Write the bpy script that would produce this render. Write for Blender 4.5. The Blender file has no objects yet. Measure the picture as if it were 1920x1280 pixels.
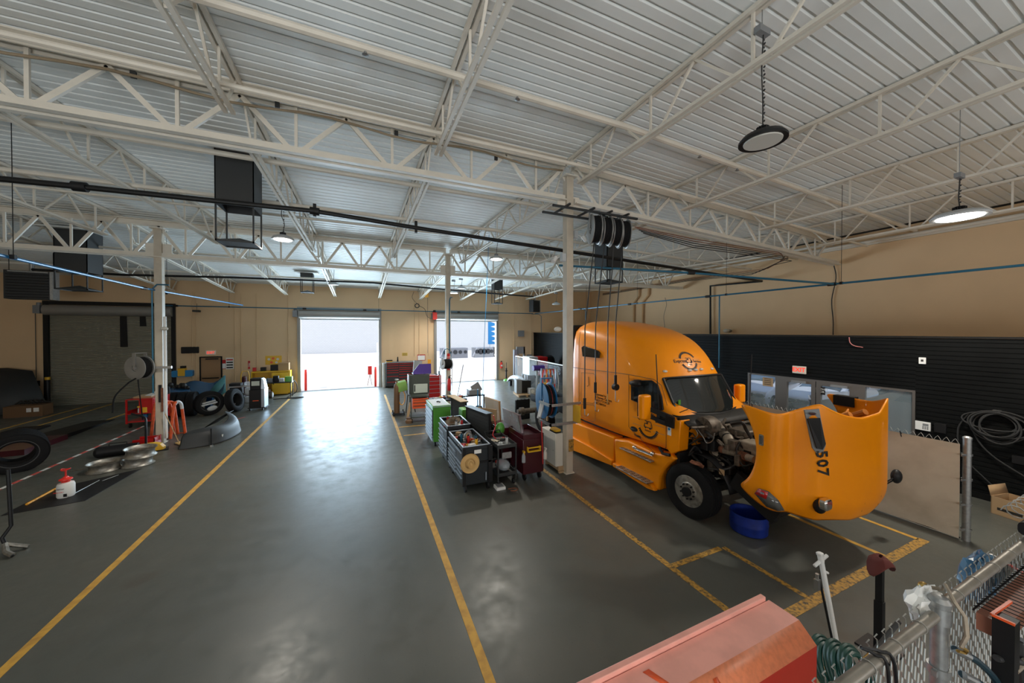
import bpy, math, random
from mathutils import Vector, Matrix
from math import radians as R, sin, cos, pi, atan2, sqrt
random.seed(7)
SC = bpy.context.scene
COL = SC.collection
# ------------------------------------------------------------------ camera
FPX, CXP, CYP, EYE = 648.0, 960.0, 627.0, 3.55
YAW, PIT = math.atan(282.5/FPX), math.atan(7/FPX)
cd = bpy.data.cameras.new('camera'); cam = bpy.data.objects.new('camera', cd); COL.objects.link(cam)
cd.sensor_width = 36; cd.lens = 36*FPX/1920; cd.shift_y = -(640-CYP)/1920; cd.clip_start = .05; cd.clip_end = 500
cam.location = (0, 0, EYE); cam.rotation_euler = (R(90)-PIT, 0, -YAW); SC.camera = cam
_F = Vector((sin(YAW)*cos(PIT), cos(YAW)*cos(PIT), -sin(PIT))); _R = Vector((cos(YAW), -sin(YAW), 0)); _U = _R.cross(_F)
_C = Vector((0, 0, EYE))
def _ray(u, v): return _F+_R*((u-CXP)/FPX)-_U*((v-CYP)/FPX)
def aY(u, v, Y): d = _ray(u, v); return _C+d*(Y/d.y)
def aX(u, v, X): d = _ray(u, v); return _C+d*(X/d.x)
def aZ(u, v, z=0): d = _ray(u, v); return _C+d*((z-EYE)/d.z)
# ------------------------------------------------------------------ world, sun, exposure
SC.view_settings.view_transform = 'Standard'; SC.view_settings.look = 'None'
SC.view_settings.gamma = 1; SC.view_settings.use_curve_mapping = False
SC.view_settings.exposure = 0.0
w = bpy.data.worlds.new('sky'); SC.world = w; w.use_nodes = True
wn = w.node_tree; wn.nodes.clear()
wo = wn.nodes.new('ShaderNodeOutputWorld'); wb = wn.nodes.new('ShaderNodeBackground'); sk = wn.nodes.new('ShaderNodeTexSky')
sk.sky_type = 'NISHITA'; sk.sun_disc = False; sk.sun_elevation = R(52); sk.sun_rotation = R(200); sk.air_density = 1.0; sk.dust_density = 1.6
wb.inputs['Strength'].default_value = 0.30
wn.links.new(sk.outputs[0], wb.inputs[0]); wn.links.new(wb.outputs[0], wo.inputs[0])
def light(name, kind, loc, energy, color=(1, 1, 1), rot=(0, 0, 0), parent=None, **kw):
    l = bpy.data.lights.new(name, kind); l.energy = energy; l.color = color
    for k, v in kw.items(): setattr(l, k, v)
    o = bpy.data.objects.new(name, l); COL.objects.link(o); o.location = loc; o.rotation_euler = rot
    if parent: o.parent = parent
    return o
light('sun', 'SUN', (0, 30, 20), 2.0, (1, .96, .9), (R(-14), R(6), 0), angle=R(.6))
YF0 = -7.0
# daylight falling in through the open bay doors (back wall) and the office glazing
light('door_daylight', 'AREA', (-1.1, 23.9, 2.2), 900, (.62, .83, 1), (R(-100), 0, 0), shape='RECTANGLE', size=4.1, size_y=4.1)
light('door_daylight', 'AREA', (6.8, 23.9, 2.2), 900, (.62, .83, 1), (R(-100), 0, 0), shape='RECTANGLE', size=4.1, size_y=4.1)
# added fill: unseen area lights at the closed front wall, tilted up to the ceiling
light('front_fill', 'AREA', (-4, YF0+.3, 2.6), 1250, (.92, .97, 1), (R(140), 0, 0), shape='RECTANGLE', size=7, size_y=4.2)
light('front_fill', 'AREA', (7, YF0+.3, 2.6), 420, (.95, .97, 1), (R(140), 0, 0), shape='RECTANGLE', size=7, size_y=4.2)
# ------------------------------------------------------------------ helpers
MATS = {}
def mat(name, col, rough=.5, metal=0, emit=0, bump=0, bscale=30, var=0, vscale=6, alpha=1, coat=0, trans=0, col2=None, spec=None):
    m = bpy.data.materials.new(name); m.use_nodes = True; MATS[name] = m
    nt = m.node_tree; b = nt.nodes['Principled BSDF']
    c4 = (*col, 1)
    b.inputs['Base Color'].default_value = c4; b.inputs['Roughness'].default_value = rough; b.inputs['Metallic'].default_value = metal
    if coat: b.inputs['Coat Weight'].default_value = coat; b.inputs['Coat Roughness'].default_value = .06
    if trans: b.inputs['Transmission Weight'].default_value = trans
    if spec is not None: b.inputs['Specular IOR Level'].default_value = spec
    if emit: b.inputs['Emission Color'].default_value = c4; b.inputs['Emission Strength'].default_value = emit
    if alpha < 1: b.inputs['Alpha'].default_value = alpha
    if var or bump:
        tc = nt.nodes.new('ShaderNodeTexCoord'); nz = nt.nodes.new('ShaderNodeTexNoise'); nz.inputs['Scale'].default_value = vscale; nz.inputs['Detail'].default_value = 6
        nt.links.new(tc.outputs['Object'], nz.inputs['Vector'])
    if var:
        rp = nt.nodes.new('ShaderNodeMix'); rp.data_type = 'RGBA'
        c2 = col2 or tuple(max(0, x*(1-var)) for x in col)
        rp.inputs[6].default_value = c4; rp.inputs[7].default_value = (*c2, 1)
        mr = nt.nodes.new('ShaderNodeMapRange'); mr.inputs[1].default_value = .42; mr.inputs[2].default_value = .68
        nt.links.new(nz.outputs[0], mr.inputs[0]); nt.links.new(mr.outputs[0], rp.inputs[0]); nt.links.new(rp.outputs[2], b.inputs['Base Color'])
    if bump:
        n2 = nt.nodes.new('ShaderNodeTexNoise'); n2.inputs['Scale'].default_value = bscale; n2.inputs['Detail'].default_value = 4
        nt.links.new(tc.outputs['Object'], n2.inputs['Vector'])
        bp = nt.nodes.new('ShaderNodeBump'); bp.inputs['Strength'].default_value = bump; bp.inputs['Distance'].default_value = .02
        nt.links.new(n2.outputs[0], bp.inputs['Height']); nt.links.new(bp.outputs[0], b.inputs['Normal'])
    return m
class MB:
    def __init__(s, m=None): s.v = []; s.f = []; s.mi = []; s.ms = []; s.M = Matrix(); s.mat(m) if m else None
    def mat(s, m):
        if m not in s.ms: s.ms.append(m)
        s.cur = s.ms.index(m); return s
    def add(s, vs, fs):
        n = len(s.v); s.v += [s.M @ Vector(p) for p in vs]; s.f += [tuple(i+n for i in f) for f in fs]; s.mi += [s.cur]*len(fs); return s
    def box(s, x0, x1, y0, y1, z0, z1, M=None):
        vs = [Vector((x, y, z)) for z in (z0, z1) for y in (y0, y1) for x in (x0, x1)]
        if M: vs = [M @ p for p in vs]
        return s.add(vs, [(0, 2, 3, 1), (4, 5, 7, 6), (0, 1, 5, 4), (2, 6, 7, 3), (0, 4, 6, 2), (1, 3, 7, 5)])
    def rbox(s, x0, x1, y0, y1, z0, z1, r=.02, ax='z', n=3, M=None):   # box with rounded edges along one axis
        a0, a1, b0, b1, c0, c1 = {'z': (x0, x1, y0, y1, z0, z1), 'y': (x0, x1, z0, z1, y0, y1), 'x': (y0, y1, z0, z1, x0, x1)}[ax]
        poly = []
        for (cx, cy, a) in ((a1-r, b1-r, 0), (a0+r, b1-r, 90), (a0+r, b0+r, 180), (a1-r, b0+r, 270)):
            for k in range(n+1): t = R(a+90*k/n); poly.append((cx+r*cos(t), cy+r*sin(t)))
        return s.prism(poly, c0, c1, ax, M)
    def prism(s, poly, c0, c1, ax='z', M=None):
        f = {'z': lambda a, b, c: (a, b, c), 'y': lambda a, b, c: (a, c, b), 'x': lambda a, b, c: (c, a, b)}[ax]
        n = len(poly); vs = [Vector(f(a, b, c)) for c in (c0, c1) for a, b in poly]
        if M: vs = [M @ p for p in vs]
        return s.add(vs, [tuple(range(n))[::-1], tuple(range(n, 2*n))]+[(i, (i+1) % n, n+(i+1) % n, n+i) for i in range(n)])
    def bar(s, p0, p1, w, h=None, up=(0, 0, 1)):          # rectangular bar from p0 to p1
        h = h or w; p0, p1 = Vector(p0), Vector(p1); d = (p1-p0)
        if d.length < 1e-6: return s
        d.normalize(); u = Vector(up)
        if abs(d.dot(u)) > .98: u = Vector((1, 0, 0))
        a = d.cross(u).normalized(); b = a.cross(d)
        vs = [p+a*(i*w/2)+b*(j*h/2) for p in (p0, p1) for i, j in ((-1, -1), (1, -1), (1, 1), (-1, 1))]
        return s.add(vs, [(0, 1, 2, 3), (7, 6, 5, 4), (0, 4, 5, 1), (1, 5, 6, 2), (2, 6, 7, 3), (3, 7, 4, 0)])
    def cyl(s, p0, p1, r0, r1=None, n=12, cap=True):
        r1 = r0 if r1 is None else r1; p0, p1 = Vector(p0), Vector(p1); d = (p1-p0).normalized()
        u = Vector((0, 0, 1)) if abs(d.z) < .9 else Vector((1, 0, 0)); a = d.cross(u).normalized(); b = a.cross(d)
        vs = [p+(a*cos(2*pi*k/n)+b*sin(2*pi*k/n))*r for p, r in ((p0, r0), (p1, r1)) for k in range(n)]
        fs = [(k, n+k, n+(k+1) % n, (k+1) % n) for k in range(n)]
        if cap: fs += [tuple(range(n)), tuple(range(2*n-1, n-1, -1))]
        return s.add(vs, fs)
    def tube(s, pts, r, n=8, closed=False, cap=True):
        pts = [Vector(p) for p in pts]; N = len(pts); rings = []
        prev = None
        for i, p in enumerate(pts):
            if closed: d = pts[(i+1) % N]-pts[i-1]
            else: d = pts[min(i+1, N-1)]-pts[max(i-1, 0)]
            if d.length < 1e-9: d = Vector((0, 0, 1))
            d.normalize()
            if prev is None:
                u = Vector((0, 0, 1)) if abs(d.z) < .9 else Vector((1, 0, 0)); a = d.cross(u).normalized()
            else: a = (prev-d*prev.dot(d)).normalized()
            prev = a; b = a.cross(d); rr = r[i] if isinstance(r, (list, tuple)) else r
            rings.append([p+(a*cos(2*pi*k/n)+b*sin(2*pi*k/n))*rr for k in range(n)])
        return s.loft(rings, closed, cap)
    def loft(s, rings, closed=False, cap=True, wrap=True):
        N = len(rings); n = len(rings[0]); vs = [p for r_ in rings for p in r_]; fs = []
        for i in range(N if closed else N-1):
            j = (i+1) % N
            for k in range(n if wrap else n-1): fs.append((i*n+k, j*n+k, j*n+(k+1) % n, i*n+(k+1) % n))
        if cap and not closed and wrap: fs += [tuple(range(n)), tuple(range(N*n-1, (N-1)*n-1, -1))]
        return s.add(vs, fs)
    def lathe(s, prof, c=(0, 0, 0), ax=(0, 0, 1), n=24, closed=False):   # prof: (radius, height) list
        c = Vector(c); d = Vector(ax).normalized(); u = Vector((0, 0, 1)) if abs(d.z) < .9 else Vector((1, 0, 0)); a = d.cross(u).normalized(); b = a.cross(d)
        rings = [[c+d*h+(a*cos(2*pi*k/n)+b*sin(2*pi*k/n))*max(r_, 1e-4) for k in range(n)] for r_, h in prof]
        return s.loft(rings, closed, not closed)
    def ball(s, c, r, n=12, m=8):
        rr = r if isinstance(r, (tuple, list)) else (r, r, r); c = Vector(c)
        rings = [[c+Vector((rr[0]*sin(t)*cos(2*pi*k/n), rr[1]*sin(t)*sin(2*pi*k/n), rr[2]*cos(t))) for k in range(n)] for t in [max(.02, min(pi-.02, pi*i/m)) for i in range(m+1)]]
        return s.loft(rings)
    def build(s, name, parent=None, loc=None, rot=None, sharp=32, bevel=0, subd=0, solid=0):
        me = bpy.data.meshes.new(name); me.from_pydata([tuple(p) for p in s.v], [], s.f)
        for k in s.ms: me.materials.append(MATS[k])
        me.polygons.foreach_set('material_index', s.mi)
        me.polygons.foreach_set('use_smooth', [True]*len(s.f)); me.update()
        try: me.set_sharp_from_angle(angle=R(sharp))
        except Exception: pass
        o = bpy.data.objects.new(name, me); COL.objects.link(o)
        if parent: o.parent = parent
        if loc is not None: o.location = loc
        if rot is not None: o.rotation_euler = rot
        if solid: md = o.modifiers.new('thick', 'SOLIDIFY'); md.thickness = solid; md.offset = -1
        if bevel: md = o.modifiers.new('edges', 'BEVEL'); md.width = bevel; md.segments = 2; md.limit_method = 'ANGLE'; md.angle_limit = R(40)
        if subd: md = o.modifiers.new('round', 'SUBSURF'); md.levels = subd; md.render_levels = subd
        return o
def tag(o, label=None, cat=None, group=None, kind=None):
    if label: o['label'] = label
    if cat: o['category'] = cat
    if group: o['group'] = group
    if kind: o['kind'] = kind
    return o
def thing(name, label, cat, loc=(0, 0, 0), rz=0, group=None, rot=None):
    o = bpy.data.objects.new(name, None); COL.objects.link(o); o.location = loc; o.rotation_euler = rot or (0, 0, rz); o.empty_display_size = .1
    return tag(o, label, cat, group)
def struct(name, mb, **k): return tag(mb.build(name, **k), kind='structure')
def dup(root, loc=None, rz=None, label=None, rot=None):
    r = root.copy(); COL.objects.link(r)
    if loc is not None: r.location = loc
    if rz is not None: r.rotation_euler = (0, 0, rz)
    if rot is not None: r.rotation_euler = rot
    if label: r['label'] = label
    def rec(src, dst):
        for ch in list(src.children):
            c = ch.copy(); COL.objects.link(c); c.parent = dst; rec(ch, c)
    rec(root, r); return r
def text(name, body, size, m, M, parent=None, depth=.002, bold=0, align='CENTER', spacing=1, sx=1):
    cu = bpy.data.curves.new(name, 'FONT'); cu.body = body; cu.size = size; cu.extrude = depth; cu.offset = bold; cu.align_x = align; cu.align_y = 'CENTER'; cu.space_character = spacing
    cu.resolution_u = 2
    t = bpy.data.objects.new(name, cu); COL.objects.link(t); bpy.context.view_layer.update()
    me = bpy.data.meshes.new_from_object(t.evaluated_get(bpy.context.evaluated_depsgraph_get()))
    bpy.data.objects.remove(t); bpy.data.curves.remove(cu)
    me.materials.clear(); me.materials.append(MATS[m]); me.transform(M @ Matrix.Diagonal((sx, 1, 1, 1)))
    o = bpy.data.objects.new(name, me); COL.objects.link(o)
    if parent: o.parent = parent
    return o
def frame(o, right, up):     # matrix whose x is right, y is up, z is the outward normal
    x = Vector(right).normalized(); y = Vector(up); y = (y-x*y.dot(x)).normalized(); z = x.cross(y)
    M = Matrix((x, y, z)).transposed().to_4x4(); M.translation = Vector(o); return M
def arc(c, r, a0, a1, n, f):  # f maps (cos,sin) offsets to 3-D
    return [f(c[0]+r*cos(R(a0+(a1-a0)*k/n)), c[1]+r*sin(R(a0+(a1-a0)*k/n))) for k in range(n+1)]
def sag(p0, p1, s, n=12):
    p0, p1 = Vector(p0), Vector(p1)
    return [p0.lerp(p1, k/n)-Vector((0, 0, s*4*(k/n)*(1-k/n))) for k in range(n+1)]
def spline(pts, k=6):   # catmull-rom
    P = [Vector(p) for p in pts]; P = [P[0]*2-P[1]]+P+[P[-1]*2-P[-2]]; out = []
    for i in range(1, len(P)-2):
        for j in range(k):
            t = j/k; a, b, c, d = P[i-1], P[i], P[i+1], P[i+2]
            out.append(.5*((2*b)+(c-a)*t+(2*a-5*b+4*c-d)*t*t+(3*b-a-3*c+d)*t**3))
    return out+[P[-2]]
# ------------------------------------------------------------------ materials
mat('white_steel', (.74, .69, .60), .5, var=.08, vscale=3)
mat('deck_white', (.80, .82, .80), .5, var=.05, vscale=1.2)
mat('wall_beige', (.74, .53, .32), .85, var=.06, vscale=.7, bump=.05, bscale=25)
mat('wall_dark', (.006, .0065, .0065), .6, spec=.12, var=.3, vscale=1)
mat('black_trim', (.008, .008, .008), .6, spec=.2)
mat('black_plastic', (.010, .010, .011), .5, spec=.3)
mat('black_pipe', (.010, .010, .010), .5, spec=.3)
mat('black_metal', (.014, .014, .015), .45, .2, spec=.3)
mat('rubber', (.010, .010, .011), .8, spec=.2, bump=.1, bscale=60)
mat('rubber_grey', (.06, .06, .062), .8)
mat('steel', (.45, .45, .44), .35, .9)
mat('galv', (.38, .39, .39), .45, .8, var=.2, vscale=25)
mat('chrome', (.75, .75, .75), .12, 1)
mat('alu', (.42, .40, .36), .42, .8, var=.5, vscale=9)
mat('greasy', (.16, .13, .10), .55, .5, var=.55, vscale=14)
mat('dusty_pipe', (.36, .30, .23), .6, .3, var=.35, vscale=12)
mat('engine_dark', (.018, .016, .014), .6, .1, var=.5, vscale=18)
mat('rust', (.22, .08, .04), .8, var=.4, vscale=20)
mat('truck_orange', (.93, .29, .0), .38, coat=.18, var=.04, vscale=1, spec=.3)
mat('truck_orange_inner', (.55, .18, .015), .55)
mat('glass_dark', (.015, .018, .018), .06, spec=.8)
mat('glass_clear', (.55, .68, .74), .03, alpha=.14)
mat('line_yellow', (.58, .32, .045), .6, var=.5, vscale=7, col2=(.40, .21, .035))
mat('line_worn', (.48, .26, .04), .6, var=.9, vscale=22, col2=(.05, .045, .035))
mat('asphalt', (.30, .30, .30), .9)
mat('line_redwhite', (.6, .1, .08), .6)
mat('white_paint', (.75, .75, .73), .5)
mat('cream', (.66, .63, .56), .5)
mat('blue_pipe', (.02, .13, .22), .35, .3)
mat('bright_blue', (.02, .22, .50), .35)
mat('blue_barrel', (.008, .03, .26), .4, var=.3, vscale=8)
mat('reel_blue', (.004, .11, .28), .5)
mat('reel_grey', (.33, .33, .32), .45, .5)
mat('red', (.50, .012, .012), .35, coat=.3)
mat('red_bright', (.75, .03, .02), .4)
mat('orange_red', (.78, .10, .02), .4)
mat('maroon', (.050, .003, .008), .3, coat=.4)
mat('stand_orange', (.72, .10, .02), .5, var=.3, vscale=9)
mat('yellow', (.75, .42, .02), .45)
mat('yellow_cab', (.78, .45, .015), .4)
mat('green', (.10, .36, .05), .35, coat=.3)
mat('lime', (.22, .42, .09), .45)
mat('box_grey', (.020, .024, .028), .4, .2)
mat('silver_trim', (.42, .48, .56), .35, .6)
mat('charcoal', (.028, .030, .031), .55, .1)
mat('light_grey', (.50, .52, .53), .5)
mat('mid_grey', (.22, .23, .24), .5)
mat('olive_dark', (.045, .055, .045), .5)
mat('cardboard', (.42, .27, .14), .85)
mat('plywood', (.50, .36, .20), .7, var=.15, vscale=5)
mat('wood', (.45, .30, .16), .7)
mat('straw', (.62, .40, .16), .8, bump=.4, bscale=90)
mat('brown_hat', (.12, .09, .06), .9)
mat('cloth_white', (.60, .52, .40), .9, var=.25, vscale=1.8, bump=.1, bscale=8, col2=(.46, .39, .29))
mat('paper', (.8, .8, .78), .7)
mat('purple', (.05, .02, .22), .4)
mat('navy', (.012, .03, .12), .3, coat=.5)
mat('fender_blue', (.01, .06, .14), .25, coat=.8)
mat('fender_teal', (.06, .20, .22), .5)
mat('bumper_white', (.62, .70, .78), .35, coat=.3)
mat('door_brown', (.33, .19, .09), .6)
mat('door_slat', (.27, .255, .20), .55, .1)
mat('column_cream', (.58, .51, .41), .5, var=.12, vscale=4)
mat('hood_metal', (.30, .29, .27), .5, .4)
mat('brass', (.5, .33, .1), .4, .8)
mat('lamp_red', (.45, .01, .01), .2, coat=.5)
mat('lamp_clear', (.10, .10, .095), .15, coat=.5)
mat('plastic_clear', (.75, .82, .88), .15, alpha=.35)
mat('clear_film', (.5, .55, .6), .1, alpha=.05)
mat('rack_shaded', (.30, .12, .075), .5)  # orange beam browned: the shadow on it is put into the colour
mat('plastic_blue', (.08, .22, .38), .3, alpha=.8)
mat('bag_white', (.78, .78, .76), .5)
mat('lamp_on', (1, .97, .9), .5, emit=12)
mat('lens_off', (.62, .60, .54), .4)
mat('exit_white', (.62, .56, .48), .5, emit=.12)
mat('exit_red', (.9, .06, .03), .5, emit=.9)
mat('lit_pink', (.93, .43, .35), .45, var=.12, vscale=6)  # cabinet pink raised: light from above is put into the colour
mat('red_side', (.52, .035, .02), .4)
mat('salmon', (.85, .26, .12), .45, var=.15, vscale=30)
mat('galv_rail', (.30, .275, .235), .45, .6, var=.25, vscale=8)
mat('wire_galv', (.42, .41, .38), .45, .6)
mat('hose_green', (.005, .06, .045), .45)
mat('hose_teal', (.012, .035, .05), .4)
mat('brown_leather', (.16, .085, .04), .6)
mat('fabric_red', (.12, .025, .02), .9)
mat('cat_yellow', (.62, .42, .08), .5)
mat('ground_out', (.85, .85, .84), .9)
mat('block_wall', (.62, .63, .62), .9, var=.1, vscale=1)
mat('car_white', (.72, .76, .80), .2, coat=.8)
mat('car_glass', (.06, .10, .13), .05)
mat('tarp', (.75, .75, .74), .6)
mat('leaf', (.03, .10, .015), .7)
mat('ink', (.02, .018, .015), .6)
mat('decal_grey', (.25, .22, .18), .6)
mat('screen', (.50, .56, .50), .3)
mat('yellow_hose', (.85, .38, .03), .4)
mat('tool_mix', (.25, .24, .24), .4, .6, var=.6, vscale=30)
mat('cable_tan', (.30, .23, .15), .8)
mat('cable', (.03, .03, .03), .5)
mat('rope_pink', (.6, .2, .18), .6)
# floor: sealed concrete, worn and faintly reflective
def floor_mat():
    m = bpy.data.materials.new('sealed_concrete'); m.use_nodes = True; MATS['floor'] = m; nt = m.node_tree; b = nt.nodes['Principled BSDF']
    N = nt.nodes.new; L = nt.links.new
    tc = N('ShaderNodeTexCoord')
    def noise(sc, det=8, rough=.6, vec=None):
        n = N('ShaderNodeTexNoise'); n.inputs['Scale'].default_value = sc; n.inputs['Detail'].default_value = det; n.inputs['Roughness'].default_value = rough; L(vec or tc.outputs['Object'], n.inputs['Vector']); return n.outputs[0]
    def ramp(src, a, b_, ca, cb):
        r = N('ShaderNodeMapRange'); r.inputs[1].default_value = a; r.inputs[2].default_value = b_; L(src, r.inputs[0])
        x = N('ShaderNodeMix'); x.data_type = 'RGBA'; L(r.outputs[0], x.inputs[0])
        for i, c in ((6, ca), (7, cb)):
            if isinstance(c, tuple): x.inputs[i].default_value = (*c, 1)
            else: L(c, x.inputs[i])
        return x.outputs[2]
    c = ramp(noise(.35), .35, .65, (.076, .083, .074), (.102, .100, .084))
    c = ramp(noise(2.2, 10, .7), .60, .78, c, (.078, .075, .066))
    c = ramp(noise(.55, 3, .5), .66, .74, c, (.080, .067, .052))
    mp = N('ShaderNodeMapping'); mp.inputs['Scale'].default_value = (6, .8, 1); mp.inputs['Rotation'].default_value = (0, 0, .5); L(tc.outputs['Object'], mp.inputs[0])
    c = ramp(noise(3, 10, .75, mp.outputs[0]), .55, .72, c, (.085, .086, .076))
    c = ramp(noise(9, 10, .8), .60, .70, c, (.115, .113, .098))
    c = ramp(noise(45, 3, .6), .68, .74, c, (.04, .036, .032))
    L(c, b.inputs['Base Color'])
    r = N('ShaderNodeMapRange'); r.inputs[1].default_value = .3; r.inputs[2].default_value = .7; r.inputs[3].default_value = .28; r.inputs[4].default_value = .50; b.inputs['Specular IOR Level'].default_value = .38
    L(noise(3, 8, .7), r.inputs[0]); L(r.outputs[0], b.inputs['Roughness'])
    bp = N('ShaderNodeBump'); bp.inputs['Strength'].default_value = .12; bp.inputs['Distance'].default_value = .01
    L(noise(7, 6, .6), bp.inputs['Height']); L(bp.outputs[0], b.inputs['Normal'])
floor_mat()
# ------------------------------------------------------------------ room shell
YB, XL, XR, XC, YF = 23.4, -17.0, 17.2, 12.0, -7.0     # back wall, left wall, upper right wall, clad right wall, wall behind
def deckz(x, y):
    z = 7.78-.045*max(0, x-4.72)
    s = .1 if x < 4.72 else .1-.07*(x-4.72)/(XR-4.72)
    return z-s*max(0, y-7.37)
m = MB('floor'); m.box(XL, XC+.2, YF, YB+.25, -.2, 0); struct('floor', m)
# corrugated deck: ribs run across the hall
m = MB('deck_white'); xs = [XL, -8, 0, 4.72, 9, 13, XR]; p = .19; rings = []
n = int((YB-YF)/p)+1
for i in range(n):
    y = YF+i*p
    for dy, dz in ((0, 0), (.135, 0), (.145, .032), (.178, .032)):
        rings.append([Vector((x, y+dy, deckz(x, y+dy)+dz)) for x in xs])
m.loft(rings, wrap=False); m.v = m.v
struct('ceiling', m, sharp=20, solid=.0)
m = MB('deck_white'); m.loft([[Vector((x, y, deckz(x, y)+.3)) for x in xs] for y in (YF-.3, 7.37, YB+.3)], wrap=False); struct('ceiling', m)
def wall_y(name, y0, y1, x0, x1, zt, holes, mt):    # wall in a plane of constant Y with rectangular openings
    m = MB(mt); xs_ = sorted({x0, x1}|{h[0] for h in holes}|{h[1] for h in holes})
    for a, b in zip(xs_, xs_[1:]):
        cuts = sorted([(h[2], h[3]) for h in holes if h[0] <= a+1e-6 and h[1] >= b-1e-6]); z = 0
        for c0, c1 in cuts:
            if c0 > z: m.box(a, b, y0, y1, z, c0)
            z = c1
        ta, tb = zt(a), zt(b)
        vs = [(a, y0, z), (b, y0, z), (b, y1, z), (a, y1, z), (a, y0, ta), (b, y0, tb), (b, y1, tb), (a, y1, ta)]
        m.add(vs, [(0, 3, 2, 1), (4, 5, 6, 7), (0, 1, 5, 4), (2, 3, 7, 6), (0, 4, 7, 3), (1, 2, 6, 5)])
    return struct(name, m)
D0, D1, D2 = (-13.35, -8.95), (-3.26, 1.02), (4.62, 8.95)
wall_y('wall_back', YB, YB+.25, XL, XR, lambda x: deckz(x, YB)+.2, [(*D0, 0, 4.3), (*D1, 0, 4.3), (*D2, 0, 4.3)], 'wall_beige')
wall_y('wall_front', YF-.2, YF, XL, XR, lambda x: deckz(x, YF)+.2, [], 'wall_beige')
m = MB('wall_beige'); m.box(XL-.2, XL, YF, YB, 0, 8.1); struct('wall_left', m)
m = MB('wall_beige')
m.add([(XR, YF, 3.2), (XR, YB, 3.2), (XR+.2, YB, 3.2), (XR+.2, YF, 3.2), (XR, YF, 7.6), (XR, YB, 7.0), (XR+.2, YB, 7.0), (XR+.2, YF, 7.6)], [(0, 3, 2, 1), (4, 5, 6, 7), (0, 1, 5, 4), (2, 3, 7, 6), (0, 4, 7, 3), (1, 2, 6, 5)])
struct('wall_right_upper', m)
m = MB('wall_beige'); m.box(XC, XR+.2, YF, YB, 3.30, 3.385); struct('ledge_right', m)
# clad lower wall: ribbed dark sheet, opening for the glazed storefront
SF = (3.66, 7.52, 0.0, 2.14)
def clad(m, y0, y1, z0, z1, x=XC):
    n = max(1, round((z1-z0)/.1)); h = (z1-z0)/n; ring = []
    for i in range(n):
        z = z0+i*h
        ring += [(x-.012, z), (x-.012, z+h*.78), (x+.004, z+h*.84), (x+.004, z+h*.94)]
    ring.append((x-.012, z1))
    m.loft([[Vector((a, y, b)) for a, b in ring] for y in (y0, y1)], wrap=False)
m = MB('wall_dark'); clad(m, YF, SF[0], 0, 3.4); clad(m, SF[1], YB, 0, 3.4); clad(m, SF[0], SF[1], SF[3], 3.4)
m.box(XC, XC+.12, YF, SF[0], 0, 3.38); m.box(XC, XC+.12, SF[1], YB, 0, 3.38); m.box(XC, XC+.12, SF[0], SF[1], SF[3], 3.38)
struct('wall_right', m)
m = MB('black_trim'); m.box(XC-.03, XC, YF, SF[0], 0, .13); m.box(XC-.03, XC, SF[1], YB, 0, .13); struct('baseboard_right', m)
m = MB('black_trim'); m.box(XC-.04, XC+.02, YF, YB, 3.385, 3.425); struct('trim_1', m)
# storefront
def glazed(name, y0, y1, z0, z1, fw=.07, mt='hood_metal', lab=None):
    m = MB(mt)
    for a, b, c, d in ((y0, y1, z1-fw, z1), (y0, y1, z0, z0+fw), (y0, y0+fw, z0+fw, z1-fw), (y1-fw, y1, z0+fw, z1-fw)): m.box(XC-.02, XC+.08, a, b, c, d)
    o = struct(name, m)
    g = MB('glass_clear'); g.box(XC+.02, XC+.035, y0+fw, y1-fw, z0+fw, z1-fw); g.build('pane', o)
    return o
mat('storefront_frame', (.17, .16, .15), .45, .5)
glazed('window_1', 6.62, 7.52, 0, 2.14, .05, 'storefront_frame')
o = glazed('door_1', 5.62, 6.45, 0, 2.09, .10, 'storefront_frame')
q = MB('black_metal'); q.box(XC-.07, XC-.02, 5.78, 6.30, 1.0, 1.04); q.build('push_bar', o)
q = MB('mid_grey'); q.box(XC-.08, XC-.02, 5.85, 6.2, 2.0, 2.06); q.build('door_closer', o)
o = glazed('door_2', 4.76, 5.60, 0, 2.09, .10, 'storefront_frame')
q = MB('mid_grey'); q.box(XC-.08, XC-.02, 4.9, 5.25, 2.0, 2.06); q.build('door_closer', o)
glazed('window_2', 3.66, 4.60, 0, 2.14, .05, 'storefront_frame')
m = MB('storefront_frame')
for a, b in ((6.45, 6.62), (4.60, 4.76)): m.box(XC-.02, XC+.08, a, b, 0, 2.14)
m.box(XC-.02, XC+.08, 4.76, 6.45, 2.09, 2.14); struct('trim_2', m)
# ------------------------------------------------------------------ bay doors in the back wall
def bay(x0, x1, name, idx, open_=True):
    m = MB('black_metal' if not open_ else 'hood_metal')
    for a, b in ((x0-.14, x0+.02), (x1-.02, x1+.14)): m.box(a, b, YB-.10, YB+.02, 0, 4.95)
    m.box(x0-.14, x1+.14, YB-.12, YB, 4.78, 4.95)
    o = struct('door_%d' % idx, m)
    h = MB('hood_metal'); prof = []
    for k in range(9): t = R(-90-22.5*k/2 if 0 else 270-22.5*k); prof.append((YB-.16+.24*cos(t)*.8, 4.52+.24*sin(t)))
    h.prism([(YB, 4.30)]+prof+[(YB, 4.76)], x0-.05, x1+.05, 'x'); h.build('roller_housing', o)
    if open_:
        c = MB('light_grey'); c.box(x0, x1, YB+.02, YB+.06, 4.20, 4.34); c.build('bottom_bar', o)
    mo = MB('mid_grey'); mo.box(x0-.34, x0-.12, YB-.3, YB, 4.35, 4.72); mo.cyl((x0-.23, YB-.15, 4.72), (x0-.23, YB-.15, 4.85), .07); mo.build('opener_motor', o)
    return o
d0 = bay(*D0, 'closed', 3, False); bay(*D1, 'open', 4); bay(*D2, 'open', 5)
m = MB('door_slat'); n = 54; h = 4.34/n; ring = []
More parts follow.
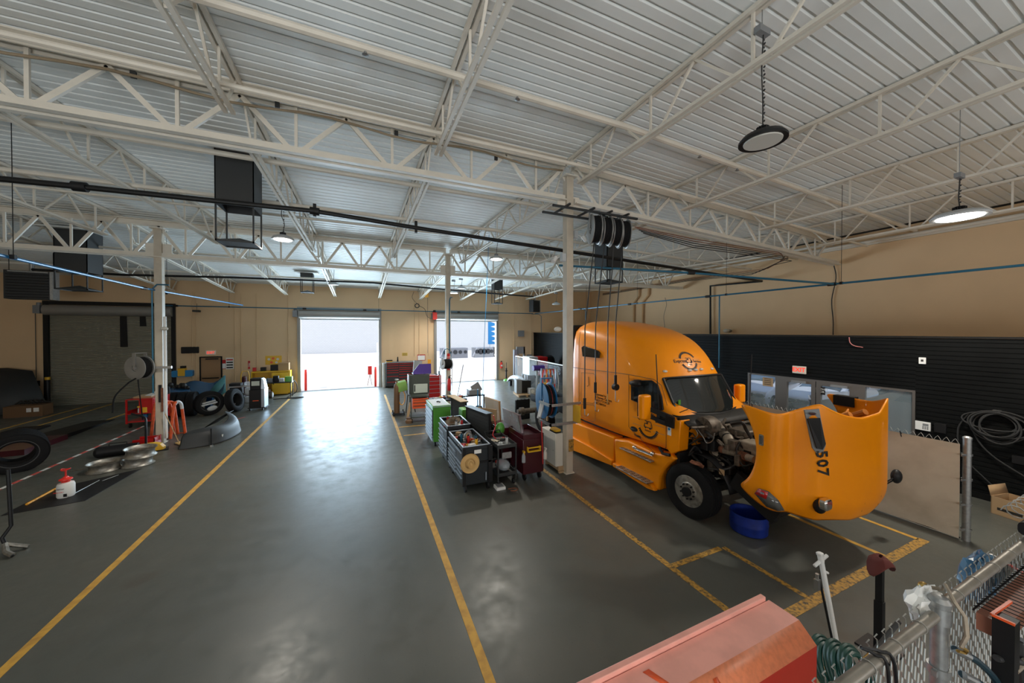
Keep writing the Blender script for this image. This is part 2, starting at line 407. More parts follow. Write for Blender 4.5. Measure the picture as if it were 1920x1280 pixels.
for i in range(n):
    z = i*h
    for k in range(4): ring.append((YB+.08-.03*sin(pi*k/4)**.7, z+h*k/4))
ring.append((YB+.08, 4.34))
m.loft([[Vector((x, a, b)) for a, b in ring] for x in D0], wrap=False); m.build('slat_curtain', d0, sharp=60)
m = MB('black_plastic')
for x0, x1, zt, zb in ((-10.95, -10.70, 4.28, 2.75), (-10.22, -10.0, 4.28, 3.78)):
    m.add([(x0, YB+.035, zb), (x1+.03, YB+.035, zb), (x1, YB+.035, zt), (x0, YB+.035, zt), (x0, YB+.045, zb), (x1+.03, YB+.045, zb), (x1, YB+.045, zt), (x0, YB+.045, zt)], [(0, 1, 2, 3), (7, 6, 5, 4), (0, 4, 5, 1), (1, 5, 6, 2), (2, 6, 7, 3), (3, 7, 4, 0)])
m.build('rubber_flap', d0)
# personnel door
m = MB('black_trim'); x0, x1 = -7.80, -6.96
for a, b, c, d in ((x0-.06, x0, 0, 2.12), (x1, x1+.06, 0, 2.12), (x0-.06, x1+.06, 2.12, 2.18)): m.box(a, b, YB-.05, YB, c, d)
o = struct('door_6', m); q = MB('door_brown'); q.box(x0, x1, YB-.03, YB, 0, 2.12); q.build('door_leaf', o)
q = MB('black_metal'); q.box(x0+.05, x1-.08, YB-.07, YB-.03, 1.0, 1.05); q.box(x0+.2, x1-.1, YB-.08, YB-.03, 2.02, 2.08); q.build('push_bar', o)
# ------------------------------------------------------------------ outside
m = MB('ground_out'); m.box(-60, 12.2, YB+.25, 90, -.15, -.02); m.mat('asphalt'); m.box(XC+.2, 60, -40, YB+.25, -.15, -.02); m.mat('ground_out'); m.box(12.2, 60, YB+.25, 90, -.15, -.02); struct('ground', m)
m = MB('block_wall'); m.box(26, 26.3, -20, 30, -.02, 6.5); tag(m.build('backdrop_wall'), 'added grey backdrop wall behind the parked cars outside the storefront', 'wall')  # added backdrop, closes off the white sky seen past the cars
def blockmat():
    mm = MATS['block_wall']; nt = mm.node_tree; b = nt.nodes['Principled BSDF']; br = nt.nodes.new('ShaderNodeTexBrick'); tc = nt.nodes.new('ShaderNodeTexCoord'); mp = nt.nodes.new('ShaderNodeMapping')
    mp.inputs['Rotation'].default_value = (R(90), 0, 0); br.inputs['Scale'].default_value = 1; br.inputs['Brick Width'].default_value = .4; br.inputs['Row Height'].default_value = .2; br.inputs['Mortar Size'].default_value = .02
    br.inputs['Color1'].default_value = (.60, .60, .57, 1); br.inputs['Color2'].default_value = (.62, .62, .59, 1); br.inputs['Mortar'].default_value = (.54, .54, .52, 1)
    nt.links.new(tc.outputs['Object'], mp.inputs[0]); nt.links.new(mp.outputs[0], br.inputs['Vector']); nt.links.new(br.outputs[0], b.inputs['Base Color'])
blockmat()
m = MB('block_wall'); m.box(-60, 60, 62, 63, 0, 5.6); o = tag(m.build('block_wall'), 'long grey concrete block wall across the yard outside', 'wall')
m = MB('white_paint'); m.box(2.3, 3.3, 61.9, 61.99, 0, 1.6); o2 = tag(m.build('yard_door'), 'small white door low in the yard wall seen through the middle bay door', 'door')
# ------------------------------------------------------------------ columns
def column(x, y, zt, label, s=.19):
    t = thing('steel_column', label, 'column', (x, y, 0), group=None)
    m = MB('column_cream'); m.box(-s/2, s/2, -s/2, s/2, .02, zt); m.build('shaft', t, bevel=.008)
    m = MB('white_steel'); m.box(-s*.9, s*.9, -s*.9, s*.9, zt, zt+.03)
    for a in (-1, 1): m.prism([(0, zt), (0, zt-.22), (a*s*.9, zt)], -.01, .01, 'y')
    m.build('cap_plate', t)
    m = MB('white_steel'); m.box(-s*.65, s*.65, -s*.65, s*.65, 0, .02); m.build('base_plate', t)
    m = MB('white_steel')
    for a in (-1, 1): m.box(a*s/2 if a > 0 else -s/2-.22, s/2+.22 if a > 0 else -s/2, -.02, .02, zt-.75, zt-.45)
    m.build('bracket', t); return t
C1 = column(4.74, 7.37, 7.35, 'white square steel column beside the orange truck')
C0 = column(-5.85, 14.5, 6.75, 'white steel column left of the driving lane with a hose reel on it')
C3 = column(3.36, 14.5, 6.75, 'white steel column behind the green tool cabinet, before the right bay door')
# ------------------------------------------------------------------ girders and joists
def girder(P0, P1, zb0, zb1, zt0, zt1, xs_, name, label):
    """P0,P1 plan ends; xs_: fractional peak positions along it"""
    t = thing(name, label, 'roof truss', (0, 0, 0), group='main girders')
    A = Vector((P0[0], P0[1], 0)); B = Vector((P1[0], P1[1], 0))
    def pt(f, top): p_ = A.lerp(B, f); z = (zt0+(zt1-zt0)*f) if top else (zb0+(zb1-zb0)*f); return Vector((p_.x, p_.y, z))
    m = MB('white_steel'); 
    for dy in (-.085, .085):
        o = Vector((0, dy, 0)); m.bar(pt(0, 1)+o, pt(1, 1)+o, .03, .16); m.bar(pt(0, 1)+o*1.5+Vector((0, 0, .07)), pt(1, 1)+o*1.5+Vector((0, 0, .07)), .12, .025)
    m.build('top_chord', t)
    m = MB('white_steel')
    for dy in (-.075, .075):
        o = Vector((0, dy, 0)); m.bar(pt(0, 0)+o+Vector((0, 0, .03)), pt(1, 0)+o+Vector((0, 0, .03)), .025, .13); m.bar(pt(0, 0)+o*1.5+Vector((0, 0, -.03)), pt(1, 0)+o*1.5+Vector((0, 0, -.03)), .11, .025)
    m.build('bottom_chord', t)
    dz = Vector((0, 0, .06))
    for f0, f1 in zip(xs_, xs_[1:]):
        fm = (f0+f1)/2; d = (f1-f0)*.05
        m = MB('white_steel'); m.bar(pt(f0, 1)-dz, pt(fm-d, 0)+dz, .08, .05, (0, 1, 0)); m.build('web_member', t)
        m = MB('white_steel'); m.bar(pt(f1, 1)-dz, pt(fm+d, 0)+dz, .08, .05, (0, 1, 0)); m.build('web_member', t)
        m = MB('white_steel'); m.bar(pt(fm, 1)-dz, pt(fm, 0)+dz, .05, .04, (0, 1, 0)); m.build('web_member', t)
    return t
xa, xb = -16.9, 4.6; pk = [4.72-1.655*k for k in range(14)][::-1]; pk = [x for x in pk if x > xa]
girder((xa, 7.37), (xb, 7.37), 6.72, 6.78, 7.68, 7.66, [(x-xa)/(xb-xa) for x in pk if x < xb]+[1], 'roof_girder', 'white main truss crossing the hall left of the near column')
xa, xb = 4.88, 17.1
girder((xa, 7.37), (xb, 7.37), 6.74, 6.16, 7.62, 6.98, [max(0, k/7.4) for k in range(8)], 'roof_girder', 'white main truss running from the near column to the right wall')
xa, xb = -16.9, 3.26
girder((xa, 14.5), (xb, 14.5), 5.90, 5.90, 6.92, 6.92, [1-k/15.5 for k in range(16)][::-1], 'roof_girder', 'white far truss crossing between the two distant columns')
xa, xb = 3.46, 17.1
girder((xa, 14.5), (xb, 14.5), 5.90, 6.0, 6.92, 6.88, [k/10.5 for k in range(11)], 'roof_girder', 'white far truss right of the distant column behind the truck')
def joist(xa_, ya, xb_, yb, label, depth=.72, npan=5, g='roof joists'):
    t = thing('roof_joist', label, 'roof joist', (0, 0, 0), group=g)
    def pt(f, d):
        x, y = xa_+(xb_-xa_)*f, ya+(yb-ya)*f; return Vector((x, y, deckz(x, y)-.05-d))
    m = MB('white_steel')
    for dx in (-.045, .045): m.bar(pt(0, 0)+Vector((dx, 0, 0)), pt(1, 0)+Vector((dx, 0, 0)), .055, .06)
    m.build('top_chord', t)
    L = abs(yb-ya); e = .45/L
    m = MB('white_steel')
    for dx in (-.05, .05): m.bar(pt(e, depth)+Vector((dx, 0, 0)), pt(1-e, depth)+Vector((dx, 0, 0)), .055, .05)
    m.build('bottom_chord', t)
    for k in range(npan):
        f0, f1 = k/npan, (k+1)/npan; fm = (f0+f1)/2
        a = max(f0, .01); b = min(f1, .99)
        for q0, q1 in ((pt(a, 0), pt(max(fm-.02, e), depth)), (pt(b, 0), pt(min(fm+.02, 1-e), depth)), (pt(fm, 0), pt(fm, depth))):
            m = MB('white_steel'); m.bar(q0, q1, .035, .035); m.build('web_member', t)
    return t
JX = [-11.8, -8.5, -5.2, -1.9, 1.4, 4.72, 8.1, 11.45, 14.8]
for x in JX[2:]:
    joist(x, -3.2, x, 7.30, 'white open web joist under the deck on the near side of the near truss', npan=6, g='near roof joists')
for x in JX:
    x2 = x*.79 if x < 4.5 else (3.72 if x < 5 else x*.79+.2)
    joist(x, 7.44, x2, 14.43, 'white open web joist under the deck between the near and far trusses', npan=5, g='middle roof joists')
    joist(x2, 14.57, x2*.93, 23.3, 'white open web joist under the deck between the far truss and the back wall', depth=.6, npan=6, g='far roof joists')
# ------------------------------------------------------------------ floor markings
def stripe(pts, w, m_, label, z=.004, grp=None, name='floor_line'):
    m = MB(m_)
    for (x0, y0), (x1, y1) in zip(pts, pts[1:]):
        d = Vector((x1-x0, y1-y0, 0)).normalized(); n_ = Vector((-d.y, d.x, 0))*w/2; a = Vector((x0, y0, 0)); b = Vector((x1, y1, 0))
        m.add([a-n_, b-n_, b+n_, a+n_]+[q+Vector((0, 0, z)) for q in (a-n_, b-n_, b+n_, a+n_)], [(0, 3, 2, 1), (4, 5, 6, 7), (0, 1, 5, 4), (1, 2, 6, 5), (2, 3, 7, 6), (3, 0, 4, 7)])
    return tag(m.build(name), label, 'floor line', grp)
stripe([(-3.45, .5), (-3.45, 21.3)], .10, 'line_yellow', 'long yellow line along the left side of the driving lane')
stripe([(1.18, .5), (1.18, 20.4)], .10, 'line_yellow', 'long yellow line along the right side of the driving lane')
stripe([(4.25, 1.9), (4.25, 7.9)], .10, 'line_worn', 'worn yellow and black line beside the truck bay')
stripe([(4.3, 3.78), (5.36, 3.78)], .09, 'line_worn', 'short worn crosswise line joining the truck bay edge to the pit line')
stripe([(5.43, 2.62), (5.43, 3.78)], .08, 'line_worn', 'short hatched line running toward the front of the truck bay')
stripe([(4.30, 2.55), (8.75, 2.55)], .13, 'line_worn', 'wide worn yellow line across the front of the truck bay')
stripe([(7.55, 2.62), (7.55, 4.2)], .08, 'line_yellow', 'thin yellow line under the tipped hood')
stripe([(8.68, 2.60), (8.68, 9.0)], .08, 'line_yellow', 'clean yellow line along the foot of the white screen')
stripe([(1.25, 13.3), (2.4, 13.2)], .08, 'line_yellow', 'faint crosswise yellow line behind the green cabinet')
stripe([(1.3, 12.15), (2.0, 12.15)], .07, 'line_yellow', 'faint crosswise yellow line left of the green cabinet')
stripe([(-11.9, 16.8), (-11.9, 23.1)], .09, 'line_yellow', 'outermost yellow line leading to the closed bay door')
stripe([(-11.1, 17.5), (-11.1, 23.1)], .09, 'line_yellow', 'second yellow line leading to the closed bay door')
stripe([(-9.3, 18.6), (-9.3, 22.4)], .09, 'line_yellow', 'yellow line beyond the low ramp')
m1 = MB('line_redwhite'); y = 9.5; k = 0
while y < 17.3:
    m1.mat('line_redwhite' if k % 2 else 'white_paint'); m1.box(-7.48, -7.40, y, y+.24, 0, .004); y += .27; k += 1
tag(m1.build('hazard_tape'), 'red and white dashed tape line on the floor by the hose reel column', 'floor tape')
for a, b, lb in (((-4.9, 16.7), (-4.4, 17.4), 'red chalk stroke beyond the grey bumper'), ((-5.2, 15.2), (-4.7, 16.0), 'red chalk stroke beside the orange stands')):
    stripe([a, b], .05, 'line_redwhite', lb, z=.003)
# ------------------------------------------------------------------ high-bay lamps
def lamp(pos, dia, on, label, drop, power=60, dark=False, big=False):
    x, y, z = pos; r = dia/2
    t = thing('high_bay_lamp', label, 'lamp', (x, y, z), group='high-bay lamps under the roof')
    rim = 'black_plastic' if dark else 'light_grey'
    m = MB(rim); m.lathe([(r*.80, -.02), (r, -.03), (r*1.0, .0), (r*.85, .05), (r*.45, .09), (.05, .10), (.01, .10)], n=28); m.build('housing', t)
    m = MB('lamp_on' if on else 'lens_off'); m.lathe([(.01, -.035), (r*.78, -.035), (r*.80, -.015), (.01, -.015)], n=28); m.build('lens', t)
    m = MB('mid_grey' if not big else 'black_metal')
    for k in range(16): a = 2*pi*k/16; m.bar((r*.22*cos(a), r*.22*sin(a), .09), (r*.22*cos(a), r*.22*sin(a), .16), .012, .03)
    m.cyl((0, 0, .09), (0, 0, .17), r*.17); m.build('driver', t)
    m = MB('cable'); m.tube(sag((0, 0, .17), (.05, 0, .17+drop), .0, 8) if not big else spline([(0, 0, .17), (.03, .02, .17+drop*.3), (-.03, 0, .17+drop*.6), (.0, 0, .17+drop)], 6), .009, 6)
    if big:
        for k in range(int(drop/.05)): m.lathe([(.012, 0), (.016, .004), (.012, .008)], (.02, 0, .2+k*.05), (1, 0, 0) if k % 2 else (0, 1, 0), 8)
    m.build('cord', t)
    m = MB('mid_grey'); m.box(-.13, .08, -.04, .04, .15+drop, .23+drop); m.build('junction_box', t)
    m = MB('galv'); m.cyl((-.03, 0, .23+drop), (-.03, 0, deckz(x, y)-z+.03), .006, n=5); m.build('hanger_rod', t)
    if on and power: light('lamp_glow', 'SPOT', (x, y, z-.05), power, (1, .93, .82), spot_size=R(150), spot_blend=.5, shadow_soft_size=r*.6)
    return t
lamp(aX(1430, 262, 4.80), .54, False, 'large unlit black-rimmed round lamp hanging nearest the camera', 1.20, dark=True, big=True)
lamp(aX(1799, 405, 9.8), .70, True, 'lit white round lamp near the right wall', .52, 1100, big=True)
lamp((-1.85, 10.6, 5.93), .50, True, 'lit round lamp right of the big dark air duct', .75, 900, big=True)
lamp((4.25, 11.1, 6.02), .46, True, 'lit round lamp hanging just left of the near column', .4, 800)
for (u, v, w_, on, dr, lb) in ((420, 548, 12, 1, .5, 'small lit lamp near the back wall above the brown door'), (795, 563, 13, 1, .5, 'small lit lamp left of the distant column near the yellow hoist'),
        (851, 538, 16, 1, .5, 'lit lamp just right of the distant column'), (625, 521, 19, 0, .7, 'unlit dark lamp above the middle bay door'), (626, 557, 14, 0, .35, 'small unlit lamp right above the middle bay door'),
        (865, 497, 17, 0, .3, 'unlit dark lamp above and right of the distant column'), (1043, 570, 15, 0, .5, 'unlit dark lamp between the corner heater and the near column'),
        (305, 500, 16, 0, .3, 'unlit dark lamp left of the hose reel column top'), (165, 537, 18, 1, .4, 'lit lamp behind the left air duct frame')):
    d = .5*648/w_; p_ = _C+_ray(u, v)*d; p_.z = min(p_.z, deckz(p_.x, p_.y)-.75)
    lamp(p_, .5, bool(on), lb, dr, 1100)
# front rows of the same lamps, above and behind the camera
# ------------------------------------------------------------------ air ducts with hanging diffuser frames
def duct(u0, u1, vt, vb, d, label, sx=1, mt='charcoal'):
    um = (u0+u1)/2; p0 = _C+_ray(um, vb)*d; top = _C+_ray(um, vt)*d; wd = (u1-u0)/648*d*.92
    t = thing('air_duct', label, 'air duct', (p0.x, p0.y, p0.z), 0, group='air ducts')
    h = wd/2*.82; H_ = deckz(p0.x, p0.y)-p0.z; zt = (top.z-p0.z)
    m = MB(mt); 
    for a, b, c, e in ((-h, h, -h, -h+.02), (-h, h, h-.02, h), (-h, -h+.02, -h, h), (h-.02, h, -h, h)): m.box(a, b, c, e, zt, H_)
    m.build('duct_box', t)
    m = MB(mt)
    for sx_ in (-1, 1):
        for sy in (-1, 1): m.box(sx_*h-.03*(sx_ > 0), sx_*h+.03*(sx_ < 0), sy*h-.03*(sy > 0), sy*h+.03*(sy < 0), 0, zt)
    for a, b, c, e in ((-h, h, -h, -h+.03), (-h, h, h-.03, h), (-h, -h+.03, -h, h), (h-.03, h, -h, h)): m.box(a, b, c, e, 0, .04)
    m.build('frame', t)
    m = MB(mt); m.add([(-h+.03, -h+.03, .04), (h-.03, -h+.03, .04), (h-.03, h-.03, .04), (-h+.03, h-.03, .04), (0, 0, .04+h*.35), (-h+.03, -h+.03, .02), (h-.03, -h+.03, .02), (h-.03, h-.03, .02), (-h+.03, h-.03, .02)], [(0, 1, 4), (1, 2, 4), (2, 3, 4), (3, 0, 4), (8, 7, 6, 5), (0, 5, 6, 1), (1, 6, 7, 2), (2, 7, 8, 3), (3, 8, 5, 0)]); m.build('diffuser', t)
    m = MB('deck_white'); m.box(-h*1.9, h*1.9, -h*1.5, h*1.5, H_-.06, H_-.03); m.build('roof_curb', t)
    return t
duct(412, 488, 394, 460, 7.9, 'large dark air duct with open hanging frame left of the lit lamp')
duct(121, 178, 512, 545, 11.5, 'dark air duct with hanging frame near the left wall')
duct(563, 590, 522, 549, 17.5, 'small distant air duct above the middle bay door')
duct(1117, 1165, 503, 531, 11.6, 'dark air duct behind the hanging hoses over the truck')
duct(921, 943, 543, 570, 20, 'small distant air duct above the right bay door')
# ------------------------------------------------------------------ unit heaters
def heater(pos, w_, h_, rz, label, cable=True):
    t = thing('unit_heater', label, 'heater', pos, rz)
    m = MB('charcoal'); m.box(-w_/2, w_/2, -.1, .35, 0, h_); m.build('case', t, bevel=.01)
    m = MB('black_metal')
    for k in range(9): z = .06+k*(h_-.12)/9; m.box(-w_/2+.06, w_/2-.1, -.14, -.10, z, z+.03)
    m.build('louvre', t)
    m = MB('galv'); m.box(w_/2-.07, w_/2+.005, -.105, .35, 0, h_); m.box(-w_/2+.1, w_/2-.1, -.12, -.1, h_-.06, h_-.02); m.cyl((0, .1, h_), (0, .1, h_+.4), .06); m.build('trim', t)
    m = MB('black_metal')
    for a in (-1, 1): m.cyl((a*(w_/2-.05), .1, h_), (a*(w_/2-.05), .1, h_+.75), .01, n=6)
    m.build('hanger_rod', t); return t
p_ = aY(57, 561, 19.0); heater((p_.x, 19, p_.z), 1.15, 1.05, .15, 'big dark unit heater hanging in the left corner')
p_ = aY(1006, 585, 22.2); heater((p_.x-.05, 22.2, p_.z), .70, .88, .25, 'small dark unit heater hanging in the right back corner')
# ------------------------------------------------------------------ hose reels over the truck bay
t = thing('reel_rack', 'dark strut frame hung below the near truss carrying five hose reels', 'rack', (4.8, 6.75, 6.28))
m = MB('charcoal')
for y in (-.25, .22): m.bar((-.95, y+.1, .02), (1.35, y, -.02), .045)
m.build('rail', t)
for x in (-.6, .05, .55, 1.05):
    m = MB('charcoal'); m.bar((x, -.3, .05), (x+.06, .5, .09), .04); m.build('crossbar', t)
def reel(mt, body, r=.25, wd=.16, name='hose_reel'):
    """reel hanging from a bracket; axle along x"""
    t = thing(name, '', 'hose reel')
    m = MB(mt)
    for s in (-1, 1):
        x = s*wd/2; m.lathe([(r*.30, x), (r*.60, x+s*.012), (r*.96, x), (r, x+s*.01), (r, x+s*.022), (r*.92, x+s*.026), (r*.6, x+s*.03), (r*.3, x+s*.02)], ax=(1, 0, 0), n=32, closed=True)
    m.cyl((-wd/2, 0, 0), (wd/2, 0, 0), r*.28); m.build('side_disc', t)
    m = MB('rubber')
    for k in range(5): m.lathe([(r*.84+.02*cos(a), -wd/2+.02+wd*(k+.3)/5.6+.018*sin(a)) for a in [2*pi*q/8 for q in range(8)]], ax=(1, 0, 0), n=28, closed=True)
    m.cyl((-wd/2+.01, 0, 0), (wd/2-.01, 0, 0), r*.82, n=28); m.build('hose_coil', t)
    m = MB(mt); m.prism([(-.06, r*1.25), (.06, r*1.25), (.03, -.04), (-.03, -.04)], -wd/2-.05, -wd/2-.035, 'x'); m.prism([(-.06, r*1.25), (.06, r*1.25), (.03, -.04), (-.03, -.04)], wd/2+.035, wd/2+.05, 'x'); m.box(-wd/2-.05, wd/2+.05, -.06, .06, r*1.22, r*1.27); m.cyl((-wd/2-.06, 0, 0), (wd/2+.06, 0, 0), .03); m.build('bracket', t)
    return t
r0 = reel('reel_grey', None, .35, .16)
reels = [(1115, 430), (1134, 433), (1152, 436), (1168, 439)]
lbs = ['grey hose reel nearest the column, first of the hanging row', 'second hanging grey hose reel from the near column', 'third hanging grey hose reel from the near column', 'fourth hanging grey hose reel, farthest from the column']
px_ = [1097, 1117, 1140, 1155]; ends = [(1100, 778), (1118, 770), (1139, 758), (1156, 752)]
for i in range(4):
    q = aY(reels[i][0], reels[i][1], 6.75+.02*i)
    t = r0 if i == 0 else dup(r0); t.location = q; t.rotation_euler = (0, 0, R(-22)); t['label'] = lbs[i]; t['group'] = 'hose reels hung over the truck bay'
    a = aY(px_[i], 452, 6.50); b = Vector((a.x, a.y, aY(ends[i][0], ends[i][1], 6.50).z))
    h = thing('drop_hose', ['leftmost black hose hanging down in front of the truck sleeper, ending in a hook', 'second hanging hose, with a small black valve on it', 'third hanging hose, ending in a plain metal tip', 'rightmost hanging hose, with a round black dispenser gun'][i], 'hose', (b.x, b.y, 0), group='hoses hanging over the truck bay')
    m = MB('cable'); m.tube([(0, 0, b.z+.25), (0.003, 0, (a.z+b.z)/2), (q.x-b.x, q.y-b.y, q.z-.22)], .013, 8); m.build('hose', h)
    m = MB('brass' if i == 2 else 'steel'); m.cyl((0, 0, b.z+.02), (0, 0, b.z+.26), .012)
    if i != 2: m.tube([(0, 0, b.z+.02), (.02, 0, b.z-.01), (.08, 0, b.z-.02), (.10, 0, b.z+.03)], .008, 6)
    m.build('nozzle', h)
    if i in (0, 1, 3):
        m = MB('black_plastic'); zz = b.z+(.15 if i == 0 else .42 if i == 1 else .38); m.rbox(-.028, .028, -.025, .025, zz, zz+.24, .012)
        if i == 3: m.cyl((0, -.05, zz-.04), (0, .05, zz-.04), .075, n=20)
        m.build('valve_handle', h)
# copper lines running from the reels to the wall
t = thing('fluid_line_bundle', 'bundle of thin dark tubes from the hanging reels to the right wall', 'pipes', (0, 0, 0))
for k in range(5):
    m = MB('rust' if k < 2 else 'black_pipe'); o_ = k*.035
    P_ = [aY(1190+k*4, 425+k*3, 7.15), aY(1300, 448+k*4, 7.15), aY(1460+k*6, 473+k*4, 7.15), aX(1478-k*8, 482+k*4, 15.6), aX(1440-k*8, 503+k*3, 15.9), aX(1290, 522+k*1.2, 16.9), aX(1130, 550+k*.8, 16.9)]
    m.tube(P_, .012, 5); m.build('tube', t)
# hose reels on the distant column (blue-grey) and left column
def wall_reel(mt, loc, rz, label, r=.27, wd=.16):
    t = reel(mt, None, r, wd); t.location = loc; t.rotation_euler = (0, R(0), rz); t['label'] = label; return t
p_ = aY(262, 689, 14.3); t = wall_reel('reel_grey', p_, R(62), 'big grey hose reel bracketed to the left column', .36, .22)
m = MB('steel'); m.box(-.05, .75, -.03, .03, -.05, .02); m.build('mounting_arm', t).rotation_euler = (0, 0, R(-62))
m = MB('rubber'); q = Vector((0, 0, 0)); m.tube(spline([(0, -.2, -.3), (-.15, -.3, -.45), (-.35, -.45, -.8), (-.38, -.5, -1.25)], 6), .02, 8); m.tube(spline([(0, -.1, -.34), (.05, -.1, -1.0), (.1, -.1, -1.6)], 5), .015, 8); m.build('loose_hose', t).rotation_euler = (0, 0, R(-62))
p_ = aY(1024, 750, 7.85); RB = wall_reel('reel_blue', p_, R(-7), 'big bright blue hose reel strapped to the left side of the near column', .46, .20)
mm = MB('galv')
for z_ in (1.74, 1.27): mm.M = Matrix.Translation(-Vector(p_)); mm.box(4.15, 5.05, 7.24, 7.27, z_-.03, z_+.03); mm.box(4.15, 4.2, 7.24, 7.8, z_-.03, z_+.03)
o = mm.build('strut_strap', RB); o.rotation_euler = (0, 0, R(7))
m = MB('red'); m.tube([(.02+.33*cos(a)*.0, .36*cos(a), .36*sin(a)) for a in [2*pi*k/24 for k in range(24)]], .04, 8, closed=True); m.build('red_hose', RB)
m = MB('light_grey'); m.bar((-.3, -.3, -.35), (-.05, -.05, .05), .06); m.bar((-.3, -.2, -.4), (-.1, .05, .0), .05); m.build('guide_arm', RB)
p_ = aY(837, 682, 14.05); t = wall_reel('light_grey', p_, R(15), 'grey hose reel pair clamped to the distant column', .22, .34)
m = MB('blue_pipe'); m.tube(spline([(-.17, 0, .1), (-.12, 0, .5), (.05, 0, .62), (.2, 0, .4), (.2, 0, .05)], 6), .014, 6); m.build('feed_hose', t)
for s, lb in ((-.26, 'left loop hose hanging from the reels of the distant column'), (.25, 'right loop hose hanging from the reels of the distant column')):
    m = MB('light_grey'); m.tube([(p_.x+s, 14.1, p_.z-.1), (p_.x+s*.95, 14.1, p_.z-1.0), (p_.x+s*.8, 14.1, p_.z-1.9)], .014, 6); tag(m.build('loop_hose'), lb, 'hose')
# ------------------------------------------------------------------ pipes
def pipe(pts, r, mt, name, label, cat='pipe', n=10, joints=(), jm='black_plastic', rods=(), group=None):
    t = thing(name, label, cat, (0, 0, 0), group=group)
    m = MB(mt); m.tube(pts, r, n); m.build('run', t)
    if joints:
        for a, d in [(Vector(j[0]), Vector(j[1]).normalized()) for j in joints]: m = MB(jm); m.cyl(a-d*.09, a+d*.09, r*1.7); m.build('coupling', t)
    for a in rods:
        m = MB('black_metal'); m.cyl(a, (a[0], a[1], min(deckz(a[0], a[1]), 9)), .006, n=5); m.box(a[0]-.03, a[0]+.03, a[1]-.03, a[1]+.03, a[2]-.03, a[2]+.04); m.build('hanger_rod', t)
    return t
# black gas main crossing the hall
P_ = [aY(-40, 331, 8.7), aY(150, 350, 8.7), aY(590, 396, 8.7), aY(780, 427, 8.7), aY(1200, 492, 8.7), aX(1428, 527, 16.7), aX(1332, 536, 17.05), aX(1332, 628, 17.05)]
pipe(P_, .05, 'black_pipe', 'gas_pipe', 'thick black pipe slung across the whole hall under the roof', joints=[(P_[1], P_[2]-P_[1]), (P_[2], P_[3]-P_[2])])
m = MB('black_pipe')
for u, v in ((590, 396), (780, 427)): a = aY(u, v, 8.7); m.box(a.x-.03, a.x+.03, a.y-.03, a.y+.03, a.z-.12, a.z+.16)
tag(m.build('pipe_clamp'), 'pair of square hangers clamped on the black gas pipe', 'clamp')
P_ = [aY(60, 505, 19), aY(230, 515, 19), aY(440, 520, 19), aY(700, 530, 19), aY(860, 545, 19.5), aY(1000, 556, 20)]
pipe(P_, .045, 'black_pipe', 'gas_pipe', 'far thinner black pipe crossing below the roof near the back wall')
# blue compressed-air loop
zb = 4.83
bl = aX(1925, 496.5, 11.85); P_ = [Vector((11.85, bl.y, zb)), Vector((11.85, 22.9, zb))]
pipe(P_, .028, 'blue_pipe', 'air_pipe', 'straight blue air pipe hung along the right wall', joints=[((11.85, y, zb), (0, 1, 0)) for y in (5.2, 8.9, 13.0, 17.0)], rods=[(11.85, y, zb) for y in (5.0, 8.2, 12.5, 16.5)])
a = aZ(1070, 495, 5.25); b = aZ(1530, 537, zb)
pipe([Vector((4.8, 7.9, zb+.45)), Vector((8, 6.5, zb+.25)), Vector((11.8, 5.15, zb))], .028, 'blue_pipe', 'air_pipe', 'blue air pipe crossing from the near column to the right wall', joints=[((8, 6.5, zb+.25), (3.8, -1.5, 0))])
P_ = [Vector((11.7, 22.95, zb)), Vector((8, 23.1, zb)), Vector((-4, 23.1, zb)), Vector((-9.2, 23.1, zb))]
pipe(P_, .028, 'blue_pipe', 'air_pipe', 'blue air pipe along the back wall above the bay doors', joints=[((x, 23.1, zb), (1, 0, 0)) for x in (-8.7, -3, .2, 6.1)], rods=[(x, 23.1, zb) for x in (-6.5, 1, 5.4, 9)])
P_ = [aZ(-30, 471, zb), aZ(270, 540, zb), aZ(455, 572, zb)]
pipe(P_, .028, 'bright_blue', 'air_pipe', 'light blue air pipe entering from the left side', joints=[(P_[1], P_[2]-P_[1])], rods=[tuple(aZ(25, 482, zb)), tuple(aZ(313, 550, zb))])
def drop(x, y, z0, z1, dx, label, mt='blue_pipe', r=.022):
    pipe([(x+dx, y, z0), (x+dx*.3, y, z0), (x, y, z0-.15), (x, y, z1)], r, mt, 'air_drop', label)
p_ = aX(1349, 560, 11.9); drop(11.9, p_.y, zb, 2.2, 0, 'blue drop pipe in front of the dark right wall, left of the storefront')
p_ = aY(1015, 600, 22.6); drop(p_.x, 22.6, zb-.05, 1.2, -.8, 'blue drop pipe in the right back corner')
drop(-5.98, 14.38, 5.0, 1.6, .4, 'blue drop pipe running down the left column')
drop(3.40, 14.36, 4.95, 2.6, .12, 'blue drop pipe running down the distant column')
p_ = aX(1098, 585, 11.8); drop(11.8, p_.y, zb, 3.4, -.5, 'thin grey-blue drop pipe behind the truck roof', r=.018)
m = MB('bright_blue'); m.tube([aY(917, 440, 12.0), aY(908, 640, 12.3), aY(904, 775, 12.6)], .010, 5); tag(m.build('hanging_air_hose'), 'thin blue hose hanging straight down before the right bay door', 'hose')
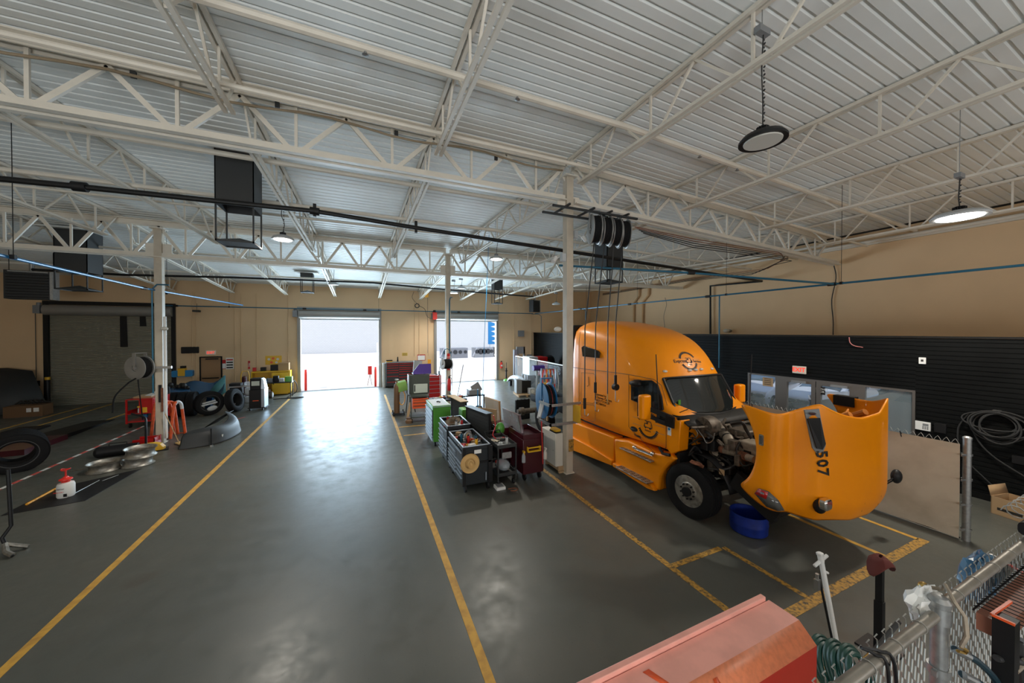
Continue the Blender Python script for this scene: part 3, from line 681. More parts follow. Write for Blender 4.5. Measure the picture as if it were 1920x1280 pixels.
# white sprinkler mains and branches under the deck
for k, (y0, d, r, lb) in enumerate(((5.2, .30, .055, 'white sprinkler pipe crossing just before the near truss'), (6.4, .55, .04, 'thinner white pipe close to the near truss'),
        (8.6, .55, .055, 'white sprinkler pipe crossing just beyond the near truss'), (10.5, .62, .05, 'second white pipe beyond the near truss'), (11.6, .5, .03, 'third, thinner white pipe beyond the near truss'), (16.5, .4, .045, 'white pipe beyond the far truss'), (19.5, .4, .045, 'white pipe close to the back wall'))):
    xs2 = [XL+.2, -8, 0, 4.7, 10, 16.9]; P_ = [Vector((x, y0, deckz(x, y0)-d-.05)) for x in xs2]
    sp_ = pipe(P_, r, 'white_steel', 'sprinkler_pipe', lb, n=8, group=None)
    if k == 0: SPR = sp_
for u, v, y in ((685, 85, 5.2), (970, 172, 5.2), (1312, 293, 5.2), (1382, 348, 5.2), (250, 140, 7.3), (520, 197, 7.3), (743, 250, 7.3), (930, 296, 7.3)):
    q = aY(u, v, y); m = MB('galv' if y < 6 else 'charcoal')
    if y < 6: m.cyl((0, 0, .05), (0, 0, -.07), .022); m.cyl((0, 0, -.07), (0, 0, -.085), .045, .01); m.build('sprinkler_head', SPR, Vector((q.x, q.y, deckz(q.x, 5.2)-.32-.05)))
    else: m.box(-.035, .035, -.02, .02, -.05, .05); o = m.build('junction_box', None, q); tag(o, 'small grey junction box fixed on the web of the near truss', 'electrical box', 'boxes on the near truss')
m = MB('cable_tan'); m.tube([Vector((x, 7.25, 7.44-.05*sin((x+17)*2.2))) for x in [-16.5+k*.5 for k in range(43)]], .022, 6); tag(m.build('cable_bundle'), 'tan cable bundle sagging along the near truss below its top chord', 'cable')
# pipe rack near the top of the right wall
for d, z, r, mt, lb in ((.35, .35, .055, 'white_steel', 'white pipe running along the top of the right wall'), (.6, .22, .05, 'white_steel', 'second white pipe beside the top of the right wall'), (1.0, .12, .03, 'black_pipe', 'black pipe running near the top of the right wall')):
    pipe([Vector((XR-d, y, 6.87-z+.25)) for y in (-2, 8, 15, 22.9)], r, mt, 'wall_top_pipe', lb, n=8)
m = MB('white_steel'); m.box(XR-.12, XR-.005, -6.9, 8.5, 6.70, 6.82); tag(m.build('ledger_angle'), 'white steel ledger running along the top of the right wall', 'beam')
for u in (1187, 1204):   # offset downspouts on the right wall
    q = aX(u, 560, XR-.12); x, y = q.x, q.y
    pipe([(x, y-.5, 6.6), (x, y-.5, 5.9), (x, y, 5.45), (x, y, 3.45)], .10, 'wall_beige', 'downspout', 'fat beige offset downspout on the right wall behind the truck roof' if u < 1190 else 'second fat beige downspout, the one with the rounder offset', n=12)
for u, v0, v1, lb in ((1563, 495, 628, 'twisted black cable hanging down the beige right wall above the storefront'), (1247, 558, 625, 'thin cable looped over the blue pipe on the right wall')):
    a = aX(u, v0, XR-.06 if u > 1500 else 11.75); b = aX(u-1, v1, XR-.06 if u > 1500 else 11.75); m = MB('cable'); m.tube(spline([a, a.lerp(b, .2)+Vector((0, -.08, 0)), a.lerp(b, .5)+Vector((0, .05, 0)), a.lerp(b, .8), b], 5), .018 if u > 1500 else .008, 6); tag(m.build('hanging_cable'), lb, 'cable')
m = MB('rope_pink'); m.tube(spline([aX(1592, 632, 11.9), aX(1594, 642, 11.93), aX(1602, 648, 11.95), aX(1618, 651, 11.95)], 5), .010, 5); tag(m.build('orange_wire'), 'thin red wire hanging over the top edge of the dark right wall', 'wire')
# floodlights on columns, pendant
for (x, y, z, rz, lb) in ((4.95, 7.30, 5.95, 20, 'small white floodlight on the right side of the near column'), (4.50, 7.30, 5.35, 160, 'small white floodlight on the left side of the near column')):
    t = thing('floodlight', lb, 'floodlight', (x, y, z)); sg = 1 if rz < 90 else -1
    m = MB('light_grey'); m.box(-.10*sg if sg > 0 else 0, 0 if sg > 0 else .10, -.06, .06, -.09, .09); m.build('back_box', t)
    m = MB('white_paint'); m.cyl((sg*.06, 0, 0), (sg*.20, -.02, -.08), .012); m.cyl((sg*.16, -.02, -.02), (sg*.26, -.05, -.14), .055); m.build('head', t)
for (u, v, Y, lb) in ((308, 616, 14.3, 'small clear jelly-jar light on the left column'), (752/1, 617/1, 0, ''), (1046, 617, 7.25, 'clear domed wall light on the left side of the near column')):
    if not Y: continue
    q = aY(u, v, Y); m = MB('lens_off'); m.ball(q, (.10, .07, .06)); o = m.build('jar_light'); tag(o, lb, 'light')
q = aX(1362, 620, 16.9); t = thing('jar_light', 'round jelly-jar light on the beige wall just above the dark cladding', 'light', q); m = MB('lens_off'); m.ball((0, 0, 0), (.12, .16, .10)); m.build('jar', t); m = MB('galv'); m.cyl((.3, 0, 0), (0, 0, 0), .08); m.build('base', t)
# ------------------------------------------------------------------ orange truck with its hood tipped forward
TK = Vector((6.9, 6.6, 0))
truck = thing('semi_truck', 'orange sleeper truck with its hood tipped forward and engine bared', 'truck', TK)
def W(m_): m = MB(m_); m.M = Matrix.Translation(-TK); return m
CX = 6.9
# cab and sleeper shell
st = [  # Y, top z, shoulder z, half width at shoulder, half width low, bottom z
 (8.70, 3.84, 3.50, 1.13, 1.20, .90), (8.55, 3.85, 3.50, 1.15, 1.22, .90), (8.0, 3.84, 3.44, 1.15, 1.23, .90), (7.4, 3.79, 3.32, 1.14, 1.23, .90), (6.8, 3.69, 3.16, 1.12, 1.23, .90),
 (6.3, 3.55, 3.00, 1.09, 1.23, .92), (5.95, 3.38, 2.86, 1.05, 1.225, .95), (5.68, 3.16, 2.72, 1.01, 1.22, .96), (5.50, 2.93, 2.60, .97, 1.215, .97), (5.40, 2.72, 2.53, .95, 1.21, .98), (5.37, 2.62, 2.50, .94, 1.21, .98),
 (5.27, 2.42, 2.36, .97, 1.205, .98), (5.12, 2.08, 2.04, 1.02, 1.20, .98), (5.0, 1.86, 1.84, 1.10, 1.195, .98), (4.90, 1.82, 1.80, 1.14, 1.19, 1.0)]
rings = []
for y, t_, sh, ws, wl, b in st:
    pr_ = [(wl*.98, b), (wl, b+.25), (wl+.005, (b+sh)/2), (wl-.01 if sh > 2.6 else wl-.02, sh-.45*(sh-b)*.5), (ws+(wl-ws)*.35, sh-.12*(sh-b)*.5), (ws*.97, sh+(t_-sh)*.18), (ws*.86, sh+(t_-sh)*.52), (ws*.66, sh+(t_-sh)*.83), (ws*.36, sh+(t_-sh)*.97), (0, t_)]
    full = pr_+[(-a, z) for a, z in pr_[-2::-1]]
    def bow(a, z, y=y): k = .27*max(0, min(1, (6.6-y)/1.1)); w_ = max(0, min(1, (z-1.84)/.25)); return y+k*w_*min(1, (a/1.0)**2)
    rings.append([Vector((CX-a, bow(a, z), z)) for a, z in full])
m = W('truck_orange'); m.loft(rings); shell = m.build('cab_shell', truck, subd=1, sharp=60)
from mathutils.bvhtree import BVHTree
def bvh(o): bpy.context.view_layer.update(); return BVHTree.FromObject(o, bpy.context.evaluated_depsgraph_get())
def cast(b, u, v, lift=.01):
    h, n_, i, d = b.ray_cast(_C-TK, _ray(u, v)); return (h+n_*lift*(1 if n_.dot(_ray(u, v)) < 0 else -1)+TK) if h else None
def drape(o, b, nrm, lift=.004):
    nrm = Vector(nrm).normalized()
    for vtx in o.data.vertices:
        h, n_, i, d = b.ray_cast(vtx.co+nrm*.6, -nrm)
        if h: vtx.co = h+nrm*(lift+(.002 if False else 0))
    o.data.update(); return o
SB = bvh(shell)
m = W('black_plastic'); m.box(5.80, 8.0, 8.70, 8.95, 1.0, 3.72); m.build('rear_extender', truck, bevel=.05)
# windshield, header, glass
m = W('glass_dark'); rows = []
for f in (0, .25, .5, .75, 1):
    row = []
    for a in (-1, -.75, -.4, 0, .4, .75, 1):
        yt, zt_ = 5.62-.26*(1-a*a), 2.50+.05*(1-a*a); yb, zb_ = 5.24-.30*(1-a*a), 1.86-.05*(1-a*a)
        xw = .92+.03*f; row.append(Vector((CX+a*xw, yt+(yb-yt)*f-.075, zt_+(zb_-zt_)*f+.02)))
    rows.append(row)
m.loft(rows, wrap=False); g = m.build('windshield', truck, solid=.012, subd=1)
m = W('black_plastic')
for row in (rows[0], rows[-1]): m.tube([p+Vector((0, -.005, 0)) for p in row], .022, 6)
for k in (0, -1): m.tube([r_[k]+Vector((0, -.005, 0)) for r_ in rows], .03, 6)
m.build('windshield_seal', truck)
m = W('green'); q = rows[3][0].lerp(rows[3][1], .35); m.box(q.x-.02, q.x+.035, q.y-.05, q.y-.035, q.z-.02, q.z+.08); m.build('permit_sticker', truck)
# side window
XS = 5.655
def side(pts, X0=XS): return [aX(u, v, X0) for u, v in pts]
def plate(m, pts, X0, X1): m.prism([(p.y, p.z) for p in pts], X0, X1, 'x'); return m
sw = side([(1184, 720), (1188, 714), (1222, 713.5), (1232, 721), (1240, 744), (1243, 768), (1222, 771), (1201, 756), (1184, 749)])
m = W('glass_dark'); plate(m, sw, XS, XS+.03); m.build('door_window', truck)
m = W('black_plastic'); m.tube([Vector((XS, p.y, p.z)) for p in sw], .012, 6, closed=True); m.build('window_seal', truck)
sq = side([(1091, 651), (1095, 648), (1121, 657), (1124, 661), (1123, 671), (1093, 668)], 5.665)
m = W('glass_dark'); plate(m, sq, 5.645, 5.70); m.build('sleeper_window', truck, bevel=.01)
# seams
m = W('ink')
def seam(pts, X=5.663, r=.006, closed=False): m.tube([Vector((X, p.y, p.z)) for p in side(pts, X)], r, 4, closed=closed)
seam([(1179, 702), (1179, 800), (1184, 806), (1235, 856), (1249, 838), (1249, 792)], 5.672); seam([(1179, 702), (1205, 707), (1226, 711), (1240, 722), (1251, 760)], 5.672)
seam([(1088, 622), (1086, 640), (1085, 785), (1086, 793)], 5.662); seam([(1071, 688), (1100, 692), (1150, 698), (1179, 702)], 5.66)
m.build('panel_seam', truck)
m = W('ink'); 
for h in ([(1090, 698), (1113, 700), (1116, 704), (1116, 752), (1112, 756), (1092, 754), (1089, 750)], [(1091, 757), (1113, 759), (1116, 763), (1116, 787), (1112, 791), (1092, 782), (1089, 778)]): m.tube([Vector((5.66, p.y, p.z)) for p in side(h, 5.66)], .005, 4, closed=True)
m.tube(side([(1103, 706), (1104, 722), (1101, 724)], 5.655), .008, 4); m.build('hatch_outline', truck)
m = W('lens_off')
for u, v, X in ((1247, 696, 6.13), (1293, 694, 6.75), (1304, 693, 6.95), (1314, 692, 7.15), (1334, 691, 7.7)): q = cast(SB, u, v, .0) or aX(u, v, X); m.ball(q, (.055, .05, .03), 8, 6)
m.build('marker_light', truck)
m = W('black_metal'); m.tube([aX(1236, 787, 5.60), aX(1230, 664, 5.60)], .010, 6); m.cyl(aX(1236, 790, 5.60), aX(1235.5, 770, 5.60), .022); m.build('antenna', truck)
m = W('black_metal'); m.tube([Vector((8.35, 5.2, 1.7)), Vector((8.35, 5.15, 3.0))], .008, 6); m.build('antenna', truck)
# emblem: half gear rings with a little rig between, on roof front and door
def emblem(M, s, words=True, nz=(0, -.9, .42)):
    D = lambda o: drape(o, SB, nz)
    e = MB('ink'); e.M = M
    for a0, a1 in ((25, 165), (205, 345)):
        off = .0; pts = []
        n = 18
        for k in range(n+1):
            a = R(a0+(a1-a0)*k/n); pts.append((s*.5*cos(a), s*.5*sin(a)))
        for (xa_, ya_), (xb_, yb_) in zip(pts, pts[1:]):
            e.bar((xa_, ya_, 0), (xb_, yb_, 0), s*.085, .004, (0, 0, 1))
            mx, my = (xa_+xb_)/2, (ya_+yb_)/2; l = sqrt(mx*mx+my*my); e.bar((mx*.98, my*.98, 0), (mx*(l+s*.09)/l, my*(l+s*.09)/l, 0), s*.045, .004, (0, 0, 1))
    D(e.build('emblem_gear', truck))
    e = MB('ink'); e.M = M
    for x in (-.18, .18): e.bar((x*s*.9, -.12*s, 0), (x*s*.9, .05*s, 0), s*.02, .004)
    for a, b, c, d in ((-.16, .05, .0, .05), (0, .05, 0, .16), (0, .16, .16, .16), (.16, .16, .22, .0), (.22, 0, .22, -.1), (-.2, -.1, .22, -.1), (-.2, -.1, -.16, .05), (-.05, .16, -.05, .05), (-.16, .16, -.05, .16)): e.bar((a*s, b*s, 0), (c*s, d*s, 0), s*.035, .004, (0, 0, 1))
    for x in (-.12, .12): e.cyl((x*s, -.12*s, -.002), (x*s, -.12*s, .002), s*.045, n=10)
    for x in (-.2, -.1, 0, .1, .2): e.bar((x*s*.7, -.27*s, 0), (x*s*.6, -.2*s-abs(x)*.0, 0), s*.035, .004, (0, 0, 1))
    D(e.build('emblem_rig', truck))
    for y in (-.17, .12):
        e = MB('decal_grey'); e.M = M; e.bar((-s*.85, y*s+.05*s, 0), (-s*.3, y*s+.05*s, 0), s*.014, .003, (0, 0, 1)); D(e.build('emblem_line', truck))
        e = MB('decal_grey'); e.M = M; e.bar((s*.3, y*s-.02*s, 0), (s*.85, y*s-.02*s, 0), s*.014, .003, (0, 0, 1)); D(e.build('emblem_line', truck))
    if words:
        D(text('emblem_lettering', 'Express', s*.26, 'ink', M @ Matrix.Translation((-s*.52, -.02*s, .003)), truck, bold=.002))
        D(text('emblem_lettering', '& Service', s*.21, 'ink', M @ Matrix.Translation((s*.52, -.02*s, .003)), truck, bold=.002))
T_ = Matrix.Translation(-TK)
q = cast(SB, 1291, 676) or Vector((6.6, 5.4, 2.9)); emblem(T_ @ frame(q, (.98, .05, -.12), (0, .42, .9)), .40)
q = aX(1213, 797, 5.655); emblem(T_ @ frame(q, (0, -1, 0), (0, 0, 1)), .52, False, (-1, 0, 0))
q = cast(SB, 1189, 804, .005); m = W('black_plastic'); m.prism([(q.y+.11*cos(2*pi*k/20), q.z+.055*sin(2*pi*k/20)) for k in range(20)], q.x-.006, q.x+.01, 'x'); o = m.build('door_badge', truck); 
text('badge_lettering', 'Kenworth', .05, 'chrome', T_ @ frame(Vector(q)-Vector((.008, 0, 0)), (0, -1, 0), (0, 0, 1)), o)
q = aX(1192, 818, 5.655); drape(text('door_lettering', 'T680', .075, 'ink', T_ @ frame(q, (0, -1, 0), (0, 0, 1)), truck, bold=.004, sx=1.3), SB, (-1, 0, 0))
for k, ln in enumerate(('Operated by', 'R Express Carriers', 'USDOT3139287', 'MC1089554')):
    q = aX(1116, 738+k*5.6, 5.66); drape(text('door_lettering', ln, .085, 'ink', T_ @ frame(q, (0, -1, 0), (0, 0, 1)), truck, align='LEFT', bold=.002), SB, (-1, 0, 0))
for k, (c_, v) in enumerate((('lime', 796), ('bright_blue', 804), ('paper', 812))):
    q = aX(1255, v, 5.68); m = W('paper'); m.box(q.x-.004, q.x+.02, q.y-.045, q.y+.045, q.z-.04, q.z+.042); o = m.build('decal', truck); m = W(c_); m.lathe([(.005, 0), (.028, 0), (.028, .003), (.005, .003)], Vector((q.x-.006, q.y, q.z)), (-1, 0, 0), 14); m.build('decal_disc', truck)
# mirrors
def mirror(u0, v0, u1, v1, X, lab='mirror_housing', mt='truck_orange'):
    a, b = aX(u0, v0, X), aX(u1, v1, X); m = W(mt); m.rbox(X-.09, X+.16, min(a.y, b.y), max(a.y, b.y), min(a.z, b.z), max(a.z, b.z), .05, 'x', 4); return m.build(lab, truck, bevel=.03)
a = aX(1208, 740, 5.35); b = aX(1208, 786, 5.35)
m = W('truck_orange'); m.rbox(5.24, 5.50, a.y-.07, a.y+.09, b.z, a.z, .06, 'z', 4); m.build('mirror_housing', truck, bevel=.035)
m = W('glass_dark'); m.box(5.26, 5.48, a.y+.09, a.y+.10, b.z+.05, a.z-.05); m.build('mirror_glass', truck)
m = W('black_plastic'); m.bar((5.45, a.y, b.z+.22), (5.70, 5.0, 1.80), .06, .09); m.bar((5.45, a.y, b.z+.06), (5.70, 5.02, 1.66), .05, .07); m.bar((5.62, 5.35, 1.76), (5.62, 4.93, 1.74), .04, .22); m.build('mirror_arm', truck)
q = aX(1191, 719, 5.55); m = W('black_plastic'); m.ball(q, (.09, .17, .07), 12, 8); m.box(q.x, 5.68, q.y-.05, q.y+.05, q.z+.02, q.z+.08); m.build('look_down_mirror', truck)
q = aX(1386, 737, 8.45); m = W('truck_orange'); m.rbox(q.x-.12, q.x+.14, q.y-.09, q.y+.09, q.z-.22, q.z+.22, .07, 'z', 4); m.build('mirror_housing', truck, bevel=.035)
m = W('black_plastic'); m.bar((q.x, q.y, q.z-.15), (8.1, q.y+.1, 1.6), .06, .10); m.build('mirror_arm', truck)
# lower fairings, steps
def poly(m, pts, X0, X1, X=5.68): ps = side(pts, X); m.prism([(p.y, p.z) for p in ps], X0, X1, 'x'); return m
m = W('truck_orange'); poly(m, [(1071, 788), (1100, 800), (1152, 820), (1151, 872), (1110, 856), (1071, 841)], 5.66, 6.0); m.build('side_fairing', truck, bevel=.03)
m = W('truck_orange'); poly(m, [(1071, 815), (1110, 836), (1151, 862), (1151, 872), (1110, 856), (1071, 841)], 5.60, 5.7); m.build('side_skirt', truck, bevel=.02)
m = W('truck_orange'); poly(m, [(1154, 822), (1180, 826), (1228, 849), (1258, 853), (1269, 860), (1258, 868), (1248, 879), (1241, 893), (1239, 919), (1221, 914), (1156, 873)], 5.64, 6.05); m.build('step_fairing', truck, bevel=.035)
m = W('truck_orange'); poly(m, [(1156, 866), (1226, 905), (1236, 919), (1221, 914), (1156, 873)], 5.56, 5.66); m.build('lower_lip', truck, bevel=.015)
for (p0, p1, X_) in (((1166, 838), (1224, 866), 5.60), ((1158, 872), (1217, 908), 5.52)):
    a, b = aX(*p0, X_), aX(*p1, X_); m = W('alu'); z = (a.z+b.z)/2
    m.box(X_-.07, X_+.13, b.y, a.y, z-.012, z+.012)
    o = m.build('step_tread', truck, bevel=.004); m = W('black_metal'); n = 9
    for k in range(n):
        for j in range(3): y = b.y+(a.y-b.y)*(k+.5)/n; m.cyl((X_-.04+j*.05, y, z+.0125), (X_-.04+j*.05, y, z+.014), .017, n=8)
    m.build('grip_hole', o)
m = W('chrome'); q = aX(1187, 843, 5.56); m.ball((q.x+.05, q.y, q.z+.05), (.05, .06, .04)); q2 = aX(1221, 856, 5.56); m.ball((q2.x+.04, q2.y, q2.z+.06), .045); m.tube([(q.x+.05, q.y, q.z+.03), (q2.x+.04, q2.y, q2.z+.03)], .03, 8); o = m.build('strap_tool'); o.location = TK; tag(o, 'shiny strap tool lying on the upper cab step', 'tool')
m = W('truck_orange'); poly(m, [(1248, 790), (1276, 788), (1272, 846), (1258, 852), (1248, 838)], 5.68, 5.95); m.build('cowl_side', truck, bevel=.02)
m = W('black_plastic'); m.tube(side([(1236, 838), (1243, 850), (1256, 853)], 5.62), .03, 6); m.build('hood_latch', truck)
# wheels
def wheel(x, y, z=.505, r=.505, wd=.28, side_=-1, holes=True, steer=0, mt='alu'):
    t = W('rubber'); t.M = Matrix.Translation(Vector((x, y, z))-TK) @ Matrix.Rotation(steer, 4, 'Z')
    s = side_
    prof = [(r*.57, -wd*.42), (r*.72, -wd*.5), (r*.9, -wd*.47), (r*.97, -wd*.4)]
    for k in range(5): c = -wd*.36+k*wd*.18; prof += [(r, c-wd*.055), (r, c+wd*.055), (r*.975, c+wd*.07), (r*.975, c+wd*.11)]
    prof += [(r*.97, wd*.4), (r*.9, wd*.47), (r*.72, wd*.5), (r*.57, wd*.42)]
    t.lathe(prof, ax=(1, 0, 0), n=48, closed=True); o = t.build('tire', truck)
    g = W(mt); g.M = t.M; e = s*wd*.40
    g.lathe([(r*.58, -wd*.42), (r*.60, e), (r*.56, e+s*.01), (r*.53, e-s*.02), (r*.50, e-s*.045), (r*.30, e+s*.015), (r*.29, e+s*.03), (r*.16, e+s*.035), (r*.15, e+s*.07), (.01, e+s*.07)], ax=(1, 0, 0), n=40); g.build('rim', o)
    if holes:
        g = W('black_metal'); g.M = t.M
        for k in range(10):
            a = 2*pi*k/10; c = Vector((e-s*.04, r*.44*cos(a), r*.44*sin(a))); g.cyl(c, c+Vector((s*.036, 0, 0)), .030, n=12)
        g.build('hand_hole', o)
        g = W('black_metal'); g.M = t.M
        for k in range(10): a = 2*pi*(k+.5)/10; c = Vector((e, r*.27*cos(a), r*.27*sin(a))); g.cyl(c, c+Vector((s*.055, 0, 0)), .017, n=6)
        g.build('nut_circle', o)
        g = W('black_metal'); g.M = t.M; g.cyl((e+s*.03, 0, 0), (e+s*.085, 0, 0), r*.17, n=18); g.build('hub_cap', o)
    return o
wheel(5.80, 4.66, steer=R(4)); wheel(8.0, 4.66, side_=1)
wheel(5.84, 10.55, mt='greasy', holes=False); wheel(7.9, 10.55, side_=1, holes=False)
m = W('greasy'); m.cyl((5.55, 11.75, .52), (6.3, 11.75, .52), .10, n=16); m.cyl((5.45, 11.75, .52), (5.6, 11.75, .52), .15, n=16); m.cyl((5.35, 11.75, .52), (5.45, 11.75, .52), .09, n=12); m.cyl((6.3, 11.75, .52), (7.5, 11.75, .52), .14, n=12); m.ball((6.9, 11.75, .55), .28); m.build('bare_axle', truck)
m = W('black_metal')
for x in (6.35, 7.45): m.box(x-.04, x+.04, 3.55, 12.6, .72, .98)
for y in (5.0, 8.9, 10.2, 11.2, 12.5): m.box(6.35, 7.45, y-.04, y+.04, .75, .95)
m.box(6.2, 7.6, 9.9, 11.0, .98, 1.10); m.build('frame_rail', truck)
m = W('black_metal'); m.cyl((5.95, 4.66, .50), (7.85, 4.66, .50), .07); m.box(6.0, 7.8, 4.58, 4.74, .38, .50); m.build('front_axle', truck)
m = W('wood'); m.box(5.66, 5.70, 10.05, 10.12, .55, 1.25); m.build('mud_flap_bracket', truck)
m = W('black_plastic'); m.box(5.95, 7.85, 8.95, 9.6, .9, 1.25); m.box(5.95, 6.35, 5.6, 8.4, .45, .95); m.build('tank', truck)
# engine bay
m = W('black_metal'); m.box(5.78, 8.0, 4.92, 5.05, .95, 1.80); m.build('firewall', truck)
m = W('engine_dark'); m.loft([[Vector((CX+a, y-.10*(1-(a/1.1)**2), z)) for a in (-1.12, -.9, -.5, 0, .5, .9, 1.12)] for y, z in ((5.20, 1.86), (4.98, 1.84), (4.84, 1.78), (4.72, 1.72))], wrap=False); m.build('cowl_tray', truck, solid=.03)
m = W('greasy'); m.tube([Vector((CX+a, 4.66-.16*(1-(a/1.1)**2), 1.70)) for a in (-1.12, -.8, -.4, 0, .4, .8, 1.12)], .028, 6); m.build('cowl_rail', truck)
m = W('black_plastic')
for s_ in (0, 1): p0 = Vector((CX-.3+s_*.75, 4.98, 1.86)); m.bar(p0, p0+Vector((-.50, .10, .05)), .018); m.bar(p0+Vector((-.68, .08, .03)), p0+Vector((-.25, .12, .09)), .014)
m.build('wiper', truck)
m = W('engine_dark'); m.box(6.55, 7.25, 3.85, 4.9, .75, 1.42); m.box(6.62, 7.18, 3.9, 4.85, 1.42, 1.58); m.rbox(6.66, 7.12, 3.8, 4.75, 1.58, 1.68, .04, 'y'); m.build('engine_block', truck, bevel=.02)
m = W('greasy')
for k in range(6): m.cyl((6.56, 3.98+k*.14, 1.40), (6.42, 3.98+k*.14, 1.33), .035); 
m.tube([(6.42, 3.95, 1.32), (6.40, 4.75, 1.32)], .05, 8); m.box(6.5, 6.6, 3.9, 4.8, .9, 1.1); m.build('exhaust_manifold', truck)
a = aX(1321, 800, 6.15); m = W('greasy'); m.lathe([(.05, -.02), (.19, -.02), (.20, .02), (.20, .22), (.18, .26), (.05, .28)], a+Vector((-.02, 0, 0)), (1, 0, 0), 24)
for k in range(12): t_ = 2*pi*k/12; m.bar(a+Vector((-.045, .06*cos(t_), .06*sin(t_))), a+Vector((-.045, .18*cos(t_), .18*sin(t_))), .012)
m.build('alternator_fan', truck)
P_ = [aX(1336, 791, 6.55), aX(1345, 797, 6.5), aX(1357, 812, 6.4), aX(1366, 823, 6.3), aX(1372, 838, 6.25)]
m = W('dusty_pipe'); m.tube(spline(P_, 6), [.115]*8+[.10]*8+[.085]*20 if False else .095, 16); m.build('intake_pipe', truck)
m = W('engine_dark')
for f in (1.2, 2.0, 2.8): k = int(f); q = P_[k].lerp(P_[k+1], f-k); d = (P_[k+1]-P_[k]).normalized(); m.cyl(q-d*.012, q+d*.012, .104, n=20)
m.build('hose_clamp', truck)
P_ = [aX(1352, 843, 6.3), aX(1362, 845, 6.25), aX(1385, 851, 6.2), aX(1402, 857, 6.15), aX(1416, 862, 6.1)]
m = W('dusty_pipe'); m.tube(spline(P_, 5), .062, 14); m.build('charge_pipe', truck)
m = W('rust')
for k in range(6): q = P_[2].lerp(P_[3], .3+k*.13); d = (P_[3]-P_[2]).normalized(); m.cyl(q-d*.006, q+d*.006, .072, n=16)
m.ball(aX(1354, 842, 6.26), .075); m.build('bellows', truck)
q = aX(1345, 852, 6.4); m = W('dusty_pipe'); m.lathe([(.04, -.10), (.12, -.10), (.15, -.02), (.15, .05), (.10, .12), (.04, .12)], q, (.6, -.8, 0), 20); m.tube([q+Vector((0, 0, -.12)), q+Vector((.15, -.1, -.16)), q+Vector((.2, .1, -.05))], .06, 10); m.build('turbocharger', truck)
q = aX(1402, 835, 6.35); m = W('dusty_pipe'); m.box(q.x-.1, q.x+.25, q.y-.25, q.y+.12, q.z-.12, q.z+.08); m.build('valve_cover', truck, bevel=.02)
m = W('greasy'); q = aX(1395, 808, 6.6); m.box(q.x-.2, q.x+.35, q.y-.15, q.y+.2, q.z-.08, q.z+.04, Matrix()); m.build('coolant_tank', truck, bevel=.03)
random.seed(3)
for k in range(34):   # hoses, lines and brackets in the bay
    y0 = random.uniform(3.8, 4.85); z0 = random.uniform(.85, 1.65); x0 = random.uniform(5.95, 6.5)
    pts = [Vector((x0, y0, z0))]
    for j in range(3): pts.append(pts[-1]+Vector((random.uniform(-.12, .12), random.uniform(-.22, .22), random.uniform(-.2, .15))))
    m = W(random.choice(['engine_dark', 'engine_dark', 'black_plastic', 'greasy', 'cable', 'greasy'])); m.tube(spline(pts, 5), random.uniform(.008, .03), 7); m.build('engine_hose', truck)
for k in range(22):
    y0 = random.uniform(3.8, 4.85); z0 = random.uniform(.8, 1.55); x0 = random.uniform(6.05, 6.5); a, b, c = [random.uniform(.03, .11) for _ in range(3)]
    m = W(random.choice(['engine_dark', 'black_metal', 'greasy'])); m.rbox(x0-a, x0+a, y0-b, y0+b, z0-c, z0+c, min(a, b)*.4, 'z'); m.build('engine_component', truck)
m = W('steel')
for P0 in ([(1295, 800), (1305, 806), (1308, 815), (1300, 822), (1290, 818)], [(1308, 805), (1318, 818), (1325, 830), (1336, 826), (1340, 812)]): m.tube(spline([aX(u, v, 6.0) for u, v in P0], 5), .009, 6)
m.build('refrigerant_line', truck)
m = W('black_plastic'); m.box(5.72, 6.35, 4.88, 4.95, .9, 1.15); m.loft([[Vector((x, 4.66+.60*cos(R(a)), .52+.62*sin(R(a)))) for a in range(20, 175, 15)] for x in (6.0, 6.4)], wrap=False); m.build('inner_splash_guard', truck, solid=.02)
m = W('black_metal'); m.box(6.2, 7.6, 3.45, 3.6, .45, 1.0); m.box(6.25, 7.55, 3.62, 3.75, .8, 1.65); m.build('radiator', truck)
m = W('black_metal'); m.bar((6.05, 3.3, .60), (6.05, 4.0, .95), .12, .3); m.build('hood_hinge_arm', truck); m = W('black_metal'); m.bar((7.75, 3.3, .60), (7.75, 4.0, .95), .12, .3); m.build('hood_hinge_arm', truck)
q = aX(1353, 885, 6.0); m = W('cardboard'); m.box(q.x, q.x+.01, q.y-.05, q.y+.05, q.z-.05, q.z+.05); m.build('frame_sticker', truck)
m = W('rust'); a = aX(1305, 868, 5.72); m.tube([a+Vector((0, .1, 0)), a, a+Vector((.05, -.12, -.04))], .03, 6); m.ball(a, (.09, .12, .02)); o = m.build('shop_rag'); o.location = TK; tag(o, 'rusty red rag lying on top of the front tire', 'rag')
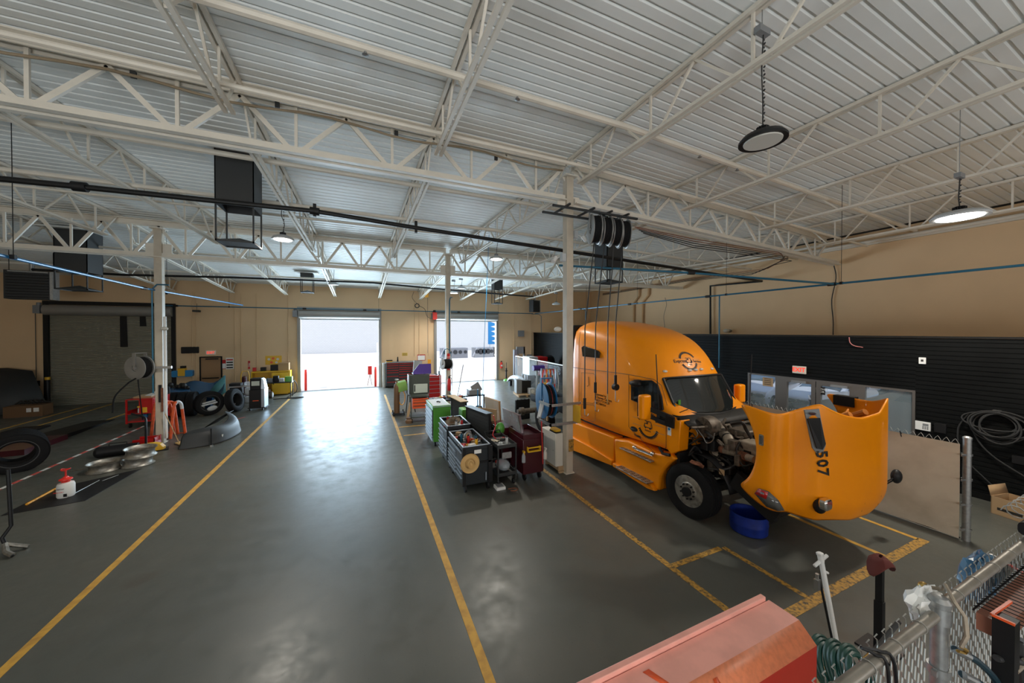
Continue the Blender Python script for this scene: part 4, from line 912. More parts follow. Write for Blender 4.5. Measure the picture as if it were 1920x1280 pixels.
# tipped hood: outer skin
cols = [(5.66, None), (5.63, 3.32), (5.70, 3.13), (5.96, 3.11), (6.13, 2.88), (6.20, 2.84), (6.5, 2.74), (6.9, 2.66), (7.32, 2.62), (7.64, 2.645), (7.72, 2.67), (7.93, 2.90), (8.1, 3.2), (8.14, None)]
topz = [2.39, 2.33, 2.29, 2.33, 2.47, 2.47, 2.30, 2.24, 2.29, 2.48, 2.47, 2.35, 2.33, 2.38]; botz = [1.00, .85, .78, .75, .71, .70, .69, .67, .69, .71, .73, .78, .85, 1.0]
def archY(f): return 3.69+(3.55-3.69)*f-(.13*sin(pi*min(1, f*1.25))) 
rings = []; NR = 12
for i in range(NR+1):
    f = i/NR; row = []
    for j, ((x, y), t_, b) in enumerate(zip(cols, topz, botz)):
        z = t_+(b-t_)*f
        if y is None: y = 3.69-.27*sin(pi*min(1, f*1.02))**.8-.05*f
        e = max(0, (f-.82)/.18); y2 = y+.10*e*e; x2 = x+(.08*e*e if x < 6.9 else -.08*e*e)
        if j in (3, 11): y2 += .02*sin(pi*f)
        row.append(Vector((x2, y2, z)))
    rings.append(row)
m = W('truck_orange'); m.loft(rings, wrap=False); hood = m.build('hood', truck, subd=2, solid=.0, sharp=80)
md = hood.modifiers.new('thick', 'SOLIDIFY'); md.thickness = -.02; md.offset = -1
m = W('truck_orange_inner'); m.loft([[Vector((CX+a, 3.0+.25*(a/1.1)**2, z)) for a in (-.95, -.6, -.2, .2, .6, .95)] for z in (2.18, 2.12, 1.4)], wrap=False)
for a in (-.45, 0, .45): m.tube([(CX+a, 2.78, 2.26), (CX+a*1.1, 2.95, 2.16), (CX+a*1.2, 3.1, 1.9)], .05, 8)
m.build('hood_inner_panel', hood, solid=.02)
m = W('ink'); 
for j, dx in ((7, .2), (8, .3)): m.tube([r_[j].lerp(r_[j+1], dx)+Vector((0, -.012, 0)) for r_ in rings[1:-1]], .005, 4)
m.build('hood_crease', hood)
ca = hood.data.attributes.new('crease_edge', 'FLOAT', 'EDGE'); nc_ = len(cols)
for e_ in hood.data.edges:
    a_, b_ = e_.vertices; ja, jb = a_ % nc_, b_ % nc_
    if ja == jb and ja in (3, 5, 7, 8, 10): ca.data[e_.index].value = {3: .5, 5: .75, 7: .45, 8: .8, 10: .6}[ja]
    elif a_ < nc_ and b_ < nc_: ca.data[e_.index].value = .7
HB = bvh(hood)
# hood vent, number, lamps, hood mirrors
def onhood(u, v, Y=2.86, d=.012): return aY(u, v, Y)-Vector((.3, 1, 0)).normalized()*d
fr = [cast(HB, u, v, .012) or onhood(u, v) for u, v in ((1508, 768), (1535, 766), (1547, 834), (1542, 847), (1531, 849), (1523, 839))]
m = W('mid_grey'); m.add([p for p in fr]+[p+Vector((.1, .3, 0)).normalized()*.03 for p in fr], [tuple(range(6))[::-1], tuple(range(6, 12))]+[(i, (i+1) % 6, 6+(i+1) % 6, 6+i) for i in range(6)]); vo = m.build('hood_vent', hood)
ins = [cast(HB, u, v, .045) or onhood(u, v) for u, v in ((1513, 784), (1534, 782), (1543, 830), (1538, 841), (1529, 839))]
m = W('black_plastic'); m.add([p for p in ins]+[p+Vector((.1, .3, 0)).normalized()*.012 for p in ins], [tuple(range(5))[::-1], tuple(range(5, 10))]+[(i, (i+1) % 5, 5+(i+1) % 5, 5+i) for i in range(5)]); m.build('vent_opening', vo)
m = W('maroon'); q = cast(HB, 1523, 775, .02); m.ball(q, (.07, .03, .02)); m.build('vent_emblem', vo)
q = cast(HB, 1541, 868, .01); nrm = Vector((-.42, -.9, 0)).normalized(); rt = Vector((.08, -.03, -1))
drape(text('hood_number', '507', .23, 'ink', T_ @ frame(q, rt, Vector((.9, -.42, .08))), hood, bold=.006, spacing=1.15), HB, (-.42, -.9, 0), .012)
q = Vector((5.655, 3.32, aX(1432, 825, 5.65).z)); m = W('chrome'); m.rbox(5.622, 5.66, q.y-.035, q.y+.035, q.z-.085, q.z+.085, .02, 'x'); o = m.build('side_marker', hood); m = W('lamp_clear'); m.rbox(5.612, 5.624, q.y-.02, q.y+.02, q.z-.06, q.z+.06, .01, 'x'); m.build('marker_lens', o)
hp = [(5.62, 3.40, 1.02), (5.60, 3.33, 1.13), (5.62, 3.2, 1.13), (5.66, 3.10, 1.04), (5.72, 3.05, .91), (5.70, 3.12, .87), (5.64, 3.24, .89)]
hc = Vector((5.63, 3.18, 1.0))
m = W('lamp_clear'); n = len(hp); vs = [Vector(p) for p in hp]; m.add(vs+[hc+Vector((-.04, -.03, 0))], [(i, (i+1) % n, n) for i in range(n)]); o = m.build('headlight', hood, solid=.02, sharp=60)
m = W('lamp_red'); m.add([Vector(hp[0])+Vector((-.025, -.01, 0)), Vector(hp[1])+Vector((-.025, -.01, 0)), Vector(hp[2])+Vector((-.035, -.01, 0)), hc+Vector((-.06, .03, .02))], [(0, 1, 2, 3)]); m.build('turn_signal', o, solid=.006)
q = cast(HB, 1538, 944, .0); m = W('black_plastic'); m.ball(q+Vector((-.01, .0, -.03)), (.10, .08, .11)); m.build('hood_mirror_base', hood)
m = W('chrome'); m.rbox(q.x-.11, q.x+.07, q.y-.12, q.y-.02, q.z-.05, q.z+.11, .05, 'y', 5); m.build('hood_mirror', hood, bevel=.02)
q = Vector((8.42, 2.78, 1.05)); m = W('black_plastic'); m.ball(q, (.10, .07, .12)); m.tube([q, q+Vector((-.28, .03, -.06)), q+Vector((-.62, .05, -.06))], .012, 6); m.tube([q+Vector((0, 0, -.04)), q+Vector((-.3, .03, -.10)), q+Vector((-.62, .05, -.10))], .010, 6); m.build('hood_mirror', hood)
q = Vector((8.16, 3.25, 2.3)); m = W('black_plastic'); m.box(8.05, 8.2, 3.2, 3.5, 2.18, 2.36); m.build('fender_bracket', hood)
# drip drum under the axle
q = aZ(1417, 985); t = thing('blue_drum', 'cut down blue plastic drum on the floor under the truck nose', 'drum', (6.30, 3.92, 0))
m = MB('blue_barrel'); m.lathe([(.02, .01), (.27, .01), (.285, .03), (.29, .15), (.295, .17), (.29, .19), (.29, .34), (.28, .34), (.275, .19), (.27, .04), (.02, .03)], n=32, closed=True); m.build('shell', t)
# ------------------------------------------------------------------ shop equipment
def caster(m, x, y, r=.06): m.cyl((x-.02, y, r), (x+.02, y, r), r, n=16); m.box(x-.025, x+.025, y-.03, y+.03, r, r*2.1)
def wheels(t, x0, x1, y0, y1, r=.06, mt='black_plastic'):
    for x in (x0, x1):
        for y in (y0, y1): m = MB(mt); caster(m, x, y, r); m.build('caster', t)
def chest(name, label, loc, w, l, z0, z1, body, trim, rows, cat='tool cabinet', split=None, rz=0, grp=None, face=-1, colfac=None):
    """drawers on the side of constant x = face*w/2, along y"""
    t = thing(name, label, cat, loc, rz, grp)
    m = MB(body); m.box(-w/2+.02, w/2-.0, -l/2, l/2, z0, z1-.09); 
    for a, b, c, d in ((-w/2, -w/2+.02, -l/2, l/2), (w/2-.02, w/2, -l/2, l/2), (-w/2, w/2, -l/2, -l/2+.02), (-w/2, w/2, l/2-.02, l/2)): m.box(a, b, c, d, z1-.09, z1)
    m.build('body', t, bevel=.008)
    m = MB(trim)
    for a, b, c, d in ((-w/2-.01, -w/2+.02, -l/2-.01, l/2+.01), (w/2-.02, w/2+.01, -l/2-.01, l/2+.01), (-w/2, w/2, -l/2-.01, -l/2+.02), (-w/2, w/2, l/2-.02, l/2+.01)): m.box(a, b, c, d, z1, z1+.018)
    m.build('top_rim', t, bevel=.004)
    xf = face*w/2
    for (y0, y1, hs) in rows:
        z = z0+.02; H_ = (z1-.10-z0-.02); tot = sum(hs)
        for h in hs:
            hh = H_*h/tot; m = MB(colfac or body); m.box(min(xf, xf+face*.02), max(xf, xf+face*.02), y0+.008, y1-.008, z+.006, z+hh-.006); d = m.build('drawer', t)
            m = MB(trim); zz = z+hh-.03; m.box(min(xf+face*.02, xf+face*.045), max(xf+face*.02, xf+face*.045), y0+.012, y1-.012, zz, zz+.02); m.build('drawer_pull', d); z += hh
    return t
# front dark chest with straw hat
t = chest('tool_chest', 'nearest dark grey rolling tool chest, a straw hat hung on its end', (2.33, 7.95, 0), .62, 1.30, .16, 1.00, 'box_grey', 'silver_trim', [(-.64, -.12, [1.6, 1, 1, 1, 2.4]), (-.11, .64, [1.6, 1, 1, 1, 1, 1.6, 1.6])], grp='dark rolling tool chests')
wheels(t, -.25, .27, -.60, .55, .085)
m = MB('black_plastic'); m.box(-.31, .33, -.69, -.65, .62, .66); m.box(-.33, -.26, -.69, -.65, .16, .98); m.box(.26, .36, -.69, -.65, .16, .98); m.build('end_frame', t)
m = MB('paper'); m.box(-.06, .10, -.668, -.660, .84, .92); m.build('end_label', t)
m = MB('silver_trim'); m.box(.20, .22, -.68, -.66, .22, .40); m.build('end_latch', t)
t2 = chest('tool_chest', 'second dark grey rolling tool chest, a brown hat and tools on top', (2.32, 9.25, 0), .60, .98, .16, 1.09, 'box_grey', 'silver_trim', [(-.48, -.12, [1.6, 1, 1, 1, 2.4]), (-.11, .48, [1.6, 1, 1, 1, 1, 1.6, 1.6])], grp=None)
wheels(t2, -.22, .22, -.4, .4, .075); t2['group'] = 'dark rolling tool chests'
# straw hat on the end
def hat(loc, rot, mt, label, r=.19, hc=.11):
    t = thing('hat', label, 'hat', loc, rot=rot)
    m = MB(mt); m.lathe([(.01, hc*.86), (r*.22, hc*.80), (r*.40, hc), (r*.47, hc*.9), (r*.50, .02), (r*.62, .004), (r*.85, .0), (r, .022), (r*.99, .030), (r*.85, .010), (r*.6, .014), (r*.46, .02), (.01, .02)], n=36); o = m.build('crown_and_brim', t)
    for v_ in o.data.vertices:
        if v_.co.z > hc*.5: v_.co.x *= .72; v_.co.z -= .03*math.exp(-(v_.co.x/.03)**2)
    m = MB('brown_leather' if mt == 'brown_hat' else 'straw'); m.lathe([(r*.515, .02), (r*.52, .045), (r*.50, .045), (r*.50, .02)], n=32, closed=True); m.build('band', t)
    return t
hat((2.16, 7.265, .66), (R(90), R(-12), 0), 'straw', 'straw hat hung on the end of the nearest tool chest', .215, .13)
hat((2.25, 9.10, 1.12), (R(12), R(-14), 0), 'brown_hat', 'brown bucket-like hat lying on the second tool chest', .20, .14)
hat((2.30, 7.95, 1.06), (R(95), R(10), .6), 'mid_grey', 'grey cap lying among the clutter of the nearest tool chest', .13, .12)
# loose tools
def clutter(x0, x1, y0, y1, z, n, names, seed, where):
    random.seed(seed)
    for k in range(n):
        x, y = random.uniform(x0, x1), random.uniform(y0, y1); a = random.uniform(0, pi); nm, cat = random.choice(names); M = Matrix.Translation((x, y, z)) @ Matrix.Rotation(a, 4, 'Z')
        m = MB(); 
        if nm == 'wrench': m.mat('steel'); m.bar((-.09, 0, .012), (.09, 0, .012), .018, .008); m.cyl((-.10, 0, .004), (-.10, 0, .018), .022, n=10); m.cyl((.10, 0, .004), (.10, 0, .018), .018, n=10); lab = 'steel wrench'
        elif nm == 'spray_can': c = random.choice(['red', 'blue_pipe', 'light_grey', 'yellow']); m.mat(c); m.cyl((0, 0, 0), (0, 0, .17), .032, n=14); m.mat('black_plastic'); m.cyl((0, 0, .17), (0, 0, .20), .02, n=10); lab = {'red': 'red', 'blue_pipe': 'dark blue', 'light_grey': 'grey', 'yellow': 'yellow'}[c]+' spray can'
        elif nm == 'parts_box': c = random.choice(['cardboard', 'paper', 'black_plastic', 'mid_grey']); m.mat(c); a_, b_, c_ = random.uniform(.05, .09), random.uniform(.04, .07), random.uniform(.04, .10); m.box(-a_, a_, -b_, b_, 0, c_); m.mat('mid_grey'); m.box(-a_, a_, -.008, .008, c_, c_+.002); lab = {'cardboard': 'small cardboard box', 'paper': 'small white box', 'black_plastic': 'small black case', 'mid_grey': 'small grey case'}[c]
        elif nm == 'impact_gun': m.mat(random.choice(['black_plastic', 'red', 'orange_red'])); m.cyl((-.08, 0, .04), (.06, 0, .04), .032, .028, 12); m.bar((-.02, 0, .04), (-.03, .11, .03), .035, .04); m.mat('steel'); m.cyl((.06, 0, .04), (.10, 0, .04), .012, n=8); lab = 'pistol-grip impact gun'
        elif nm == 'tape_roll': m.mat(random.choice(['yellow', 'black_plastic', 'light_grey'])); m.lathe([(.025, 0), (.05, 0), (.05, .04), (.025, .04)], n=18, closed=True); lab = 'roll of tape'
        elif nm == 'socket_tray': m.mat('black_metal'); m.box(-.10, .10, -.03, .03, 0, .02); m.mat('steel'); [m.cyl((-.085+q*.028, 0, .02), (-.085+q*.028, 0, .055), .011, n=8) for q in range(7)]; lab = 'small tray of upright sockets'
        else: m.mat(random.choice(['cloth_white', 'red', 'mid_grey'])); m.loft([[Vector((p*.035, q*.03, .012+.012*sin(p*2+q*3)+.01*cos(q*2))) for p in range(-3, 4)] for q in range(-2, 3)], wrap=False); lab = 'crumpled shop cloth'
        o = m.build(nm, None, solid=.003 if nm == 'cloth' else 0); o.matrix_world = M; tag(o, lab+' lying '+where, cat, 'loose tools and supplies '+where)
ALLT = [('wrench', 'wrench'), ('spray_can', 'can'), ('parts_box', 'box'), ('impact_gun', 'power tool'), ('tape_roll', 'tape'), ('socket_tray', 'sockets'), ('cloth', 'cloth')]
def clut(x0, x1, y0, y1, z, n, seed, where):
    names = ALLT if n > 6 else ALLT; clutter(x0, x1, y0, y1, z, n, names, seed, where)
clut(2.10, 2.56, 7.42, 8.5, .915, 26, 11, 'on the nearest tool chest')
clut(2.10, 2.54, 8.85, 9.65, 1.005, 16, 12, 'on the second tool chest')
# pegboard backs and lids standing along the chests
def panel(name, label, P0, P1, z0, z1, th, mt, holes=False, lean=0, cat='panel'):
    P0, P1 = Vector((*P0, 0)), Vector((*P1, 0)); d = (P1-P0); L = d.length; t = thing(name, label, cat, P0, atan2(d.y, d.x))
    M = Matrix.Rotation(lean, 4, 'X') if lean else Matrix()
    m = MB(mt); m.M = Matrix.Translation((0, 0, z0)) @ M; m.box(0, L, -th/2, th/2, 0, z1-z0); m.build('board', t, bevel=.004)
    if holes:
        m = MB('black_plastic'); m.M = Matrix.Translation((0, 0, z0)) @ M
        for i in range(int(L/.09)):
            for j in range(int((z1-z0)/.09)):
                for s in (-1, 1): m.cyl((.06+i*.09, s*(th/2), .06+j*.09), (.06+i*.09, s*(th/2+.002), .06+j*.09), .009, n=6)
        tag(m.build('peg_holes', t), kind='stuff')
        m = MB('black_metal'); m.M = Matrix.Translation((0, 0, z0)) @ M
        for a, b, c, e in ((-.03, 0, 0, z1-z0), (L, L+.03, 0, z1-z0)): m.box(a, b, -.03, .03, c-z0 if False else c, e)
        m.box(0, L, -.10, .10, z1-z0, z1-z0+.02); m.build('frame', t)
    return t
panel('pegboard', 'tall dark pegboard rising behind the nearest tool chests', (2.74, 9.45), (2.99, 8.30), .02, 1.42, .03, 'charcoal', True)
t = panel('pegboard', 'pegboard with light top shelf beyond the green tool bag', (2.99, 12.3), (3.12, 10.95), .02, 1.20, .03, 'charcoal', True)
m = MB('plywood'); m.box(.0, 1.35, -.18, .10, 1.225, 1.245); m.build('shelf_top', t)
m = MB('red'); m.tube(spline([(3.0, 8.05, 1.45), (3.04, 8.0, 1.2), (2.95, 7.95, 1.0), (3.02, 7.9, .9)], 5), .012, 6); tag(m.build('air_line'), 'red and yellow curly line hanging on the near pegboard', 'hose')
# green cabinet
t = chest('tool_cabinet', 'bright green tall tool cabinet behind the dark chests', (2.27, 11.2, 0), .56, 1.15, .14, 1.20, 'green', 'silver_trim', [(-.56, .56, [1.3, 1, 1, 1, 1, 1.1, 1.2, 1.4])], colfac='silver_trim')
wheels(t, -.2, .2, -.5, .5, .065)
m = MB('green'); m.box(-.28, .28, -.575, .575, 1.22, 1.24); m.build('lid', t); m = MB('light_grey'); m.box(-.25, .25, -.54, .54, 1.24, 1.245); m.build('lid_mat', t)
m = MB('black_metal'); m.bar((-.285, -.59, .35), (-.285, -.59, 1.1), .02); m.build('side_handle', t)
m = MB('black_plastic'); m.ball((2.26, 11.2, 1.262), (.05, .03, .018)); m.ball((2.31, 11.14, 1.26), (.03, .05, .015)); tag(m.build('small_gadget'), 'tiny black gadget lying on the green cabinet top', 'gadget')
# service cart
t = thing('service_cart', 'dark grey two-shelf service cart between the tool chest and the maroon chest', 'cart', (3.05, 7.72, 0))
for z, h in ((.86, .09), (.22, .09)):
    m = MB('charcoal'); m.box(-.23, .23, -.45, .45, z, z+.012)
    for a, b, c, d in ((-.23, -.22, -.45, .45), (.22, .23, -.45, .45), (-.23, .23, -.45, -.44), (-.23, .23, .44, .45)): m.box(a, b, c, d, z, z+h)
    m.build('shelf', t)
for x in (-.22, .22):
    for y in (-.44, .44): m = MB('charcoal'); m.bar((x, y, .12), (x, y, .95), .03); m.build('post', t)
wheels(t, -.18, .18, -.38, .38, .055)
m = MB('galv'); m.rbox(-.13, .10, -.47, -.455, .64, .78, .02, 'y'); m.build('end_plaque', t)
m = MB('charcoal'); m.tube([(-.2, .45, .95), (-.2, .55, 1.0), (.2, .55, 1.0), (.2, .45, .95)], .012, 6); m.build('push_handle', t)
clut(2.88, 3.22, 7.40, 8.05, .875, 9, 13, 'on the grey service cart')
m = MB('plastic_clear'); m.ball((3.08, 7.6, .37), (.16, .24, .13)); tag(m.build('plastic_bag'), 'clear plastic bag bulging on the lower shelf of the service cart', 'bag')
m = MB('red_bright'); m.ball((3.10, 7.95, .30), (.08, .12, .05)); m.bar((3.1, 7.9, .34), (3.2, 7.8, .36), .03); tag(m.build('red_tool'), 'bright red tool on the lower shelf of the service cart', 'tool')
m = MB('paper'); m.box(2.74, 2.95, 7.12, 7.34, 0, .06); m.mat('mid_grey'); m.box(2.77, 2.92, 7.15, 7.31, .06, .07); o = m.build('manual'); tag(o, 'white booklet box lying on the floor by the service cart wheel', 'box')
m = MB('rust'); m.tube(spline([(3.02, 7.0, .01), (3.12, 6.95, .012), (3.2, 7.02, .01), (3.12, 7.08, .012), (3.0, 7.1, .01)], 5), .012, 6); tag(m.build('rope'), 'dark red rope bit on the floor before the service cart', 'rope')
m = MB('green'); m.ball((3.30, 8.35, 1.0), (.13, .10, .17), 12, 10); o = m.build('green_hose_coil'); tag(o, 'coiled bright green cord hung beside the maroon chest', 'cord')
# maroon chest with lids
t = thing('maroon_chest', 'tall maroon tool chest beside the near column, yellow tray hooked on its end', 'tool cabinet', (3.74, 7.75, 0))
m = MB('maroon'); m.box(-.27, .27, -.44, .42, .16, .98)
for a, b, c, d in ((-.27, -.25, -.44, .42), (.25, .27, -.44, .42), (-.27, .27, -.44, -.42), (-.27, .27, .40, .42)): m.box(a, b, c, d, .98, 1.10)
m.build('body', t, bevel=.01); wheels(t, -.2, .2, -.36, .36, .085)
m = MB('black_metal'); m.box(.27, .29, -.42, .4, .18, 1.08); m.build('side_rail', t)
m = MB('yellow_cab'); m.box(-.18, .16, -.52, -.45, .70, .72); m.box(-.18, .16, -.53, -.52, .70, .73); m.box(-.18, .16, -.53, -.52, .79, .82); m.box(-.18, -.16, -.52, -.45, .70, .82); m.box(.14, .16, -.52, -.45, .70, .82); m.build('hook_tray', t)
for s, (x, c_, lb) in enumerate(((3.46, 'plastic_clear', 'clear spray bottle with yellow trigger hooked on the maroon chest'), (4.03, 'cream', 'cream spray bottle hanging at the right corner of the maroon chest'))):
    b = thing('spray_bottle', lb, 'bottle', (x, 7.26, .48)); m = MB(c_); m.lathe([(.01, 0), (.042, .0), (.045, .02), (.043, .15), (.02, .20), (.018, .23), (.01, .23)], n=16); m.build('bottle', b)
    m = MB('yellow' if s == 0 else 'cream'); m.box(-.02, .02, -.05, .03, .23, .27); m.bar((0, -.03, .24), (0, -.05, .19), .012); m.build('trigger', b)
m = MB('red'); m.tube([(3.92, 7.24, 1.40), (3.94, 7.24, 1.0), (3.95, 7.22, .38)], .012, 6); tag(m.build('red_rope'), 'thin red cord hanging over the end of the maroon chest', 'cord')
# big dark maroon body beside it (rounded, glossy)
t = thing('maroon_locker', 'rounded glossy maroon locker between the cart and the maroon chest', 'cabinet', (3.50, 8.65, 0)); m = MB('maroon'); m.rbox(-.22, .25, -.35, .45, .12, 1.02, .08, 'z', 4); m.build('body', t, bevel=.02); wheels(t, -.15, .18, -.25, .35, .055)
m = MB('black_metal'); m.box(-.24, -.22, -.3, .4, .3, .95); m.build('door_edge', t)
# wrapped lids (maroon and tan) shrink-wrapped boards
def wrapped(label, pts, mt, th=.05):
    t = thing('wrapped_panel', label, 'panel', pts[0]); m = MB(mt); P_ = [Vector(p)-Vector(pts[0]) for p in pts]; n = (P_[1]-P_[0]).cross(P_[3]-P_[0]).normalized()*th
    m.add(P_+[p+n for p in P_], [(0, 1, 2, 3), (7, 6, 5, 4), (0, 4, 5, 1), (1, 5, 6, 2), (2, 6, 7, 3), (3, 7, 4, 0)]); m.build('board', t)
    random.seed(len(label)); m = MB('plastic_clear'); g = []
    for i in range(9):
        row = []
        for j in range(13):
            a, b = i/8, j/12; p = P_[0].lerp(P_[1], b).lerp(P_[3].lerp(P_[2], b), a); row.append(p-n.normalized()*(.008+random.uniform(0, .022)))
        g.append(row)
    m.loft(g, wrap=False); m.loft([[p+n*1.0+n.normalized()*.03 for p in r_] for r_ in g], wrap=False); o = m.build('shrink_wrap', t, sharp=10)
    return t
A = lambda u, v, Y: tuple(aY(u, v, Y))
wrapped('shrink-wrapped maroon lid standing open on the maroon chest', [A(983, 815, 7.55), A(945, 763, 8.9), A(974, 776, 8.9) if False else A(945, 763, 8.9), A(983, 815, 7.55)] if False else [A(949, 795, 8.9), A(982, 816, 7.5), A(976, 778, 7.6), A(945, 764, 9.0)], 'maroon')
wrapped('shrink-wrapped tan board standing behind the pegboard', [(*A(916, 778, 10.0)[:2], .03), (*A(944, 792, 9.2)[:2], .03), A(938, 752, 9.3), A(911, 743, 10.1)], 'cardboard')
t = panel('cardboard_sheet', 'tall tan cardboard sheet leaning behind the service cart', (3.02, 9.55), (3.45, 9.0), .05, 1.35, .03, 'cardboard', cat='cardboard')
t = panel('grey_board', 'grey rounded board standing behind the service cart', (2.96, 9.25), (3.22, 8.9), .1, 1.0, .03, 'mid_grey', cat='board')
# white cabinet on the near column with yellow pad
t = thing('wall_cabinet', 'white metal cabinet fixed to the foot of the near column', 'cabinet', (4.60, 7.72, 0)); a = aZ(1030, 870); 
m = MB('cream'); m.box(-.17, .03, -.30, .42, .16, .98); m.build('body', t, bevel=.008)
m = MB('cream'); m.box(-.185, -.17, -.29, .41, .17, .97); d = m.build('door', t, bevel=.003); m = MB('steel'); m.cyl((-.19, -.2, .55), (-.20, -.2, .55), .015); m.build('lock', d)
m = MB('wood'); m.box(-.1, .2, -.34, -.28, 0, .05); m.box(-.1, .2, .3, .36, 0, .16); m.box(-.1, .1, -.30, .3, .05, .16); m.build('plinth', t)
t = thing('yellow_case', 'yellow and black case lying on the white cabinet', 'case', (4.53, 7.62, .985)); m = MB('yellow'); m.rbox(-.09, .09, -.15, .15, .02, .08, .05); m.build('shell', t, bevel=.02); m = MB('black_plastic'); m.rbox(-.10, .10, -.16, .16, 0, .025, .05); m.build('bumper', t)
m = MB('line_worn'); m.box(4.70, 4.845, 7.262, 7.268, .55, .85); tag(m.build('hazard_label'), 'worn yellow and black hazard label low on the near column', 'label')
m = MB('yellow'); m.box(4.845, 4.87, 7.0, 7.34, 1.30, 1.72); tag(m.build('yellow_plate'), 'yellow backing plate behind the strut straps of the near column', 'plate')
# black open case leaning, behind the maroon chest
t = thing('black_case', 'big black hard case standing open on the floor beyond the maroon chest', 'case', (6.0, 12.35, 0), R(4)); t.location = aZ(978, 786); t.location.z = 0
m = MB('black_plastic'); m.rbox(-.28, .36, -.05, .05, 0, .80, .03, 'y'); m.build('lid', t, bevel=.01); m = MB('black_metal'); m.rbox(-.24, .32, -.06, -.05, .05, .74, .03, 'y')
for k in range(4): m.box(-.22+k*.17, -.19+k*.17, -.06, .0, .78, .82)
m.build('lid_lining', t)
# ---------- workbench cluster by the distant column
t = thing('service_cart', 'tall dark rolling workstation with orange drawers and grey back panel', 'cart', (2.10, 14.1, 0), R(-4))
m = MB('olive_dark')
for x in (-.33, .33):
    for y in (-.4, .4): m.bar((x, y, .1), (x, y, 1.0), .04)
m.box(-.35, .35, -.42, .42, .98, 1.03); m.box(-.35, .35, -.42, .42, .18, .22); m.build('frame', t)
for k in range(3): m = MB('orange_red'); m.box(-.27, .33, -.44, -.40, .55+k*.12, .66+k*.12); d = m.build('drawer', t); m = MB('olive_dark'); m.box(-.24, .30, -.455, -.44, .64+k*.12, .655+k*.12); m.build('drawer_pull', d)
m = MB('orange_red'); m.box(-.28, .34, -.40, .38, .54, .92); m.build('drawer_box', t)
wheels(t, -.3, .3, -.38, .38, .07)
m = MB('olive_dark'); m.box(-.38, .42, .1, .35, 1.03, 1.78); m.build('back_cabinet', t, bevel=.01)
m = MB('screen'); m.box(-.20, .34, .06, .10, 1.06, 1.42); o = m.build('white_panel', t, bevel=.01); m = MB('black_plastic'); m.box(-.18, -.14, .055, .06, 1.12, 1.38); m.build('slot', o)
m = MB('silver_trim'); m.box(-.42, -.38, -.05, .38, 1.03, 1.80); m.build('side_edge', t)
t = thing('purple_case', 'open dark purple case on top of the tall grey workstation', 'case', (2.2, 14.3, 1.80)); m = MB('purple'); m.add([(-.3, 0, 0), (.42, 0, 0), (.42, .05, .40), (-.05, .05, .40), (-.3, .03, .1), (-.3, .03, 0), (.42, .03, 0), (.42, .08, .40), (-.05, .08, .40), (-.3, .06, .1)], [(0, 1, 2, 3, 4), (9, 8, 7, 6, 5), (0, 5, 6, 1), (1, 6, 7, 2), (2, 7, 8, 3), (3, 8, 9, 4), (4, 9, 5, 0)]); m.build('lid', t); m = MB('black_plastic'); m.box(-.3, .42, .03, .35, 0, .05); m.build('tray', t)
# long red/black drawer chest against back wall
t = thing('tool_chest', 'wide black chest with many red-trimmed drawers against the back wall', 'tool cabinet', (2.55, 22.95, 0)); m = MB('charcoal'); m.box(-1.15, .95, -.3, .35, .1, 1.55); m.build('body', t, bevel=.01)
m = MB('mid_grey'); m.box(-1.18, .98, -.32, .37, 1.55, 1.60); m.build('worktop', t)
for x0, x1, zs in ((-1.12, -.42, [.15, .4, .75, .98, 1.12, 1.27, 1.41]), (-.4, .32, [.15, .32, .5, .68, .86, 1.02, 1.16, 1.27, 1.41]), (.34, .92, [.15, .5, .86, 1.02, 1.16, 1.27, 1.41])):
    for a, b in zip(zs, zs[1:]+[1.53]): m = MB('charcoal'); m.box(x0, x1, -.32, -.30, a, b-.01); d = m.build('drawer', t); m = MB('red'); m.box(x0+.01, x1-.01, -.335, -.32, b-.05, b-.02); m.build('drawer_pull', d)
for (x, c_, h, lb) in ((-.95, 'black_plastic', .12, 'black and yellow battery case on the wide red-trimmed chest'), (-.45, 'black_plastic', .30, 'dark bottle standing on the wide red-trimmed chest')):
    m = MB(c_); (m.cyl((0, 0, 0), (0, 0, h), .05, .03) if h > .2 else (m.box(-.18, .18, -.08, .08, .05, h), m.mat('yellow'), m.box(-.18, .18, -.08, .08, 0, .05))); o = m.build('bottle' if h > .2 else 'battery_case', None, (2.55+x, 22.9, 1.605)); tag(o, lb, 'bottle' if h > .2 else 'case')
m = MB('cream'); m.box(1.22, 1.36, 22.9, 23.3, 0, 1.5); m.mat('light_grey'); m.box(1.20, 1.38, 22.88, 23.32, 1.5, 1.53); tag(m.build('post_guard'), 'narrow white post standing just right of the middle bay door', 'post')
t = thing('tool_chest', 'red tool chest piled with clutter left of the distant column', 'tool cabinet', (3.35, 18.2, 0)); m = MB('red'); m.box(-.55, .45, -.3, .3, .12, 1.25); m.build('body', t, bevel=.01)
for k in range(5): m = MB('red'); m.box(-.52, .42, -.32, -.30, .2+k*.2, .38+k*.2); d = m.build('drawer', t); m = MB('silver_trim'); m.box(-.5, .4, -.335, -.32, .35+k*.2, .37+k*.2); m.build('drawer_pull', d)
wheels(t, -.4, .35, -.25, .25)
clut(2.85, 3.75, 18.0, 18.45, 1.25, 12, 21, 'on the red tool chest')
m = MB('light_grey'); m.loft([[Vector((x, y, z)) for x, y in ((-.22, 0), (.2, 0), (.2, .06), (-.22, .06))] for z in (0, .45, .75)]); o = m.build('metal_bracket', None, (2.62, 18.2, 1.27), (R(-8), R(6), 0)); 
tag(o, 'pale metal plate standing upright behind the purple case', 'panel')
